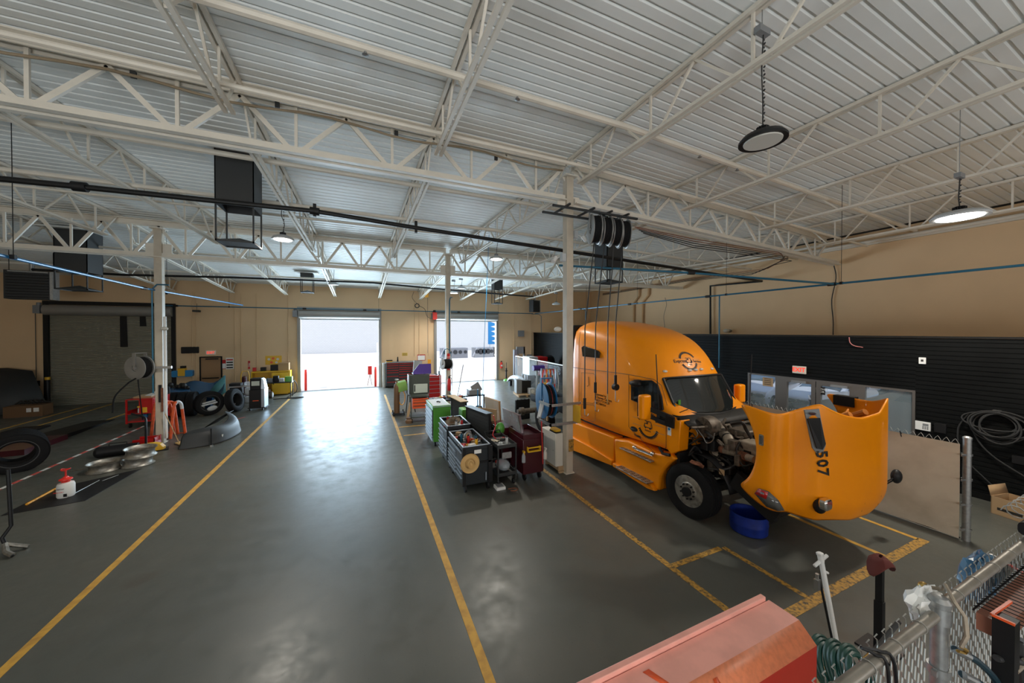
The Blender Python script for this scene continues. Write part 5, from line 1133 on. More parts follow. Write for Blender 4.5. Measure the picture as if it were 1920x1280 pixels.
# dark steel workbench behind green cabinet, with vice etc
t = thing('workbench', 'dark steel workbench between the grey workstation and the distant column', 'workbench', (3.0, 13.3, 0)); m = MB('black_metal'); m.box(-.45, .75, -.35, .35, .88, .93); m.build('top', t)
for x in (-.42, .72):
    for y in (-.32, .32): m = MB('blue_pipe'); m.bar((x, y, 0), (x, y, .88), .05); m.build('leg', t)
clut(2.6, 3.7, 13.05, 13.6, .935, 16, 22, 'on the dark steel workbench')
t = thing('workbench', 'dark bench right of the distant column carrying grey trays', 'workbench', (4.35, 14.2, 0)); m = MB('black_metal'); m.box(-.5, .45, -.3, .3, .80, .85); m.build('top', t)
for x in (-.47, .42):
    for y in (-.27, .27): m = MB('black_metal'); m.bar((x, y, 0), (x, y, .80), .05); m.build('leg', t)
m = MB('mid_grey'); m.box(-.2, .3, -.2, .2, .851, 1.05); m.bar((.3, .1, .9), (.1, .1, 1.25), .03, .4); m.build('tray', t)
t = thing('green_tool_bag', 'green cloth-covered case behind the second tool chest', 'case', (2.93, 10.55, .9)); m = MB('green'); m.rbox(-.10, .12, -.22, .2, -.15, .22, .04, 'y'); m.build('body', t, bevel=.02); m = MB('black_metal'); m.box(-.08, .10, -.2, .18, -.9, -.15); m.build('stand', t)
m = MB('red'); m.box(-.12, .1, -.12, .12, 0, .3); m.mat('black_plastic'); m.cyl((-.1, -.1, .34), (.1, -.1, .34), .015); m.bar((-.1, -.1, .3), (-.1, -.1, .34), .015); m.bar((.1, -.1, .3), (.1, -.1, .34), .015); o = m.build('red_gearbox', None, (3.75, 11.6, .0)); o.scale = (1.2, 1.2, 2.2); tag(o, 'red handled machine standing behind the pegboard shelf', 'machine')
m = MB('charcoal'); m.cyl((0, 0, 0), (0, 0, .5), .22, n=20); m.cyl((0, 0, .5), (0, 0, .62), .2, .1, 20); m.mat('paper'); m.box(-.1, .1, -.225, -.21, .1, .3); o = m.build('parts_washer_drum', None, (4.2, 12.9, 0)); tag(o, 'dark round drum on the floor right of the workbenches', 'drum')
m = MB('bright_blue'); m.cyl((4.0, 12.4, 0), (4.0, 12.4, 1.35), .02); m.cyl((4.0, 12.4, 0), (4.0, 12.4, .03), .12, n=16); tag(m.build('blue_rod_stand'), 'thin blue rod standing right of the workbenches', 'stand')
m = MB('reel_grey'); m.cyl((3.75, 14.4, .8), (4.0, 14.4, 2.1), .018); m.cyl((3.75, 14.4, 0), (3.75, 14.4, .8), .02); tag(m.build('leaning_rod'), 'blue-grey rod leaning right of the distant column', 'rod')
# extinguisher + sign on distant column
t = thing('fire_extinguisher', 'red fire extinguisher hung on the distant column', 'fire extinguisher', (3.36, 14.30, 1.05)); m = MB('red'); m.lathe([(.01, 0), (.075, 0), (.08, .03), (.08, .42), (.05, .50), (.02, .52), (.01, .52)], n=20); m.build('cylinder', t); m = MB('black_metal'); m.box(-.03, .03, -.03, .03, .52, .60); m.bar((0, 0, .6), (.1, 0, .64), .02); m.tube(spline([(0, -.02, .55), (.09, -.04, .5), (.1, -.03, .2)], 5), .012, 6); m.build('valve_and_hose', t)
m = MB('red'); m.box(3.30, 3.42, 14.385, 14.395, 1.9, 2.6); o = m.build('extinguisher_sign'); tag(o, 'narrow red sign strip on the distant column above the extinguisher', 'sign'); text('sign_lettering', 'FIRE', .16, 'paper', frame((3.36, 14.384, 2.25), (0, 0, -1), (1, 0, 0)), o)
# welding gas cart and welder near the yellow line
t = thing('gas_cylinder_cart', 'wheeled cart with a brown gas cylinder by the driving lane', 'cart', (1.36, 15.3, 0)); m = MB('brown_leather'); m.lathe([(.01, .08), (.12, .08), (.12, 1.15), (.10, 1.27), (.04, 1.34), (.04, 1.45), (.01, 1.45)], n=20); m.build('cylinder', t)
m = MB('black_metal'); m.box(-.2, .3, -.2, .2, .05, .09); m.build('base', t); wheels(t, -.15, .27, -.2, .2, .08)
m = MB('steel'); m.ball((0, 0, 1.48), (.09, .05, .05)); m.build('regulator', t)
m = MB('yellow_hose'); m.tube([(.2+.13*cos(a), -.05, .72+.30*sin(a)) for a in [2*pi*k/20 for k in range(20)]], .02, 6, closed=True); m.build('hose_loop', t)
t = thing('welder', 'pale green welding machine with black wire drum on a stand', 'welder', (1.85, 15.5, 0)); m = MB('lime'); m.box(-.22, .18, -.3, .2, 1.02, 1.42); m.build('body', t, bevel=.02).rotation_euler = (0, R(-12), 0); m = MB('black_plastic'); m.ball((.12, -.2, .95), (.22, .2, .22)); m.build('drum', t)
m = MB('black_metal'); m.bar((-.1, 0, 0), (0, 0, 1.0), .04); m.bar((.3, 0, 0), (.1, 0, 1.0), .04); m.build('stand', t)
m = MB('wood'); m.bar((1.62, 14.0, .0), (2.0, 14.9, 1.15), .10, .03); tag(m.build('wood_plank'), 'pale plank leaning on the grey workstation', 'plank')
m = MB('brown_leather'); m.lathe([(.01, 0), (.14, 0), (.15, .1), (.1, .16), (.12, .2), (.01, .2)], n=16); o = m.build('glove_heap', None, (1.68, 13.8, 0)); tag(o, 'small brown bucket beside the leaning plank', 'bucket')
# ------------------------------------------------------------------ left side of the hall
t = thing('tool_cart', 'bright red open tool cart left of the hose reel column', 'cart', (-7.45, 17.6, 0), R(-3))
m = MB('red'); m.box(-.38, .38, -.55, .55, .50, .53); m.box(-.38, .38, -.55, .55, .20, .24); m.box(-.38, .38, -.55, .55, 1.02, 1.05); m.box(-.02, .38, -.53, .55, .53, 1.02); m.box(-.38, -.36, -.55, .55, .53, .62); m.box(-.38, .38, .53, .55, .53, 1.02); m.build('shelf_body', t, bevel=.006)
for x in (-.36, .36):
    for y in (-.53, .53): m = MB('red'); m.bar((x, y, .16), (x, y, 1.05), .045); m.build('post', t)
for k in range(5): m = MB('red'); m.box(.38, .395, -.5, .5, .60+k*.085, .67+k*.085); m.build('drawer', t)
m = MB('maroon'); m.box(-.34, -.04, .50, .52, .55, 1.0)
for k in range(6): m.box(-.32+k*.05, -.30+k*.05, .3, .32, .54, .9)
m.build('tool_rack', t); wheels(t, -.3, .3, -.45, .45, .075)
m = MB('cardboard'); m.box(-7.75, -7.25, 17.3, 17.9, 1.052, 1.10); o = m.build('cardboard_tray'); tag(o, 'tan cardboard tray lying on the red tool cart', 'tray')
m = MB('paper'); m.bar((-7.35, 17.35, 1.11), (-7.1, 17.8, 1.25), .3, .01); tag(m.build('paper_sheet'), 'white paper sheet propped on the red tool cart', 'paper')
m = MB('black_plastic'); m.cyl((-7.05, 18.0, 1.055), (-7.05, 18.0, 1.33), .07, n=14); tag(m.build('black_canister'), 'black canister at the back corner of the red tool cart', 'canister')
t = thing('spray_bottle', 'grey spray bottle with yellow trigger on the red cart shelf', 'bottle', (-7.50, 17.12, .535)); m = MB('light_grey'); m.lathe([(.01, 0), (.05, 0), (.05, .15), (.02, .2), (.01, .2)], n=14); m.build('bottle', t); m = MB('yellow'); m.box(-.03, .03, -.07, .03, .2, .25); m.build('trigger', t)
t = thing('jug', 'small yellow jug on the red cart shelf', 'jug', (-7.33, 17.10, .535)); m = MB('yellow'); m.rbox(-.07, .07, -.05, .05, 0, .2, .02); m.cyl((0, 0, .2), (0, 0, .24), .025); m.build('body', t, bevel=.01); m = MB('yellow'); m.tube([(.03, 0, .19), (.08, 0, .22), (.08, 0, .12)], .012, 6); m.build('handle', t)
m = MB('bright_blue'); m.rbox(-.08, .08, -.06, .06, 0, .12, .02); o = m.build('blue_box', None, (-7.6, 17.7, .245)); tag(o, 'small blue box on the bottom shelf of the red cart', 'box')
# tires
def tire(loc, rot, label, r=.50, wd=.28, grp=None, mt='rubber'):
    t = thing('tire', label, 'tire', loc, rot=rot, group=grp)
    m = MB(mt); prof = [(r*.56, -wd*.40), (r*.70, -wd*.5), (r*.88, -wd*.48), (r*.97, -wd*.42)]
    for k in range(5): c = -wd*.36+k*wd*.18; prof += [(r, c-wd*.055), (r, c+wd*.055), (r*.975, c+wd*.07), (r*.975, c+wd*.11)]
    prof += [(r*.97, wd*.42), (r*.88, wd*.48), (r*.70, wd*.5), (r*.56, wd*.40), (r*.54, 0)]
    m.lathe(prof, ax=(1, 0, 0), n=44, closed=True); m.build('casing', t)
    m = MB('rubber_grey')
    for s in (-1, 1): m.lathe([(r*.64, s*wd*.476), (r*.66, s*wd*.50), (r*.68, s*wd*.488)], ax=(1, 0, 0), n=40, closed=True)
    m.build('sidewall_ring', t); return t
tire((-7.95, 12.9, .50), (0, R(8), R(-58)), 'big truck tire standing at the left edge, its open side facing the lane', .51, .32)
tire((-8.13, 13.18, .51), (0, R(8), R(-58)), 'truck tire half hidden behind the one at the left edge', .51, .30)
for i, (x, y, rz, lb) in enumerate(((-7.15, 18.7, 10, 'leftmost truck tire in the row beyond the orange stands, seen tread-on'), (-6.82, 18.65, 8, 'second truck tire from the left in the row beyond the orange stands'), (-6.50, 18.6, 5, 'third truck tire in the row, its tread turned to the lane'),
        (-5.90, 18.45, -52, 'truck tire facing the camera with a metal part inside it'), (-5.12, 18.75, -14, 'rightmost truck tire of the row, leaning with pale sidewall'))):
    tire((x, y, .505), (0, R(-10) if i == 4 else 0, R(rz)), lb, .50, .27, mt='rubber')
m = MB('light_grey'); m.box(-.28, .25, -.03, .03, -.04, .02); m.box(-.25, .20, -.03, .03, .05, .10); m.ball((.05, 0, -.22), (.18, .05, .10)); o = m.build('metal_part', None, (-5.84, 18.33, .50), (0, R(-8), R(38))); tag(o, 'bent metal part stuck in the tire facing the camera', 'part')
# orange stands
for x, y, lb in ((-6.15, 15.35, 'orange U-shaped trestle stand against the left column'), (-5.78, 15.15, 'orange U-shaped trestle stand right of its twin, white cap on top')):
    t = thing('trestle_stand', lb, 'stand', (x, y, 0), R(-20))
    for s in (-1, 1):
        m = MB('stand_orange'); m.tube(spline([(s*.12, -.28, 0), (s*.12, -.21, .55), (s*.12, -.13, 1.05), (s*.12, 0, 1.17), (s*.12, .13, 1.05), (s*.12, .21, .55), (s*.12, .28, 0)], 6), .042, 8); m.build('leg', t)
    m = MB('stand_orange'); m.bar((-.12, -.25, .05), (.12, -.25, .05), .02); m.bar((-.12, .25, .05), (.12, .25, .05), .02); m.bar((-.12, 0, 1.16), (.12, 0, 1.16), .04); m.build('brace', t)
    if x > -6: m = MB('light_grey'); m.tube(spline([(.12, -.10, 1.10), (.12, 0, 1.175), (.12, .12, 1.08), (.12, .16, .9)], 5), .046, 8); m.build('tape_wrap', t)
# items at the foot of the left column
t = thing('red_bin', 'open dark red wedge-shaped bin at the foot of the left column', 'bin', (-6.0, 14.15, 0)); m = MB('red'); m.box(-.28, .22, -.2, -.18, .0, .28); m.box(.20, .22, -.2, .2, 0, .30); m.box(-.28, .22, .18, .2, 0, .28); m.box(-.28, .22, -.2, .2, 0, .02); m.bar((-.75, 0, .03), (-.28, 0, .2), .38, .02); m.build('shell', t)
t = thing('floor_jack', 'yellow bottle-shaped jack with long black handle before the left column', 'jack', (-5.75, 13.55, 0), R(20)); m = MB('yellow'); m.loft([[Vector((x*s, y*s2, z)) for x, y in ((-.3, -.14), (.3, -.14), (.36, 0), (.3, .14), (-.3, .14), (-.34, 0))] for s, s2, z in ((1, 1, .02), (1, 1, .1), (.8, .8, .2), (.5, .7, .24))]); m.build('body', t, bevel=.01); m = MB('black_metal'); m.tube(spline([(-.05, 0, .2), (-.05, 0, .75), (-.08, .1, 1.0), (-.35, .3, 1.12)], 6), .028, 8); m.build('handle', t); m = MB('black_metal'); m.box(-.4, .42, -.16, .16, 0, .03); m.build('base', t)
t = thing('compressor_motor', 'black cylindrical motor lying behind the stacked wheel rims', 'motor', (-6.35, 13.5, .15), R(8)); m = MB('black_plastic'); m.cyl((-.40, 0, 0), (.38, 0, .0), .15, n=24); m.ball((-.40, 0, 0), (.10, .15, .15)); m.build('body', t); m = MB('black_metal'); m.tube([(-.2, 0, .14), (-.2, 0, .21), (.15, 0, .21), (.15, 0, .14)], .012, 6); m.build('handle', t); m = MB('greasy'); m.box(.38, .60, -.08, .08, -.08, .06); m.build('drive_end', t)
m = MB('wood'); m.tube([(-5.66, 14.28, .95), (-5.2, 13.95, .05)], .014, 6); m.mat('straw'); m.bar((-5.25, 14.0, .08), (-4.95, 13.75, .01), .16, .03); tag(m.build('broom'), 'thin broom leaning past the left column, bristles on the floor', 'broom')
m = MB('cable'); m.tube(spline([(-5.9, 16.3, .01), (-5.4, 14.8, .012), (-5.0, 14.3, .01), (-4.9, 14.9, .012), (-5.4, 14.2, .01), (-5.1, 13.9, .01)], 6), .014, 5); tag(m.build('floor_cable'), 'black cable lying tangled on the floor under the orange stands', 'cable')
m = MB('rust'); m.box(-5.79, -5.74, 14.36, 14.395, 1.0, 1.75); m.mat('black_metal'); m.box(-5.85, -5.78, 14.37, 14.395, 1.3, 1.85); tag(m.build('tool_holster'), 'dark tool holder strapped low on the left column', 'holder')
m = MB('paper'); m.cyl((-5.69, 14.40, .15), (-5.69, 14.40, 4.0), .04, n=12); tag(m.build('white_conduit'), 'white pipe running down the right side of the left column', 'pipe')
# rims
def rim(loc, label, rot=(0, 0, 0), r=.315):
    t = thing('wheel_rim', label, 'wheel rim', loc, rot=rot, group='bare wheel rims on the floor')
    m = MB('alu'); m.lathe([(r, 0), (r*1.03, .01), (r*.95, .03), (r*.88, .06), (r*.86, .14), (r*.93, .19), (r*1.0, .20), (r*1.02, .215), (r*.97, .215), (r*.90, .19), (r*.82, .14), (r*.82, .06), (r*.9, .02), (r*.95, 0)], n=40, closed=True); m.build('barrel', t)
    m = MB('greasy'); m.lathe([(r*.84, .10), (r*.6, .13), (r*.35, .12), (r*.34, .10), (r*.6, .11), (r*.84, .08)], n=32, closed=True); m.build('wheel_disc', t); return t
rim((-6.02, 12.20, 0), 'bare aluminium wheel rim lying left of the stacked pair'); rim((-5.45, 12.35, 0), 'lower rim of the stacked pair of bare wheel rims'); rim((-5.42, 12.38, .225), 'upper, slightly tilted rim of the stacked pair', (R(2), R(3), 0))
m = MB('greasy'); m.tube([(-6.34, 12.1, .12), (-6.5, 12.05, .11), (-6.52, 12.0, .13)], .012, 6); tag(m.build('valve_stem'), 'small bent valve stem poking from the left rim', 'valve')
# mat, broom handle, jug sprayer
m = MB('black_plastic'); m.add([(-6.45, 10.05, 0), (-5.30, 10.15, 0), (-5.20, 11.95, 0), (-6.75, 11.9, 0)]+[(-6.45, 10.05, .008), (-5.30, 10.15, .008), (-5.20, 11.95, .008), (-6.75, 11.9, .008)], [(0, 3, 2, 1), (4, 5, 6, 7), (0, 1, 5, 4), (1, 2, 6, 5), (2, 3, 7, 6), (3, 0, 4, 7)])
mm = m.build('floor_mat'); tag(mm, 'black diamond-shaped mat on the floor under the sprayer', 'mat')
mm.data.vertices[0].co = (-6.35, 9.95, 0); mm.data.vertices[4].co = (-6.35, 9.95, .008); mm.data.vertices[3].co = (-6.35, 11.2, 0); mm.data.vertices[7].co = (-6.35, 11.2, .008)
m = MB('yellow_hose'); m.tube([aZ(50, 945, .03), aZ(108, 914, .03)], .022, 8); tag(m.build('orange_pole'), 'orange handle lying on the black mat', 'handle')
m = MB('steel'); m.tube([aZ(128, 931, .02), aZ(186, 900, .02)], .008, 6); m.tube([aZ(192, 901, .02), aZ(222, 890, .02)], .006, 6); tag(m.build('thin_rod'), 'thin pale rod lying on the black mat right of the sprayer', 'rod')
t = thing('pump_sprayer', 'white pump sprayer with red handle standing on the black mat', 'sprayer', (-5.82, 10.58, .008)); m = MB('bag_white'); m.lathe([(.01, 0), (.12, 0), (.13, .02), (.13, .24), (.115, .29), (.06, .31), (.01, .31)], n=24); m.build('bottle', t)
m = MB('red_bright'); m.lathe([(.06, .30), (.07, .34), (.10, .36), (.095, .38), (.05, .40), (.03, .43), (.01, .43)], n=20); m.cyl((0, 0, .42), (0, 0, .56), .014); m.tube([(.065*cos(a), .05*sin(a), .575+.012*cos(2*a)) for a in [2*pi*k/16 for k in range(16)]], .012, 6, closed=True); m.build('pump', t)
m = MB('black_plastic'); m.box(.03, .08, -.13, -.12, .03, .09); m.build('clip', t)
text('sprayer_lettering', 'Foamer', .05, 'ink', frame((-.03, -.1305, .2), (1, 0, 0), (0, 0, 1)), t, depth=.001); text('sprayer_lettering', 'MERCURY', .035, 'red_bright', frame((-.04, -.1305, .13), (1, 0, 0), (0, 0, 1)), t, depth=.001)
# ramps
for y0, y1, x, lb, mt_ in ((14.6, 16.2, -8.85, 'dark red low ramp section beyond the left tire', 'maroon'), (16.2, 19.0, -8.95, 'black wedge ramp tapering toward the closed bay door', 'black_plastic')):
    m = MB(mt_); z0, z1 = (.16, .16) if mt_ == 'maroon' else (.15, .01); m.add([(x-.9 if mt_ != 'maroon' else x-.9, y0, 0), (x, y0, 0), (x-.1 if mt_ != 'maroon' else x, y1, 0), (x-.9, y1, 0), (x-.9, y0, z0), (x, y0, z0), (x-.1 if mt_ != 'maroon' else x, y1, z1), (x-.9, y1, z1)], [(0, 3, 2, 1), (4, 5, 6, 7), (0, 1, 5, 4), (1, 2, 6, 5), (2, 3, 7, 6), (3, 0, 4, 7)]); tag(m.build('ramp'), lb, 'ramp')
m = MB('black_plastic'); m.box(-11.4, -10.6, 15.2, 18.6, 0, .06); tag(m.build('ramp'), 'second flat black ramp left of the tire row, far left', 'ramp')
# engine-stand pole at left edge
t = thing('tool_stand', 'black pole stand with bright cast foot at the left edge', 'stand', (-5.32, 8.35, 0)); a = aY(15, 880, 8.35); b = aY(21, 985, 8.35)
m = MB('black_metal'); o_ = Vector((-5.32, 8.35, 0)); m.tube([a-o_, b-o_, aY(4, 1008, 8.3)-o_, aY(9, 1020, 8.3)-o_], .024, 8); m.build('pole', t)
m = MB('alu'); c = aY(9, 1020, 8.3)-o_; m.tube([c, aZ(30, 1022, .08)-o_, aZ(54, 1024, .03)-o_], .03, 8); m.tube([c, aZ(12, 1035, .06)-o_, aZ(24, 1041, .03)-o_], .035, 8); m.build('foot', t)
m = MB('black_plastic'); m.ball(aZ(50, 1023, .03)-o_, .028); m.ball(aZ(22, 1041, .03)-o_, .028); m.build('caster', t)
# grey bumper on the floor
t = thing('grey_bumper', 'dark grey plastic truck bumper lying on the floor beyond the orange stands', 'bumper', (-4.4, 14.2, 0))
def bp(u, v, z=None, Y=None): p = aZ(u, v, z) if z is not None else aY(u, v, Y); return p-Vector((-4.4, 14.2, 0))
rings = []
for k, (x, y, h, fl, r_) in enumerate(((-.55, -.75, .46, .18, 0), (-.30, -.72, .50, .10, 0), (0.02, -.66, .52, .03, 0), (.24, -.45, .50, .0, 0), (.36, -.05, .46, .0, 0), (.42, .45, .46, .02, 0), (.38, .85, .52, .05, 0), (.20, 1.15, .62, .02, 0), (-.05, 1.3, .70, .02, 0))):
    d = Vector((x, y, 0)); nrm = Vector((x+.2, y-.3, 0)).normalized()
    rings.append([d+nrm*(.16 if k else .22)*.9+Vector((-.05*(k == 0), 0, .02)), d+nrm*.10+Vector((0, 0, h*.25)), d+nrm*.08+Vector((0, 0, h*.6)), d+nrm*.02+Vector((0, 0, h*.88)), d-nrm*.10+Vector((0, 0, h)), d-nrm*.28+Vector((0, 0, h+.01))])
m = MB('charcoal'); m.loft(rings, wrap=False); m.build('shell', t, subd=1, solid=.015)
m = MB('charcoal'); m.add([(-.45, .5, .3), (-.05, .8, .62), (.15, 1.25, .68), (-.25, 1.05, .35)], [(0, 1, 2, 3)]); m.build('inner_flap', t, solid=.012)
m = MB('black_plastic'); m.cyl((.16, -.80, .02), (.16, -.80, .55), .022); m.mat('steel'); m.cyl((.16, -.82, .0), (.16, -.82, .05), .045); m.build('guide_pole', t)
m = MB('lens_off'); m.box(.30, .325, -.42, -.34, .17, .24); m.build('lamp_opening', t)
# blue fenders heaped behind the tires
t = thing('blue_fender', 'large glossy dark blue truck fender heaped behind the row of tires', 'fender', (-6.2, 19.6, 0)); o_ = Vector((-6.2, 19.6, 0))
F_ = lambda u, v, Y=19.6: aY(u, v, Y)-o_
m = MB('fender_blue'); up = [(335, 728), (345, 717), (365, 710), (385, 716), (402, 718), (415, 706), (424, 700)]; dn = [(338, 744), (356, 742), (378, 744), (392, 742), (400, 742), (410, 745), (420, 728)]
m.loft([[F_(*p, 19.9-.05*i) for p in up] if k == 0 else [F_((p[0]*(1-k/3)+q[0]*k/3), (p[1]*(1-k/3)+q[1]*k/3), 19.9-.28*k) for p, q in zip(up, dn)] for i, k in enumerate(range(4))], wrap=False); m.build('skin', t, subd=1, solid=.02)
m = MB('fender_teal'); m.add([F_(388, 742, 19.3), F_(402, 722, 19.4), F_(422, 703, 19.5), F_(424, 735, 19.3), F_(405, 748, 19.2)], [(0, 1, 2, 3, 4)]); m.build('inner_skin', t, solid=.02)
m = MB('fender_blue'); m.bar(F_(395, 744, 20.1), F_(390, 769, 20.1), .25, .2); m.bar(F_(345, 742, 20.1), F_(340, 769, 20.1), .3, .3); m.build('support', t)
t = thing('blue_bumper', 'dark blue bumper corner with an amber stripe lying left of the blue fender', 'bumper', (-7.0, 19.2, 0)); o_ = Vector((-7.0, 19.2, 0))
m = MB('fender_blue'); m.loft([[F_(u, v, Y) for u, v, Y in ((306, 736, 19.0), (322, 741, 18.95), (345, 743, 19.1), (362, 737, 19.3))], [F_(u, v, Y) for u, v, Y in ((308, 728, 19.2), (325, 731, 19.2), (345, 734, 19.3), (358, 731, 19.4))], [F_(u, v, Y) for u, v, Y in ((312, 726, 19.6), (328, 727, 19.6), (345, 728, 19.6), (356, 728, 19.6))]], wrap=False); m.build('skin', t, subd=1, solid=.03)
m = MB('yellow_hose'); m.bar(F_(305, 739, 18.93), F_(316, 742, 18.9), .03, .05); m.build('amber_strip', t)
m = MB('engine_dark'); random.seed(5)
for k in range(12): p = F_(308+k*4, 724+random.uniform(-3, 4), 19.5); m.ball(p, random.uniform(.07, .13), 8, 6)
m.bar(F_(330, 732, 19.9), F_(328, 770, 19.9), .4, .3); m.build('loose_parts', t)
# shelf rack
t = thing('wire_rack', 'chrome wire rack with black bins right of the tires', 'rack', (-5.15, 19.9, 0))
for x in (-.45, .45):
    for y in (-.25, .25): m = MB('steel'); m.cyl((x, y, 0), (x, y, 1.12), .015); m.build('post', t)
for z in (.2, .6, .98):
    m = MB('steel'); [m.bar((-.45, -.25+k*.05, z), (.45, -.25+k*.05, z), .006) for k in range(11)]; m.bar((-.45, -.25, z-.02), (.45, -.25, z-.02), .008, .04); m.bar((.45, -.25, z-.02), (.45, .25, z-.02), .008, .04); m.build('shelf', t)
for x, y, z, c_, s_, lb in ((-.18, -.05, .62, 'black_plastic', (.22, .2, .3), 'black bin on the middle shelf of the wire rack'), (.28, -.05, .62, 'light_grey', (.12, .18, .26), 'pale box on the middle shelf of the wire rack'), (-.15, -.05, .22, 'black_plastic', (.25, .2, .3), 'black bin on the bottom shelf of the wire rack'), (.28, -.05, .22, 'light_grey', (.12, .18, .24), 'pale box on the bottom shelf of the wire rack'), (-.2, -.05, 1.0, 'black_plastic', (.22, .2, .12), 'black tray on top of the wire rack'), (.28, 0, 1.0, 'plastic_clear', (.15, .2, .14), 'bundle of clear film on top of the wire rack')):
    m = MB(c_); m.rbox(-s_[0], s_[0], -s_[1], s_[1], 0, s_[2], .03); o = m.build('storage_bin', None, (-5.15+x, 19.9+y, z)); tag(o, lb, 'bin')
# black welder on wheels
t = thing('shop_machine', 'black and silver wheeled machine beside the left yellow line', 'machine', (-4.28, 18.9, 0), R(-4)); m = MB('black_plastic'); m.box(-.28, .18, -.26, .26, .12, .92); m.box(-.26, .16, -.2, .22, .92, 1.42); m.build('body', t, bevel=.015)
m = MB('silver_trim'); m.box(.18, .30, -.26, .26, .12, .95); m.add([(.16, -.22, .95), (.30, -.2, .95), (.22, -.1, 1.35), (.16, -.15, 1.4), (.16, .2, .95), (.3, .2, .95), (.22, .2, 1.35), (.16, .2, 1.4)], [(0, 1, 2, 3), (7, 6, 5, 4), (0, 4, 5, 1), (1, 5, 6, 2), (2, 6, 7, 3)]); m.build('side_panel', t)
m = MB('orange_red'); m.box(-.14, .08, -.268, -.26, .42, .45); m.build('red_badge', t); m = MB('screen'); m.box(-.2, .1, -.21, -.2, 1.1, 1.3); m.build('display', t); wheels(t, -.24, .24, -.24, .24, .07); m = MB('black_metal'); m.box(-.32, .33, -.3, .3, .10, .13); m.build('base', t)
# yellow cabinet with open shelf
t = thing('yellow_cabinet', 'yellow flammables cabinet, half open, against the back wall', 'cabinet', (-4.6, 22.9, 0), 0); m = MB('yellow_cab'); m.box(-.85, .95, .2, .28, 0, 1.3); m.box(-.85, -.80, -.3, .28, .0, 1.3); m.box(.85, .95, -.3, .28, .05, 1.3); m.box(-.85, .95, -.3, .28, 1.28, 1.34); m.box(-.85, .95, -.3, .28, .05, .12); m.box(-.85, .1, -.28, .25, .62, .66); m.build('body', t, bevel=.008)
m = MB('yellow_cab'); m.box(.1, .85, -.33, -.30, .12, 1.26); m.build('door', t); m = MB('black_metal'); m.box(.16, .19, -.35, -.33, .6, .75); m.build('latch', t)
m = MB('orange_red'); m.box(-.78, .08, -.2, .2, .13, .17); m.build('shelf_liner', t)
random.seed(9)
for k in range(7): m = MB(random.choice(['black_plastic', 'light_grey', 'red', 'paper', 'bright_blue'])); h = random.uniform(.15, .3); m.cyl((0, 0, 0), (0, 0, h), .05, n=12); m.cyl((0, 0, h), (0, 0, h+.04), .02, n=8); o = m.build('can', None, (-5.3+k*.11, 22.8, .665 if k % 2 else .125)); tag(o, 'can standing inside the open half of the yellow cabinet', 'can', 'cans in the yellow cabinet')
for x, c_, s_, lb in ((-.75, 'red', (.08, .07, .2), 'small red can on top of the yellow cabinet'), (-.35, 'black_plastic', (.12, .1, .2), 'black gadget on top of the yellow cabinet'), (.2, 'black_plastic', (.2, .15, .32), 'black and white case on top of the yellow cabinet'), (.62, 'cardboard', (.25, .2, .42), 'open cardboard box on top of the yellow cabinet')):
    m = MB(c_); m.box(-s_[0], s_[0], -s_[1], s_[1], 0, s_[2]); o = m.build('box', None, (-4.6+x, 22.9, 1.345)); tag(o, lb, 'box')
# hand truck
t = thing('hand_truck', 'yellow gas-cylinder hand truck left of the yellow cabinet', 'hand truck', (-5.55, 22.0, 0)); m = MB('yellow_cab'); m.tube([(-.18, 0, .1), (-.18, 0, 1.25), (-.12, 0, 1.45), (.12, 0, 1.45), (.18, 0, 1.25), (.18, 0, .1)], .02, 8); m.box(-.2, .2, -.2, .02, .03, .06); m.box(-.18, .18, -.02, .0, .6, .66); m.build('frame', t)
m = MB('maroon'); m.cyl((0, -.12, .07), (0, -.12, 1.1), .11, n=16); m.ball((0, -.12, 1.12), (.11, .11, .1)); m.build('gas_cylinder', t)
for x in (-.22, .22): m = MB('red'); m.cyl((x-.03, .05, .14), (x+.03, .05, .14), .14, n=18); m.build('wheel', t)
# steel table with gear
t = thing('work_table', 'black steel table with gear, right of the yellow cabinet', 'table', (-3.95, 21.75, 0)); m = MB('black_metal'); m.box(-.75, .55, -.3, .3, .80, .84); m.build('top', t)
for x in (-.7, .5):
    for y in (-.27, .27): m = MB('black_metal'); m.bar((x, y, 0), (x, y, .8), .04); m.build('leg', t)
for x, c_, s_, lb in ((-.45, 'mid_grey', (.12, .1, .2), 'grey box on the black steel table'), (-.2, 'black_plastic', (.12, .12, .32), 'black device standing on the black steel table'), (.05, 'light_grey', (.10, .12, .18), 'pale box near the middle of the black steel table'), (.38, 'green', (.16, .14, .26), 'green case on the right end of the black steel table')):
    m = MB(c_); m.rbox(-s_[0], s_[0], -s_[1], s_[1], 0, s_[2], .03); o = m.build('device', None, (-3.95+x, 21.75, .845)); tag(o, lb, 'equipment')
m = MB('cable'); m.tube(spline([(-3.35, 21.7, .9), (-3.2, 21.6, .7), (-3.2, 21.5, .3), (-3.6, 21.3, .03), (-3.1, 21.1, .02), (-2.9, 21.4, .02), (-4.2, 21.3, .02)], 6), .022, 6); tag(m.build('black_hose'), 'black hose hanging off the steel table onto the floor', 'hose')
m = MB('greasy'); m.cyl((-4.75, 21.7, .18), (-4.3, 21.7, .18), .17, n=18); m.mat('light_grey'); m.cyl((-4.3, 21.7, .18), (-4.28, 21.7, .18), .12, n=18); tag(m.build('engine_part'), 'round greasy engine part on the floor under the steel table', 'engine part')
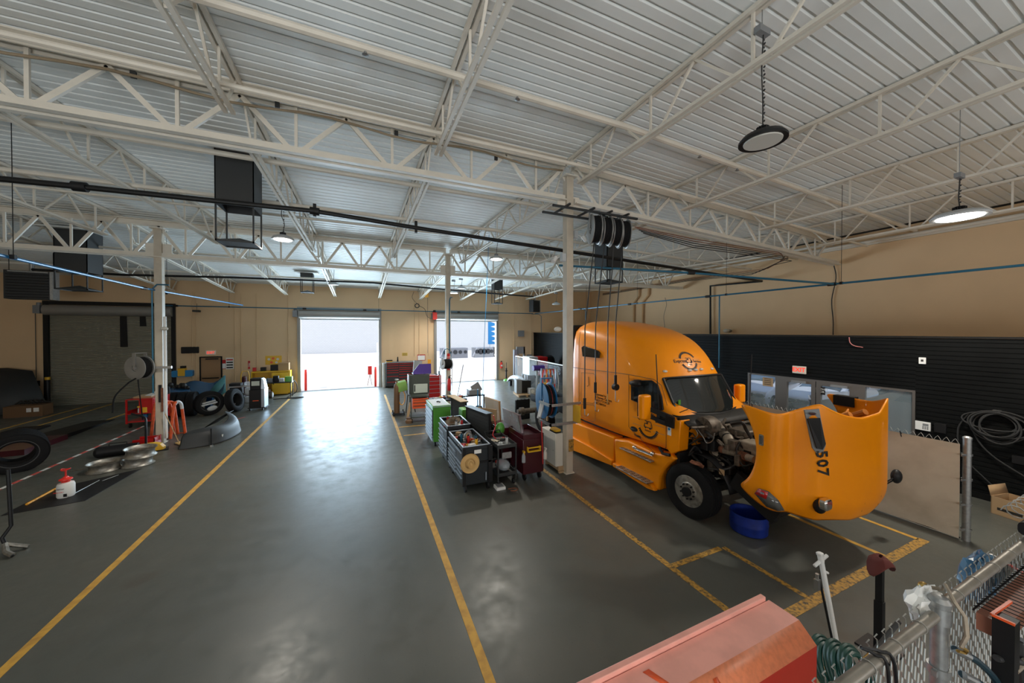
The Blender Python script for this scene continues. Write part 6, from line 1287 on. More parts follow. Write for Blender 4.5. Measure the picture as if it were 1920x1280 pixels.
# far left wall: leaning panel, brown box
m = MB('charcoal'); m.add([(-16.2, 21.6, 0), (-13.9, 21.7, 0), (-12.85, 22.3, .35), (-13.6, 22.9, 1.75), (-14.4, 23.0, 1.9), (-16.2, 22.9, 1.9)], [(0, 1, 2, 3, 4, 5)]); o = m.build('body_panel', solid=.04); tag(o, 'dark grey body panel leaning in the far left corner', 'panel')
m = MB('brown_leather'); m.box(-13.3, -12.2, 21.0, 21.55, 0, .46); o = m.build('wooden_crate'); tag(o, 'brown wooden crate with white labels left of the closed bay door', 'crate'); m = MB('paper'); m.box(-12.45, -12.30, 20.985, 21.0, .2, .36); m.build('label_sheet', o); m = MB('paper'); m.box(-12.65, -12.52, 20.985, 21.0, .2, .36); m.build('label_sheet', o)
m = MB('engine_dark'); random.seed(2)
for k in range(6): a = Vector((-13.15+k*.12, 21.3, .5)); m.tube(spline([a, a+Vector((.1, .1, .12)), a+Vector((.25, -.05, .08)), a+Vector((.4, .05, .02))], 4), .03, 6)
tag(m.build('metal_scrap'), 'dark twisted metal parts on the wooden crate', 'scrap')
m = MB('cable'); m.cyl((-13.72, 23.3, 1.25), (-13.72, 23.3, 4.35), .012, n=6); m.mat('black_plastic'); m.box(-13.79, -13.65, 23.25, 23.39, 1.0, 1.25); tag(m.build('door_control'), 'black door control hanging on a cable left of the closed bay door', 'switch')
m = MB('black_metal'); m.cyl((-13.25, 23.1, 0), (-13.25, 23.1, 1.3), .08, n=14); m.mat('yellow'); m.cyl((-13.25, 23.1, 1.3), (-13.25, 23.1, 1.42), .085, n=14); tag(m.build('guard_post'), 'black guard post with yellow top beside the closed bay door', 'post')
for x, y in ((-3.05, 23.75), (.82, 23.75)): m = MB('red_bright'); m.cyl((x, y, 0), (x, y, 1.25), .07, n=14); tag(m.build('bollard'), 'red bollard outside at the %s jamb of the middle bay door' % ('left' if x < 0 else 'right'), 'bollard')
t = thing('red_barrier', 'red barrier frame outside at the right jamb of the middle bay door', 'barrier', (.5, 24.3, 0)); m = MB('red_bright'); m.box(-.12, .12, -.03, .03, .7, 1.25); m.build('board', t); m = MB('rust'); m.bar((-.15, 0, 0), (0, 0, .7), .03); m.bar((.12, 0, 0), (0, 0, .7), .03); m.build('leg_frame', t)
# ------------------------------------------------------------------ things on the back wall
def wallbox(name, label, cat, u, v, w_, h, d, mt, Y=YB-.002, bev=.004):
    p = aY(u, v, Y); m = MB(mt); m.box(p.x-w_/2, p.x+w_/2, Y-d, Y, p.z-h/2, p.z+h/2); return tag(m.build(name, bevel=bev), label, cat), p
def exitsign(t, M, w_=.32, h=.2, d=.05):
    m = MB('exit_white'); m.M = M; m.box(-w_/2, w_/2, -h/2, h/2, -d, 0); m.build('sign_box', t, bevel=.006); text('exit_lettering', 'EXIT', h*.78, 'exit_red', M @ Matrix.Translation((0, 0, .003)), t, bold=.004, sx=.95)
p = aY(395, 661, YB-.06); t = thing('exit_sign', 'white sign with red EXIT letters above the brown door', 'sign', p); exitsign(t, Matrix.Rotation(R(90), 4, 'X'), .42, .22)
o, p = wallbox('safety_poster', 'red and white poster right of the brown door', 'poster', 418, 683, .30, .50, .01, 'red'); m = MB('paper'); m.box(p.x-.09, p.x+.12, YB-.016, YB-.012, p.z-.22, p.z+.05); m.build('poster_figure', o)
o, p = wallbox('notice_board', 'white notice board with coloured cards right of the red poster', 'board', 431, 681, .34, .62, .02, 'paper')
for k in range(4): m = MB('red' if k == 3 else 'black_plastic'); m.box(p.x-.14, p.x+.14, YB-.03, YB-.022, p.z-.26+k*.14, p.z-.19+k*.14); m.build('card', o)
o, p = wallbox('extinguisher_sign', 'narrow white and red sign above the hand truck', 'sign', 467, 684, .10, .45, .01, 'red'); text('sign_lettering', 'FIRE', .12, 'paper', frame((p.x, YB-.0125, p.z), (0, 0, -1), (1, 0, 0)), o)
o, p = wallbox('yellow_poster', 'wide yellow poster with orange print above the yellow cabinet', 'poster', 513, 675, .78, .50, .01, 'yellow_cab')
for k, (dx, dz) in enumerate(((-.22, .06), (-.02, .1), (.2, .05), (-.1, -.12), (.14, -.13))): m = MB('orange_red' if k % 2 else 'cream'); m.lathe([(.01, 0), (.07, 0), (.07, .004), (.01, .004)], (p.x+dx, YB-.013, p.z+dz), (0, -1, 0), 12); m.build('poster_print', o)
o, p = wallbox('yellow_sign', 'small yellow sign between the two open bay doors', 'sign', 759, 664, .34, .20, .01, 'cat_yellow'); 
for k in range(3): m = MB('ink'); m.box(p.x-.13, p.x+.13, YB-.015, YB-.0125, p.z-.06+k*.05, p.z-.045+k*.05); m.build('sign_print', o)
o, p = wallbox('red_framed_notice', 'white notice in a red frame between the open bay doors', 'notice', 790, 670, .52, .40, .01, 'red'); m = MB('paper'); m.box(p.x-.23, p.x+.23, YB-.017, YB-.012, p.z-.17, p.z+.14); m.build('notice_sheet', o)
o, p = wallbox('orange_notice', 'small orange notice left of the right bay door', 'notice', 805, 678, .22, .30, .01, 'yellow_hose')
o, p = wallbox('exhaust_sock', 'black oval rubber cover hung on the wall left of the exit sign', 'cover', 357, 656, .74, .34, .06, 'black_plastic', bev=.05)
t = thing('blue_wall_box', 'blue and yellow first-aid-like box on the wall left of the brown door', 'box', aY(345, 699, YB)); m = MB('bright_blue'); m.rbox(-.42, .42, -.22, 0, -.18, .15, .06, 'y'); m.build('case', t); m = MB('yellow'); m.box(-.16, .12, -.26, 0, -.14, .26); m.build('front', t); m = MB('black_plastic'); m.box(-.08, .1, -.2, 0, .26, .38); m.build('top_knob', t)
p = aY(369, 583, 23.2); m = MB('charcoal'); m.box(p.x-.12, p.x+.1, 23.0, 23.4, p.z-.05, p.z+.05); m.mat('cable'); m.tube([(p.x, 23.2, p.z+.05), (p.x, 23.2, p.z+.4)], .01, 5); tag(m.build('security_camera'), 'small dark camera hanging on the wall right of the closed bay door', 'camera')
for u in (360, 367, 440, 452, 481, 540): p = aY(u, 600, YB-.03); m = MB('wall_beige'); m.cyl((p.x, YB-.03, .8 if u < 530 else 1.2), (p.x, YB-.03, 5.6), .022, n=8); tag(m.build('wall_conduit'), 'thin beige conduit running down the back wall left of the middle bay door', 'conduit', 'thin conduits on the back wall')
for u in (777, 786, 815-12): p = aY(u, 600, YB-.03); m = MB('wall_beige'); m.cyl((p.x, YB-.03, 1.9), (p.x, YB-.03, 5.6), .015, n=8); tag(m.build('wall_conduit'), 'thin conduit on the back wall between the open bay doors', 'conduit', 'thin conduits between the bay doors')
for u in (964, 996): p = aY(u, 600, YB-.05); m = MB('wall_beige'); m.cyl((p.x, YB-.05, .9), (p.x, YB-.05, 5.7), .035, n=8); tag(m.build('wall_conduit'), 'fat conduit down the back wall right of the right bay door', 'conduit', 'conduits right of the right bay door')
o, p = wallbox('junction_box', 'grey junction box high on the wall right of the right bay door', 'electrical box', 976, 625, .45, .45, .18, 'mid_grey'); m = MB('wall_beige'); m.box(p.x+.2, p.x+1.1, YB-.1, YB-.04, p.z+.08, p.z+.14); m.build('conduit_stub', o)
o, p = wallbox('electric_panel', 'tall grey electric panel on the wall in the right back corner', 'electrical box', 977, 674, .52, .85, .15, 'wall_beige')
o, p = wallbox('electric_panel', 'smaller grey electric box beside the tall panel in the right back corner', 'electrical box', 992, 668, .36, .3, .12, 'mid_grey')
t = thing('fire_extinguisher', 'red extinguisher hung on the wall right of the right bay door', 'fire extinguisher', aY(940, 690, 23.29)); m = MB('red_bright'); m.lathe([(.01, 0), (.09, 0), (.09, .35), (.04, .45), (.01, .45)], n=16); m.build('cylinder', t); m = MB('paper'); m.box(-.07, .05, -.10, -.092, .14, .26); m.build('label_sheet', t); m = MB('black_metal'); m.box(-.03, .05, -.03, .03, .45, .52); m.build('valve', t)
for p, lb, c_ in (((4.35, 23.2, 4.35), 'red opener motor at the top left corner of the right bay door', 'red_bright'),): m = MB(c_); m.box(p[0]-.02, p[0]+.25, p[1]-.25, p[1], p[2]-.05, p[2]+.42); m.mat('black_plastic'); m.cyl((p[0]+.1, p[1]-.12, p[2]+.42), (p[0]+.1, p[1]-.12, p[2]+.56), .09, n=14); m.mat('steel'); m.tube([(p[0]+.2, 22.95, p[2]), (p[0]+.1, 22.95, 2.0)], .008, 5); tag(m.build('opener_motor'), lb, 'motor')
p = aY(800, 553, 21.5); m = MB('yellow_hose'); m.rbox(p.x-.10, p.x+.10, 21.4, 21.6, p.z-.14, p.z+.14, .05, 'y'); m.mat('cable'); m.cyl((p.x+.05, 21.5, 2.2), (p.x+.05, 21.5, p.z-.1), .008, n=5); m.cyl((p.x, 21.5, p.z+.1), (p.x, 21.5, deckz(p.x, 21.5)), .01, n=5); tag(m.build('cord_reel'), 'yellow cord reel hung high between the open bay doors', 'reel')
p = aY(782, 573, 22.9); m = MB('cable'); m.tube([(p.x+.13*cos(a), 22.9, p.z+.13*sin(a)) for a in [2*pi*k/18 for k in range(18)]], .03, 6, closed=True); m.tube(spline([(p.x, 22.9, p.z+.13), (p.x-.3, 22.9, p.z+.5), (p.x-.2, 22.9, p.z+.9)], 5), .012, 6); m.tube(spline([(p.x+.13, 22.9, p.z), (p.x+.5, 23.0, p.z-.2), (p.x+.7, 23.1, p.z-.7), (p.x+1.2, 23.2, p.z-.85)], 5), .014, 6); tag(m.build('cable_coil'), 'small black cable ring hung above the orange notice', 'cable')
# right back corner equipment
t = thing('wire_partition', 'low white-railed mesh partition in the right back part', 'fence', (0, 0, 0))
a, b, c = (9.25, 20.6), (9.0, 17.2), (8.75, 13.2)
for q in (a, b, c): m = MB('light_grey'); m.cyl((*q, 0), (*q, 1.92), .03); m.build('post', t)
m = MB('white_paint'); m.bar((*a, 1.9), (*c, 1.9), .05, .05); m.build('top_rail', t)
m = MB('clear_film'); m.bar((*a, .95), (*c, .95), .004, 1.75); m.build('clear_sheet', t)
t = thing('grey_machine', 'big grey cabinet machine with a red side on legs, right back part', 'machine', (10.1, 19.9, 0), 0); m = MB('light_grey'); m.box(-.45, .15, -.5, .5, .75, 1.90); m.build('cabinet', t, bevel=.02); m = MB('red'); m.box(.15, .85, -.52, .5, .72, 1.88); m.build('red_housing', t, bevel=.02)
for x in (-.5, .6):
    for y in (-.4, .4): m = MB('mid_grey'); m.bar((x, y, 0), (x, y, .75), .08); m.build('leg', t)
m = MB('mid_grey'); m.cyl((-.2, 0, .3), (-.2, 0, .75), .35, n=24); m.cyl((-.2, 0, .3), (-.2, 0, .05), .35, .1, n=24); m.build('hopper', t)
m = MB('black_plastic'); m.tube(spline([(.8, -.1, 1.7), (1.1, -.1, 1.78), (1.35, -.1, 1.7), (1.48, 0, 1.3), (1.5, 0, .5)], 6), .20, 12); m.build('duct_hose', t); m = MB('white_paint'); m.box(-.2, -.18, -.51, -.5, 1.2, 1.7); m.build('handle_strip', t)
t = thing('white_bumper', 'pale arched truck bumper standing on the floor by the mesh partition', 'bumper', (8.8, 19.5, 0)); rings = []
for k in range(13):
    a_ = R(15+150*k/12); y = -1.25*cos(a_)*1.0; z = .12+.62*sin(a_); rings.append([Vector((-.12, y, z*.72)), Vector((-.15, y, z)), Vector((.0, y, z+.05)), Vector((.18, y, z+.02))])
m = MB('bumper_white'); m.loft(rings, wrap=False); m.build('shell', t, solid=.02, subd=1); m = MB('black_plastic'); m.box(-.05, .1, -1.2, -.9, 0, .35); m.box(-.05, .1, .9, 1.2, 0, .35); m.build('end_bracket', t); m = MB('navy'); m.bar((-.17, -.2, .60), (-.08, -.05, .78), .01, .05); m.build('dark_stripe', t)
t = thing('pallet', 'wooden pallet on the floor before the mesh partition', 'pallet', (8.25, 17.2, 0), R(-10))
for k in range(6): m = MB('wood'); m.box(-.5, .5, -.6+k*.22, -.48+k*.22, .10, .12); m.build('deck_board', t)
for x in (-.45, 0, .45): m = MB('wood'); m.box(x-.04, x+.04, -.6, .6, 0, .10); m.build('runner', t)
m = MB('mid_grey'); m.box(-.42, -.12, -.15, .35, 0, .75); m.mat('black_plastic'); m.box(-.12, .42, -.1, .3, 0, .68); o = m.build('power_unit', None, (8.2, 17.25, .122), (0, 0, R(-10))); tag(o, 'grey and black unit standing on the wooden pallet', 'machine')
m = MB('light_grey'); m.box(-.16, .16, -.15, .15, 0, .30); m.mat('paper'); m.cyl((0, -.155, .15), (0, -.15, .15), .1, n=16); o = m.build('battery', None, (8.5, 16.85, .122)); tag(o, 'small pale battery-like box on the front of the pallet', 'battery')
t = thing('gantry_stand', 'grey machine column with arms against the back wall', 'machine', (10.1, 22.6, 0)); m = MB('silver_trim'); m.box(-.12, .12, -.1, .1, 0, 2.2); m.build('column', t); m = MB('mid_grey'); m.box(.1, .75, -.05, .05, 1.9, 2.4); m.bar((.2, 0, 1.9), (.7, 0, 1.3), .06); m.box(.65, .75, -.05, .05, .6, 2.4); m.build('arm_frame', t)
t = thing('floor_pump', 'dark pump stand right of the right bay door', 'pump', (9.45, 22.7, 0)); m = MB('green'); m.lathe([(.01, 0), (.22, 0), (.18, .1), (.05, .14), (.01, .14)], n=18); m.build('base', t); m = MB('black_metal'); m.cyl((0, 0, .1), (0, 0, .9), .05); m.bar((-.1, 0, .7), (.1, 0, .7), .05); m.cyl((0, 0, .9), (0, 0, 1.3), .02); m.build('pump_body', t)
t = thing('hose_stand', 'stand with coiled red and yellow hoses between the partition and the column', 'hose stand', (8.3, 14.6, 0)); m = MB('silver_trim')
for x in (-.4, .4): m.bar((x, 0, 0), (x, 0, 1.75), .05)
m.bar((-.4, 0, 1.7), (.4, 0, 1.7), .06); m.build('frame', t)
for k, c_ in enumerate(('red_bright', 'yellow_hose', 'red', 'light_grey')): m = MB(c_); m.tube(spline([(-.3+k*.2, -.05, 1.7), (-.42+k*.22, -.12, 1.2), (-.25+k*.22, -.12, .6), (-.12+k*.2, -.12, 1.1), (-.18+k*.2, -.05, 1.7)], 6), .03, 7); m.build('hose_coil', t)
m = MB('cat_yellow'); m.box(-.35, .3, .1, .4, .1, 1.0); m.build('tank', t); m = MB('purple'); m.cyl((-.6, .5, 1.72), (0, .5, 1.72), .14, n=16); m.box(-.62, .6, .4, .6, 0, 1.6) if False else None; m.build('purple_roll', t)
# ------------------------------------------------------------------ beyond the doors
m = MB('screen'); random.seed(4)
for k, (x, w_) in enumerate(((9.2, 3.4), (13.2, 2.6), (16.0, 2.2))):
    m = MB('mid_grey' if k != 1 else 'galv'); m.box(-w_/2, w_/2, -.8, .8, .0, 1.3); m.mat('charcoal')
    for j in range(5): m.cyl((-w_/2+w_*(j+.5)/5, -.9, .8), (-w_/2+w_*(j+.5)/5, -.8, .8), random.uniform(.2, .4), n=12)
    m.mat('light_grey'); m.bar((-w_/2-.3, -.8, .2), (-w_/2+.3, -.8, 1.4), .1); o = m.build('yard_machinery', None, (x+2.0, 45, -.02)); tag(o, ['round grey machine parts standing in the yard, leftmost heap', 'middle heap of grey machine parts in the yard', 'heap of pale machine parts at the right edge of the yard view'][k], 'machinery')
m = MB('bright_blue'); m.box(-1.2, 1.3, -.1, .1, 1.6, 5.3); m.mat('paper')
for k in range(5): m.prism([(-.9+k*.05, 4.9-k*.7), (.0, 5.1-k*.7), (-.2, 4.7-k*.7)], -.12, -.1, 'y')
m.mat('light_grey'); m.box(-1.0, -.9, -.05, .05, 0, 1.6); m.box(1.0, 1.1, -.05, .05, 0, 1.6); o = m.build('blue_banner', None, (18.3, 48, -.02)); tag(o, 'tall blue banner panel with white shapes outside the right bay door', 'banner')
# cars outside the storefront
def car(loc, rz, label, kind='sedan', mt='car_white', brand=False):
    t = thing('car', label, 'car', loc, rz); L, Wd = (4.8, 1.82) if kind == 'sedan' else (5.8, 2.0); H1 = .95 if kind == 'sedan' else 1.35; g = .18 if kind == 'sedan' else .35
    if kind == 'sedan': prof = [(-L/2, .35), (-L/2+.05, .75), (-L/2+.35, .88), (-L/2+1.25, 1.02), (-L/2+1.9, 1.42), (-L/2+2.9, 1.45), (-L/2+3.8, 1.1), (L/2-.05, 1.0), (L/2, .4)]
    else: prof = [(-L/2, .5), (-L/2+.02, 1.15), (-L/2+.15, 1.3), (-L/2+1.5, 1.38), (-L/2+2.1, 1.9), (-L/2+3.4, 1.92), (-L/2+3.7, 1.4), (L/2, 1.38), (L/2, .55)]
    m = MB(mt); rings = []
    for s_, k_ in ((-1, .90), (-.97, .97), (-.8, 1.0), (0, 1.015), (.8, 1.0), (.97, .97), (1, .90)):
        rings.append([Vector((x*(1-.05*(1-k_)*5 if abs(x) > L/2-.3 else 1)+(.10*s_*s_ if x < -L/2+.2 else 0), s_*Wd/2*(1-.16*max(0, (z-H1)/.5)), g+(z-g)*(k_ if z > H1 else 1))) for x, z in prof+[(L/2, g), (-L/2+.05, g)]])
    m.loft(rings); m.build('body', t, subd=1, sharp=50)
    wb = L*.295
    for x in (-wb-.05, wb):
        for s_ in (-1, 1):
            m = MB('rubber'); r = .34 if kind == 'sedan' else .41; m.lathe([(r*.6, -.1), (r*.95, -.11), (r, -.08), (r, .08), (r*.95, .11), (r*.6, .1)], (x, s_*(Wd/2-.06), r), (0, 1, 0), 28, closed=True); o = m.build('tire', t)
            m = MB('alu'); m.lathe([(r*.62, .08), (r*.62, .06), (.01, .07), (.01, .05), (r*.6, .03)], (x, s_*(Wd/2-.03), r), (0, s_, 0), 20)
            for k in range(6): a_ = 2*pi*k/6; m.bar((x, s_*(Wd/2+.03), r), (x+r*.58*cos(a_), s_*(Wd/2+.03), r+r*.58*sin(a_)), .04)
            m.build('rim', o)
    m = MB('car_glass')
    if kind == 'sedan': m.add([(-L/2+1.28, -Wd*.40, 1.03), (-L/2+1.28, Wd*.40, 1.03), (-L/2+1.88, Wd*.35, 1.42), (-L/2+1.88, -Wd*.35, 1.42)], [(0, 1, 2, 3)]); m.build('windshield', t, solid=.02)
    else: m.add([(-L/2+1.5, -Wd*.40, 1.42), (-L/2+1.5, Wd*.40, 1.42), (-L/2+2.06, Wd*.35, 1.9), (-L/2+2.06, -Wd*.35, 1.9)], [(0, 1, 2, 3)]); m.build('windshield', t, solid=.02)
    for s_ in (-1, 1):
        m = MB('car_glass'); z0, z1 = (1.02, 1.36) if kind == 'sedan' else (1.42, 1.84); xx = -L/2+(1.6 if kind == 'sedan' else 1.9); m.add([(xx, s_*(Wd/2-.01), z0), (xx+1.9 if kind == 'sedan' else xx+1.7, s_*(Wd/2-.01), z0), (xx+1.6, s_*(Wd/2-.1), z1), (xx+.4, s_*(Wd/2-.1), z1)], [(0, 1, 2, 3)]); m.build('side_window', t, solid=.03)
        m = MB('lamp_clear'); z = .72 if kind == 'sedan' else 1.05; m.ball((-L/2+.14, s_*Wd*.36, z), (.14, .24, .10 if kind == 'sedan' else .14)); m.build('headlight', t)
        m = MB('mid_grey'); m.ball((-L/2+.06, s_*Wd*.36, z-.35), (.08, .12, .06)); m.build('fog_light', t)
    m = MB('black_plastic'); z0, z1 = (.66, .80) if kind == 'sedan' else (.75, 1.15); m.rbox(-L/2-.02, -L/2+.1, -Wd*.24, Wd*.24, z0, z1, .03, 'x'); o = m.build('grille', t)
    if kind == 'sedan': m = MB('chrome'); m.lathe([(.075, 0), (.09, 0), (.09, .02), (.075, .02)], (-L/2-.01, 0, .745), (-1, 0, 0), 20, closed=True); m.box(-L/2-.04, -L/2-.02, -.11, .11, .735, .757); m.build('grille_emblem', o)
    else: m = MB('chrome'); m.box(-L/2-.04, -L/2, -Wd*.26, Wd*.26, .94, .97); m.box(-L/2-.04, -L/2, -Wd*.26, Wd*.26, 1.12, 1.16); m.box(-L/2-.04, -L/2, -Wd*.26, Wd*.26, .74, .77); m.build('grille_bar', o); text('grille_lettering', 'GMC', .14, 'red', frame((-L/2-.045, 0, 1.04), (0, -1, 0), (0, 0, 1)), o, bold=.004)
    m = MB('black_plastic'); m.rbox(-L/2, -L/2+.1, -Wd*.3, Wd*.3, .34, .46, .02, 'x'); m.build('lower_grille', t)
    return t
GZ = -.02
car((18.3, 10.6, GZ), R(8), 'silver-white sedan nose-on behind the left storefront pane')
car((18.5, 8.1, GZ), R(0), 'dusty white sedan behind the left glass door', mt='bumper_white')
car((16.3, 4.6, GZ), R(-62), 'white pickup truck behind the right storefront pane', 'pickup')
p = aX(1408+4, 718, XC-.03); m = MB('orange_red'); 
o, _ = None, None
q0, q1 = aX(1430, 707, XC+.0), aX(1449, 724, XC+.0); m = MB('wood'); m.box(XC+.0, XC+.012, q1.y, q0.y, q1.z-.02, q0.z); o = m.build('window_sign'); tag(o, 'orange-brown printed sign in the top corner of the left storefront pane', 'sign')
for k in range(4): m = MB('ink'); m.box(XC-.003, XC-.0005, q1.y+.05, q0.y-.05, q1.z+.03+k*.06, q1.z+.05+k*.06); m.build('sign_print', o)
q0, q1 = aX(1527, 725, XC+.0), aX(1547, 737, XC+.0); m = MB('black_plastic'); m.box(XC+.0, XC+.012, q1.y, q0.y, q1.z-.05, q0.z+.02); o = m.build('door_sign'); tag(o, 'black sign with white print on the right glass door', 'sign')
text('sign_lettering', 'USE OTHER\nDOOR', .075, 'paper', frame((XC-.003, (q0.y+q1.y)/2, (q0.z+q1.z)/2-.01), (0, -1, 0), (0, 0, 1)), o, depth=.001)
t = thing('outdoor_plant', 'green bush outside the glass doors', 'plant', (13.9, 7.9, GZ)); random.seed(6); m = MB('leaf')
for k in range(240):
    p = Vector((random.gauss(0, .35), random.gauss(0, .45), random.uniform(.1, 1.05))); d = Vector((random.uniform(-1, 1), random.uniform(-1, 1), random.uniform(0, 1))).normalized()*.12; s_ = d.cross(Vector((0, 0, 1)))*.25; m.add([p, p+d*.5+s_, p+d, p+d*.5-s_], [(0, 1, 2, 3)])
m.build('leaves', t); m = MB('wood'); [m.tube([(0, 0, 0), (random.gauss(0, .2), random.gauss(0, .25), .8)], .012, 5) for _ in range(8)]; m.build('stems', t)
m = MB('cardboard'); m.cyl((14.6, 14.2, GZ), (14.6, 14.2, 3.0), .12, n=14); tag(m.build('outdoor_post'), 'tan post outside the left end of the storefront', 'post')
# ------------------------------------------------------------------ right wall items
p = aX(1499.5, 693, XC-.015); t = thing('exit_sign', 'white sign with red EXIT letters on the dark wall above the glass doors', 'sign', p); exitsign(t, frame((-.05, 0, 0), (0, -1, 0), (0, 0, 1)), .34, .22)
def rbox_(name, label, cat, u, v, w_, h, d, mt):
    p = aX(u, v, XC-.014); m = MB(mt); m.box(XC-.014-d, XC-.014, p.y-w_/2, p.y+w_/2, p.z-h/2, p.z+h/2); return tag(m.build(name, bevel=.003), label, cat), p
o, p = rbox_('thermostat', 'small white thermostat high on the dark right wall', 'thermostat', 1730, 676, .11, .15, .03, 'paper'); m = MB('ink'); m.box(XC-.046, XC-.0445, p.y-.02, p.y+.02, p.z-.02, p.z+.03); m.build('dial', o)
o, p = rbox_('alarm_keypad', 'white alarm keypad on the dark wall above the white screen', 'keypad', 1731, 798, .24, .20, .03, 'paper'); m = MB('mid_grey'); m.box(XC-.047, XC-.0445, p.y-.09, p.y-.0, p.z+.01, p.z+.06); m.build('display', o)
for a_ in range(3):
    for b_ in range(3): m = MB('mid_grey'); m.box(XC-.047, XC-.0445, p.y-.09+a_*.035, p.y-.065+a_*.035, p.z-.07+b_*.025, p.z-.052+b_*.025); m.build('key', o)
o, p = rbox_('outlet_box', 'black outlet box right of the alarm keypad', 'electrical box', 1765, 802, .17, .2, .08, 'black_plastic')
o, p = rbox_('outlet_box', 'black outlet box low on the dark wall near the right edge', 'electrical box', 1912, 862, .16, .15, .06, 'black_plastic')
t = thing('hanging_hose_coil', 'large black hose coiled on the dark wall at the right edge', 'hose', aX(1868, 800, XC-.08)); random.seed(12)
for k in range(9):
    m = MB('cable'); r1, r2 = random.uniform(.22, .42), random.uniform(.16, .36); oy, oz = random.uniform(-.06, .06), .30-r2+random.uniform(-.03, .03); ph = random.uniform(0, 6); m.tube([Vector((-.02*k*.5+.03*sin(a), oy+r1*cos(a), oz+r2*sin(a))) for a in [2*pi*q/30 for q in range(30)]], .014, 6, closed=True); m.build('loop', t)
m = MB('cable'); m.tube(spline([(0, .35, .2), (0, .48, -.1), (0, .50, -.35)], 6), .014, 6); m.tube(spline([(0, .3, .2), (0, .28, -.2), (0, .05, -.6), (0, -.5, -1.0)], 6), .014, 6); m.tube(spline([(0, .5, -.3), (0, .45, -.7), (0, .1, -1.15), (0, -.1, -1.35)], 6), .012, 6); m.build('loose_end', t)
m = MB('steel'); m.box(.0, .08, -.05, .05, .28, .34); m.build('hook', t)
t = thing('cardboard_box', 'open cardboard box on the floor by the dark wall at the right edge', 'box', (11.45, 2.15, 0), R(-12)); m = MB('cardboard')
for a, b, c, d in ((-.25, .25, -.22, -.21), (-.25, .25, .21, .22), (-.25, -.24, -.22, .22), (.24, .25, -.22, .22)): m.box(a, b, c, d, 0, .34)
m.box(-.25, .25, -.22, .22, 0, .01); m.bar((-.25, 0, .34), (-.36, 0, .44), .01, .44) if False else None; m.build('walls', t); m = MB('cardboard'); m.add([(-.25, .22, .34), (.25, .22, .34), (.24, .26, .52), (-.24, .26, .52)], [(0, 1, 2, 3)]); m.build('flap', t, solid=.006); m = MB('ink'); m.box(-.252, -.2505, -.16, .14, .10, .15); m.build('box_print', t)
# ------------------------------------------------------------------ white fabric screen beside the truck
t = thing('fence_screen', 'chain-link fence covered with white fabric right of the truck', 'fence', (9.38, 2.26, 0)); o_ = Vector((9.38, 2.26, 0))
m = MB('galv'); m.cyl((0, 0, 0), (0, 0, 1.72), .05, n=16); m.lathe([(.055, 0), (.055, .03), (.03, .05), (.01, .05)], (0, 0, 1.72), n=16); m.build('end_post', t)
for k in range(1, 5): m = MB('galv'); m.cyl((0, 2.55*k, 0), (0, 2.55*k, 1.70), .035, n=12); m.build('line_post', t)
m = MB('cloth_white'); g = [[Vector((-.07+.012*sin(y*3+z*2), y, z)) for y in [.06+q*.35 for q in range(30)]] for z in (.02, .4, .8, 1.2, 1.63)]; m.loft(g, wrap=False); m.build('fabric', t)
m = MB('black_metal'); m.cyl((-.05, .05, .03), (-.05, 10.2, .03), .012, n=6); m.build('bottom_wire', t)
for k in range(4): m = MB('galv'); m.lathe([(.056, -.012), (.062, -.012), (.062, .012), (.056, .012)], (0, 0, .2+k*.42), n=16, closed=True); m.bar((-.05, 0, .2+k*.42), (-.16, .02, .2+k*.42), .012, .03); m.build('tension_band', t)
m = MB('wire_galv')
for k in range(100): y = .08+k*.1; m.tube([(0.0, y, 1.60), (.0, y+.03, 1.66), (.01, y+.05, 1.69), (0, y+.07, 1.66), (0, y+.1, 1.60)], .004, 4)
m.build('wire_barbs', t)
for k in range(6): m = MB('black_plastic'); y = .75+k*.9; m.tube([(-.075, y, 1.62), (-.09, y+.02, 1.67), (-.08, y, 1.56)], .008, 5); m.build('zip_tie', t)
a = aZ(1822, 1016); m = MB('paper'); m.bar((9.1, 1.95, .02), (8.95, 1.75, .02), .04, .02); m.mat('red_bright'); m.bar((8.95, 1.75, .02), (8.55, 1.3, .02), .04, .02); tag(m.build('marker_rod'), 'red and white striped rod on the floor at the end of the white screen', 'rod')
# ------------------------------------------------------------------ foreground, lower right
ZT = 1.42
t = thing('red_cabinet', 'big red metal cabinet with pink top coloured bright as if lit from above, in the near foreground', 'cabinet', (2.2, 1.45, 0))
f_ = (3.55-ZT)/1.55
def cp(x, y, z): return (x-2.2, y-1.45, z)
x0, x1 = 1.10, 2.95; yl, yt, ya, yb_ = 1.70, 1.675, 1.47, 1.36
m = MB('lit_pink'); m.add([cp(x0, yt, ZT), cp(x1, yt, ZT), cp(x1, ya, ZT), cp(x0, ya, ZT)]+[cp(x0, yt, ZT-.01), cp(x1, yt, ZT-.01), cp(x1, ya, ZT-.01), cp(x0, ya, ZT-.01)], [(0, 3, 2, 1), (4, 5, 6, 7), (0, 1, 5, 4), (1, 2, 6, 5), (2, 3, 7, 6), (3, 0, 4, 7)]); m.build('top_panel', t)
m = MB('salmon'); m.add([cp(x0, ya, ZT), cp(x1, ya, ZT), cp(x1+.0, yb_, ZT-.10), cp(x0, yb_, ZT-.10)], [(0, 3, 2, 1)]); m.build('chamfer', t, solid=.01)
m = MB('lit_pink'); m.box(x0-2.2, x1-2.2-.03, yl-1.45-.02, yl-1.45+.02, ZT-.05, ZT+.03); m.build('back_lip', t, bevel=.005)
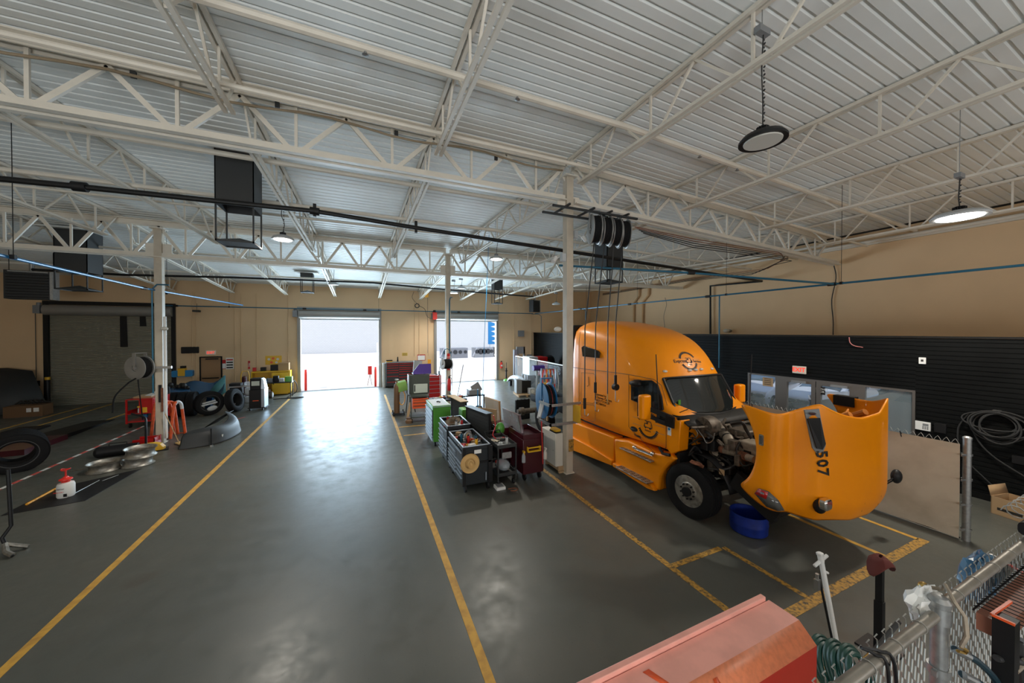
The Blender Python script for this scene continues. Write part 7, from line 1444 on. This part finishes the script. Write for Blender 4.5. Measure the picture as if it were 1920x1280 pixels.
m = MB('red_side'); m.add([cp(x0, yb_, 0), cp(x1, yb_, 0), cp(x1, yb_, ZT-.10), cp(x0, yb_, ZT-.10), cp(x0, yl-.02, 0), cp(x1, yl-.02, 0), cp(x1, yl-.02, ZT-.011), cp(x0, yl-.02, ZT-.011), cp(x1, ya, ZT-.011), cp(x0, ya, ZT-.011)], [(0, 1, 2, 3), (5, 4, 7, 6), (1, 5, 6, 8, 2), (0, 3, 9, 7, 4)]); m.build('body', t)
m = MB('orange_red'); m.add([cp(1.98, 1.44, ZT-.02), cp(2.02, 1.44, ZT-.02), cp(2.02, 1.38, ZT-.075), cp(1.98, 1.38, ZT-.075)], [(0, 3, 2, 1)]); m.add([cp(1.60, 1.63, ZT+.001), cp(1.65, 1.63, ZT+.001), cp(1.70, 1.51, ZT+.001), cp(1.66, 1.51, ZT+.001)], [(0, 3, 2, 1)]); m.build('paint_scrape', t, solid=-.001)
# jack handles
t = thing('jack_handle', 'white steel T-handled bar leaning behind the red cabinet', 'handle', (4.95, 2.10, 0)); a = aY(1540, 1052, 2.25)-Vector((4.95, 2.10, 0))
m = MB('white_paint'); m.cyl((0, 0, 0), a, .026, n=12); d = a.normalized(); m.cyl(a, a+d*.07, .03, n=12); m.lathe([(.03, 0), (.036, .01), (.036, .03), (.02, .04), (.01, .04)], a+d*.06, d, 12); m.build('shaft', t)
m = MB('white_paint'); m.cyl(a+Vector((-.10, .02, -.04)), a+Vector((.10, -.01, .05)), .018, n=10); m.cyl(a-d*.10, a-d*.13+Vector((.09, 0, -.02)), .014, n=8); m.build('crossbar', t)
t = thing('air_wand', 'thin black air wand with silver fittings beside the white T-bar', 'wand', (4.85, 2.08, 0)); m = MB('black_metal'); m.cyl((0, 0, 0), (-.10, .1, .78), .012, n=8); m.build('rod', t); m = MB('steel'); m.cyl((-.12, .1, .62), (-.13, .1, .80), .018, n=8); m.box(-.16, -.10, .08, .12, .62, .74); m.build('fitting', t)
t = thing('support_stand', 'tall black post topped with a dark red rag right of the white T-bar', 'stand', (5.27, 1.86, 0)); m = MB('black_metal'); m.box(-.035, .035, -.035, .035, .02, .55); m.box(-.028, .028, -.028, .028, .55, 1.02); m.box(-.15, .15, -.15, .15, 0, .02); m.build('post', t)
m = MB('fabric_red'); random.seed(8); g = []
for i in range(7):
    row = []
    for j in range(9): a_ = 2*pi*j/8; r_ = .02+i*.017; row.append(Vector((r_*cos(a_)*1.5+.02, r_*sin(a_), 1.05-.0035*i*i*(1+.8*cos(a_*2+.6))+random.uniform(-.02, .02))))
    g.append(row)
m.loft(g, wrap=False); m.build('rag', t, subd=1, solid=.01)
# green hose heap, cardboard, paper
t = thing('green_hose', 'coil of dark green hose between the red cabinet and the chain-link fence', 'hose', (3.65, 1.35, 0)); m = MB('hose_green'); c = aZ(1577, 1252, .9)-Vector((3.65, 1.35, 0))
for k in range(9): rr = .13+.012*(k % 3); m.tube([c+Vector((rr*cos(a_)*.95+.02*(k % 3), .06*sin(a_)+.03*k-.12, rr*sin(a_)+.03-.012*k)) for a_ in [2*pi*q/22 for q in range(22)]], .018, 7, closed=True)
m.build('coil', t); m = MB('cardboard'); m.box(-.6, .25, -.25, .3, 0, .62); m.build('carton', t); m = MB('paper'); m.box(c.x-.30, c.x-.12, c.y-.1, c.y+.1, .62, .70); m.build('paper_cup', t)
# chain-link fence
YFN, ZR = .74, 2.10
t = thing('chain_link_fence', 'galvanised chain-link fence with thick top rail in the lower right corner', 'fence', (2.73, YFN, 0))
def tofence(x, y, z): return (x-2.73, y-YFN, z)
m = MB('galv_rail'); m.cyl(tofence(1.55, YFN, ZR), tofence(2.66, YFN, ZR), .024, n=20); m.cyl(tofence(2.80, YFN, ZR+.02), tofence(5.6, YFN, ZR+.02), .024, n=20); m.build('top_rail', t)
m = MB('galv'); m.cyl((0, 0, 0), (0, 0, ZR+.04), .032, n=20); m.lathe([(.040, -.03), (.042, .0), (.03, .02), (.01, .025)], (0, 0, ZR+.06), n=20); m.cyl((0, 0, ZR-.05), (0, 0, ZR+.03), .042, n=20); m.build('post', t)
m = MB('galv'); m.lathe([(.033, -.02), (.042, -.02), (.042, .02), (.033, .02)], (0, 0, ZR-.30), n=20, closed=True); m.bar((-.06, 0, ZR-.3), (.05, 0, ZR-.3), .02, .03); m.build('tension_band', t)
def mesh_wire(xa, xb, z0, z1, w_=.072, r=.0027):
    m = MB('wire_galv'); h = w_/2; hz = .05; rows = int((z1-z0)/hz); n = int((xb-xa)/h)
    for i in range(n):
        pts = [tofence(xa+i*h+(h if (k+i) % 2 else 0), YFN+.028+(.004 if (k+i) % 2 else -.004), z1-(rows-k)*hz) for k in range(rows+1)]
        m.tube(pts, r, 4); tx, ty, tz = pts[-1]
        if i % 2: m.tube([(tx, ty, tz), (tx+.008, ty+.006, tz+.02), (tx-.008, ty+.010, tz+.035), (tx+.004, ty+.004, tz+.05)], r, 4)
    return m.build('wire_mesh', t)
mesh_wire(1.60, 2.68, 1.0, 2.10); mesh_wire(2.80, 5.3, 1.0, 2.12)
for x in (1.75, 2.0, 2.25, 2.5, 2.95, 3.2, 3.5, 3.8): m = MB('wire_galv'); m.lathe([(.0255, -.002), (.0285, -.002), (.0285, .002), (.0255, .002)], tofence(x, YFN, ZR+(.02 if x > 2.7 else 0)), (1, .1, 0), 16, closed=True); m.build('tie_wire', t)
m = MB('black_plastic'); m.tube(spline([tofence(2.02, YFN+.03, ZR+.05), tofence(2.06, YFN+.0, ZR+.03), tofence(2.08, YFN-.035, ZR-.02), tofence(2.09, YFN-.04, ZR-.5)], 5), .007, 6); m.tube(spline([tofence(2.02, YFN+.03, ZR+.05), tofence(2.10, YFN-.0, ZR+.03), tofence(2.14, YFN-.035, ZR-.02), tofence(2.17, YFN-.04, ZR-.45)], 5), .007, 6); o = m.build('black_strap'); o.location = (2.73, YFN, 0); tag(o, 'black strap looped over the near top rail of the chain-link fence', 'strap')
# bags on the fence
def crumple(name, label, c, r, mt, seed, n=12, mm_=10, cat='bag'):
    random.seed(seed); m = MB(mt); m.ball((0, 0, 0), r, n, mm_)
    for i, v_ in enumerate(m.v): k_ = 1+random.uniform(-.28, .3); m.v[i] = Vector((v_.x*k_, v_.y*k_, v_.z*k_))
    o = m.build(name, None, c, sharp=20); return tag(o, label, cat)
crumple('white_bag', 'crumpled white plastic bag on the fence beside the corner post', tuple(aY(1732, 1128, YFN+.06)), (.14, .05, .075), 'bag_white', 1)
crumple('blue_bag', 'blue and clear plastic bag hung over the far stretch of the chain-link fence', tuple(aY(1836, 1082, YFN+.10)), (.22, .07, .13), 'plastic_blue', 2, 14)
crumple('clear_bag', 'clear crumpled film on top of the blue bag at the fence', tuple(aY(1838, 1058, YFN+.12)), (.17, .05, .06), 'plastic_clear', 5, 14)
# bent bronze handle, coil spring, hoses
t = thing('bent_rod', 'bent bronze-coloured crank rod hooked over the fence rail', 'rod', (0, 0, 0)); m = MB('dusty_pipe'); P_ = [aZ(1740, 1100, 2.16), aZ(1765, 1104, 2.18), aZ(1772, 1096, 2.22), aZ(1790, 1129, 2.17), aZ(1809, 1156, 2.12), aZ(1813, 1192, 2.04), aZ(1802, 1212, 1.98)]; m.tube(P_, .0095, 8); m.build('rod', t)
m = MB('brass'); m.ball(P_[0]+Vector((-.03, .01, .01)), (.03, .018, .018)); m.tube([P_[-1]+Vector((0, 0, 0)), P_[-1]+Vector((.03, -.01, -.02)), P_[-1]+Vector((.05, 0, -.05)), P_[-1]+Vector((.0, .01, -.03))], .008, 6); m.build('hook_end', t)
t = thing('brass_hose_end', 'hose end with brass fitting poking through the near fence', 'hose', (2.30, YFN+.1, 1.95)); m = MB('cable'); m.cyl((.0, 0, 0), (.35, .02, .03), .011, n=8); m.build('hose', t); m = MB('brass'); m.cyl((-.07, 0, -.005), (0, 0, 0), .012, n=10); m.build('fitting', t); m = MB('red_bright'); m.cyl((-.09, 0, -.007), (-.07, 0, -.005), .012, n=10); m.build('cap', t)
# tall rack behind the fence with wire deck
t = thing('storage_rack', 'black upright rack with wire deck in the lower right corner', 'rack', (3.06, .60, 0))
m = MB('black_metal'); m.box(-.04, .04, -.03, .04, 0, 2.06); m.build('upright', t)
m = MB('steel'); [m.cyl((-.012, .041, .3+k*.08), (-.012, .042, .3+k*.08), .010, n=8) for k in range(22)]; m.build('slot_holes', t)
m = MB('orange_red'); m.bar((-.04, .04, 2.065), (.2, .03, 2.065), .012, .012); m.bar((-.04, -.03, 2.065), (-.04, .04, 2.065), .012, .012); m.build('beam_edge', t)
m = MB('rack_shaded'); m.box(.0, 2.6, .0, .10, 1.93, 2.02); m.build('beam', t)
m = MB('rack_shaded'); m.box(.0, 2.6, -.45, -.35, 1.93, 2.02); m.build('beam', t)
m = MB('black_metal')
for k in range(60): x = .05+k*.042; m.tube([(x, .12, 2.025), (x, .105, 2.035), (x, -.45, 2.035)], .0028, 4)
m.bar((0, -.17, 2.03), (2.6, -.17, 2.03), .006); m.bar((0, .11, 2.025), (2.6, .11, 2.025), .006); m.build('wire_deck', t)
m = MB('dusty_pipe'); m.cyl((.02, -.02, 1.80), (1.6, -.05, 1.70), .014, n=10); m.build('cross_tube', t)
for k, (P0, c_, lb) in enumerate((([(2.78, .70, 1.92), (2.90, .66, 1.85), (3.02, .62, 1.72), (3.10, .6, 1.5), (3.15, .6, 1.2)], 'hose_teal', 'dark teal hose curving down behind the fence post'), ([(2.80, .68, 1.80), (2.95, .64, 1.70), (3.10, .6, 1.45), (3.2, .58, 1.1)], 'hose_teal', 'second dark teal hose lower behind the fence post'), ([(3.0, .62, 1.86), (3.15, .58, 1.82), (3.3, .6, 1.7)], 'cable', 'black hose with brass and red tip behind the fence'), ([(3.25, .60, 1.88), (3.3, .58, 1.5), (3.45, .55, 1.15)], 'cable', 'thick black hose hanging beside the storage rack'))):
    m = MB(c_); m.tube(spline(P0, 6), .016, 8); 
    if k == 2: m.mat('brass'); m.cyl(P0[-1], Vector(P0[-1])+Vector((.06, 0, -.04)), .012, n=8); m.mat('red_bright'); m.cyl(Vector(P0[-1])+Vector((.06, 0, -.04)), Vector(P0[-1])+Vector((.10, 0, -.065)), .011, .005, n=8)
    else: m.mat('galv'); m.cyl(P0[0], Vector(P0[0])+Vector((.07, -.025, -.04)), .019, n=10)
    tag(m.build('hydraulic_hose'), lb, 'hose')
m = MB('wire_galv'); m.tube([Vector((4.35+k*.012, YFN+.10+.05*cos(k*.7), 2.22+.05*sin(k*.7))) for k in range(70)], .004, 4); tag(m.build('wire_spiral'), 'spiral of thin pale wire at the far end of the fence rail', 'wire')
m = MB('black_plastic'); m.rbox(4.15, 4.6, YFN-.06, YFN+.04, 2.15, 2.24, .03, 'x'); tag(m.build('black_fitting'), 'black clamp on the far end of the fence top rail', 'clamp')
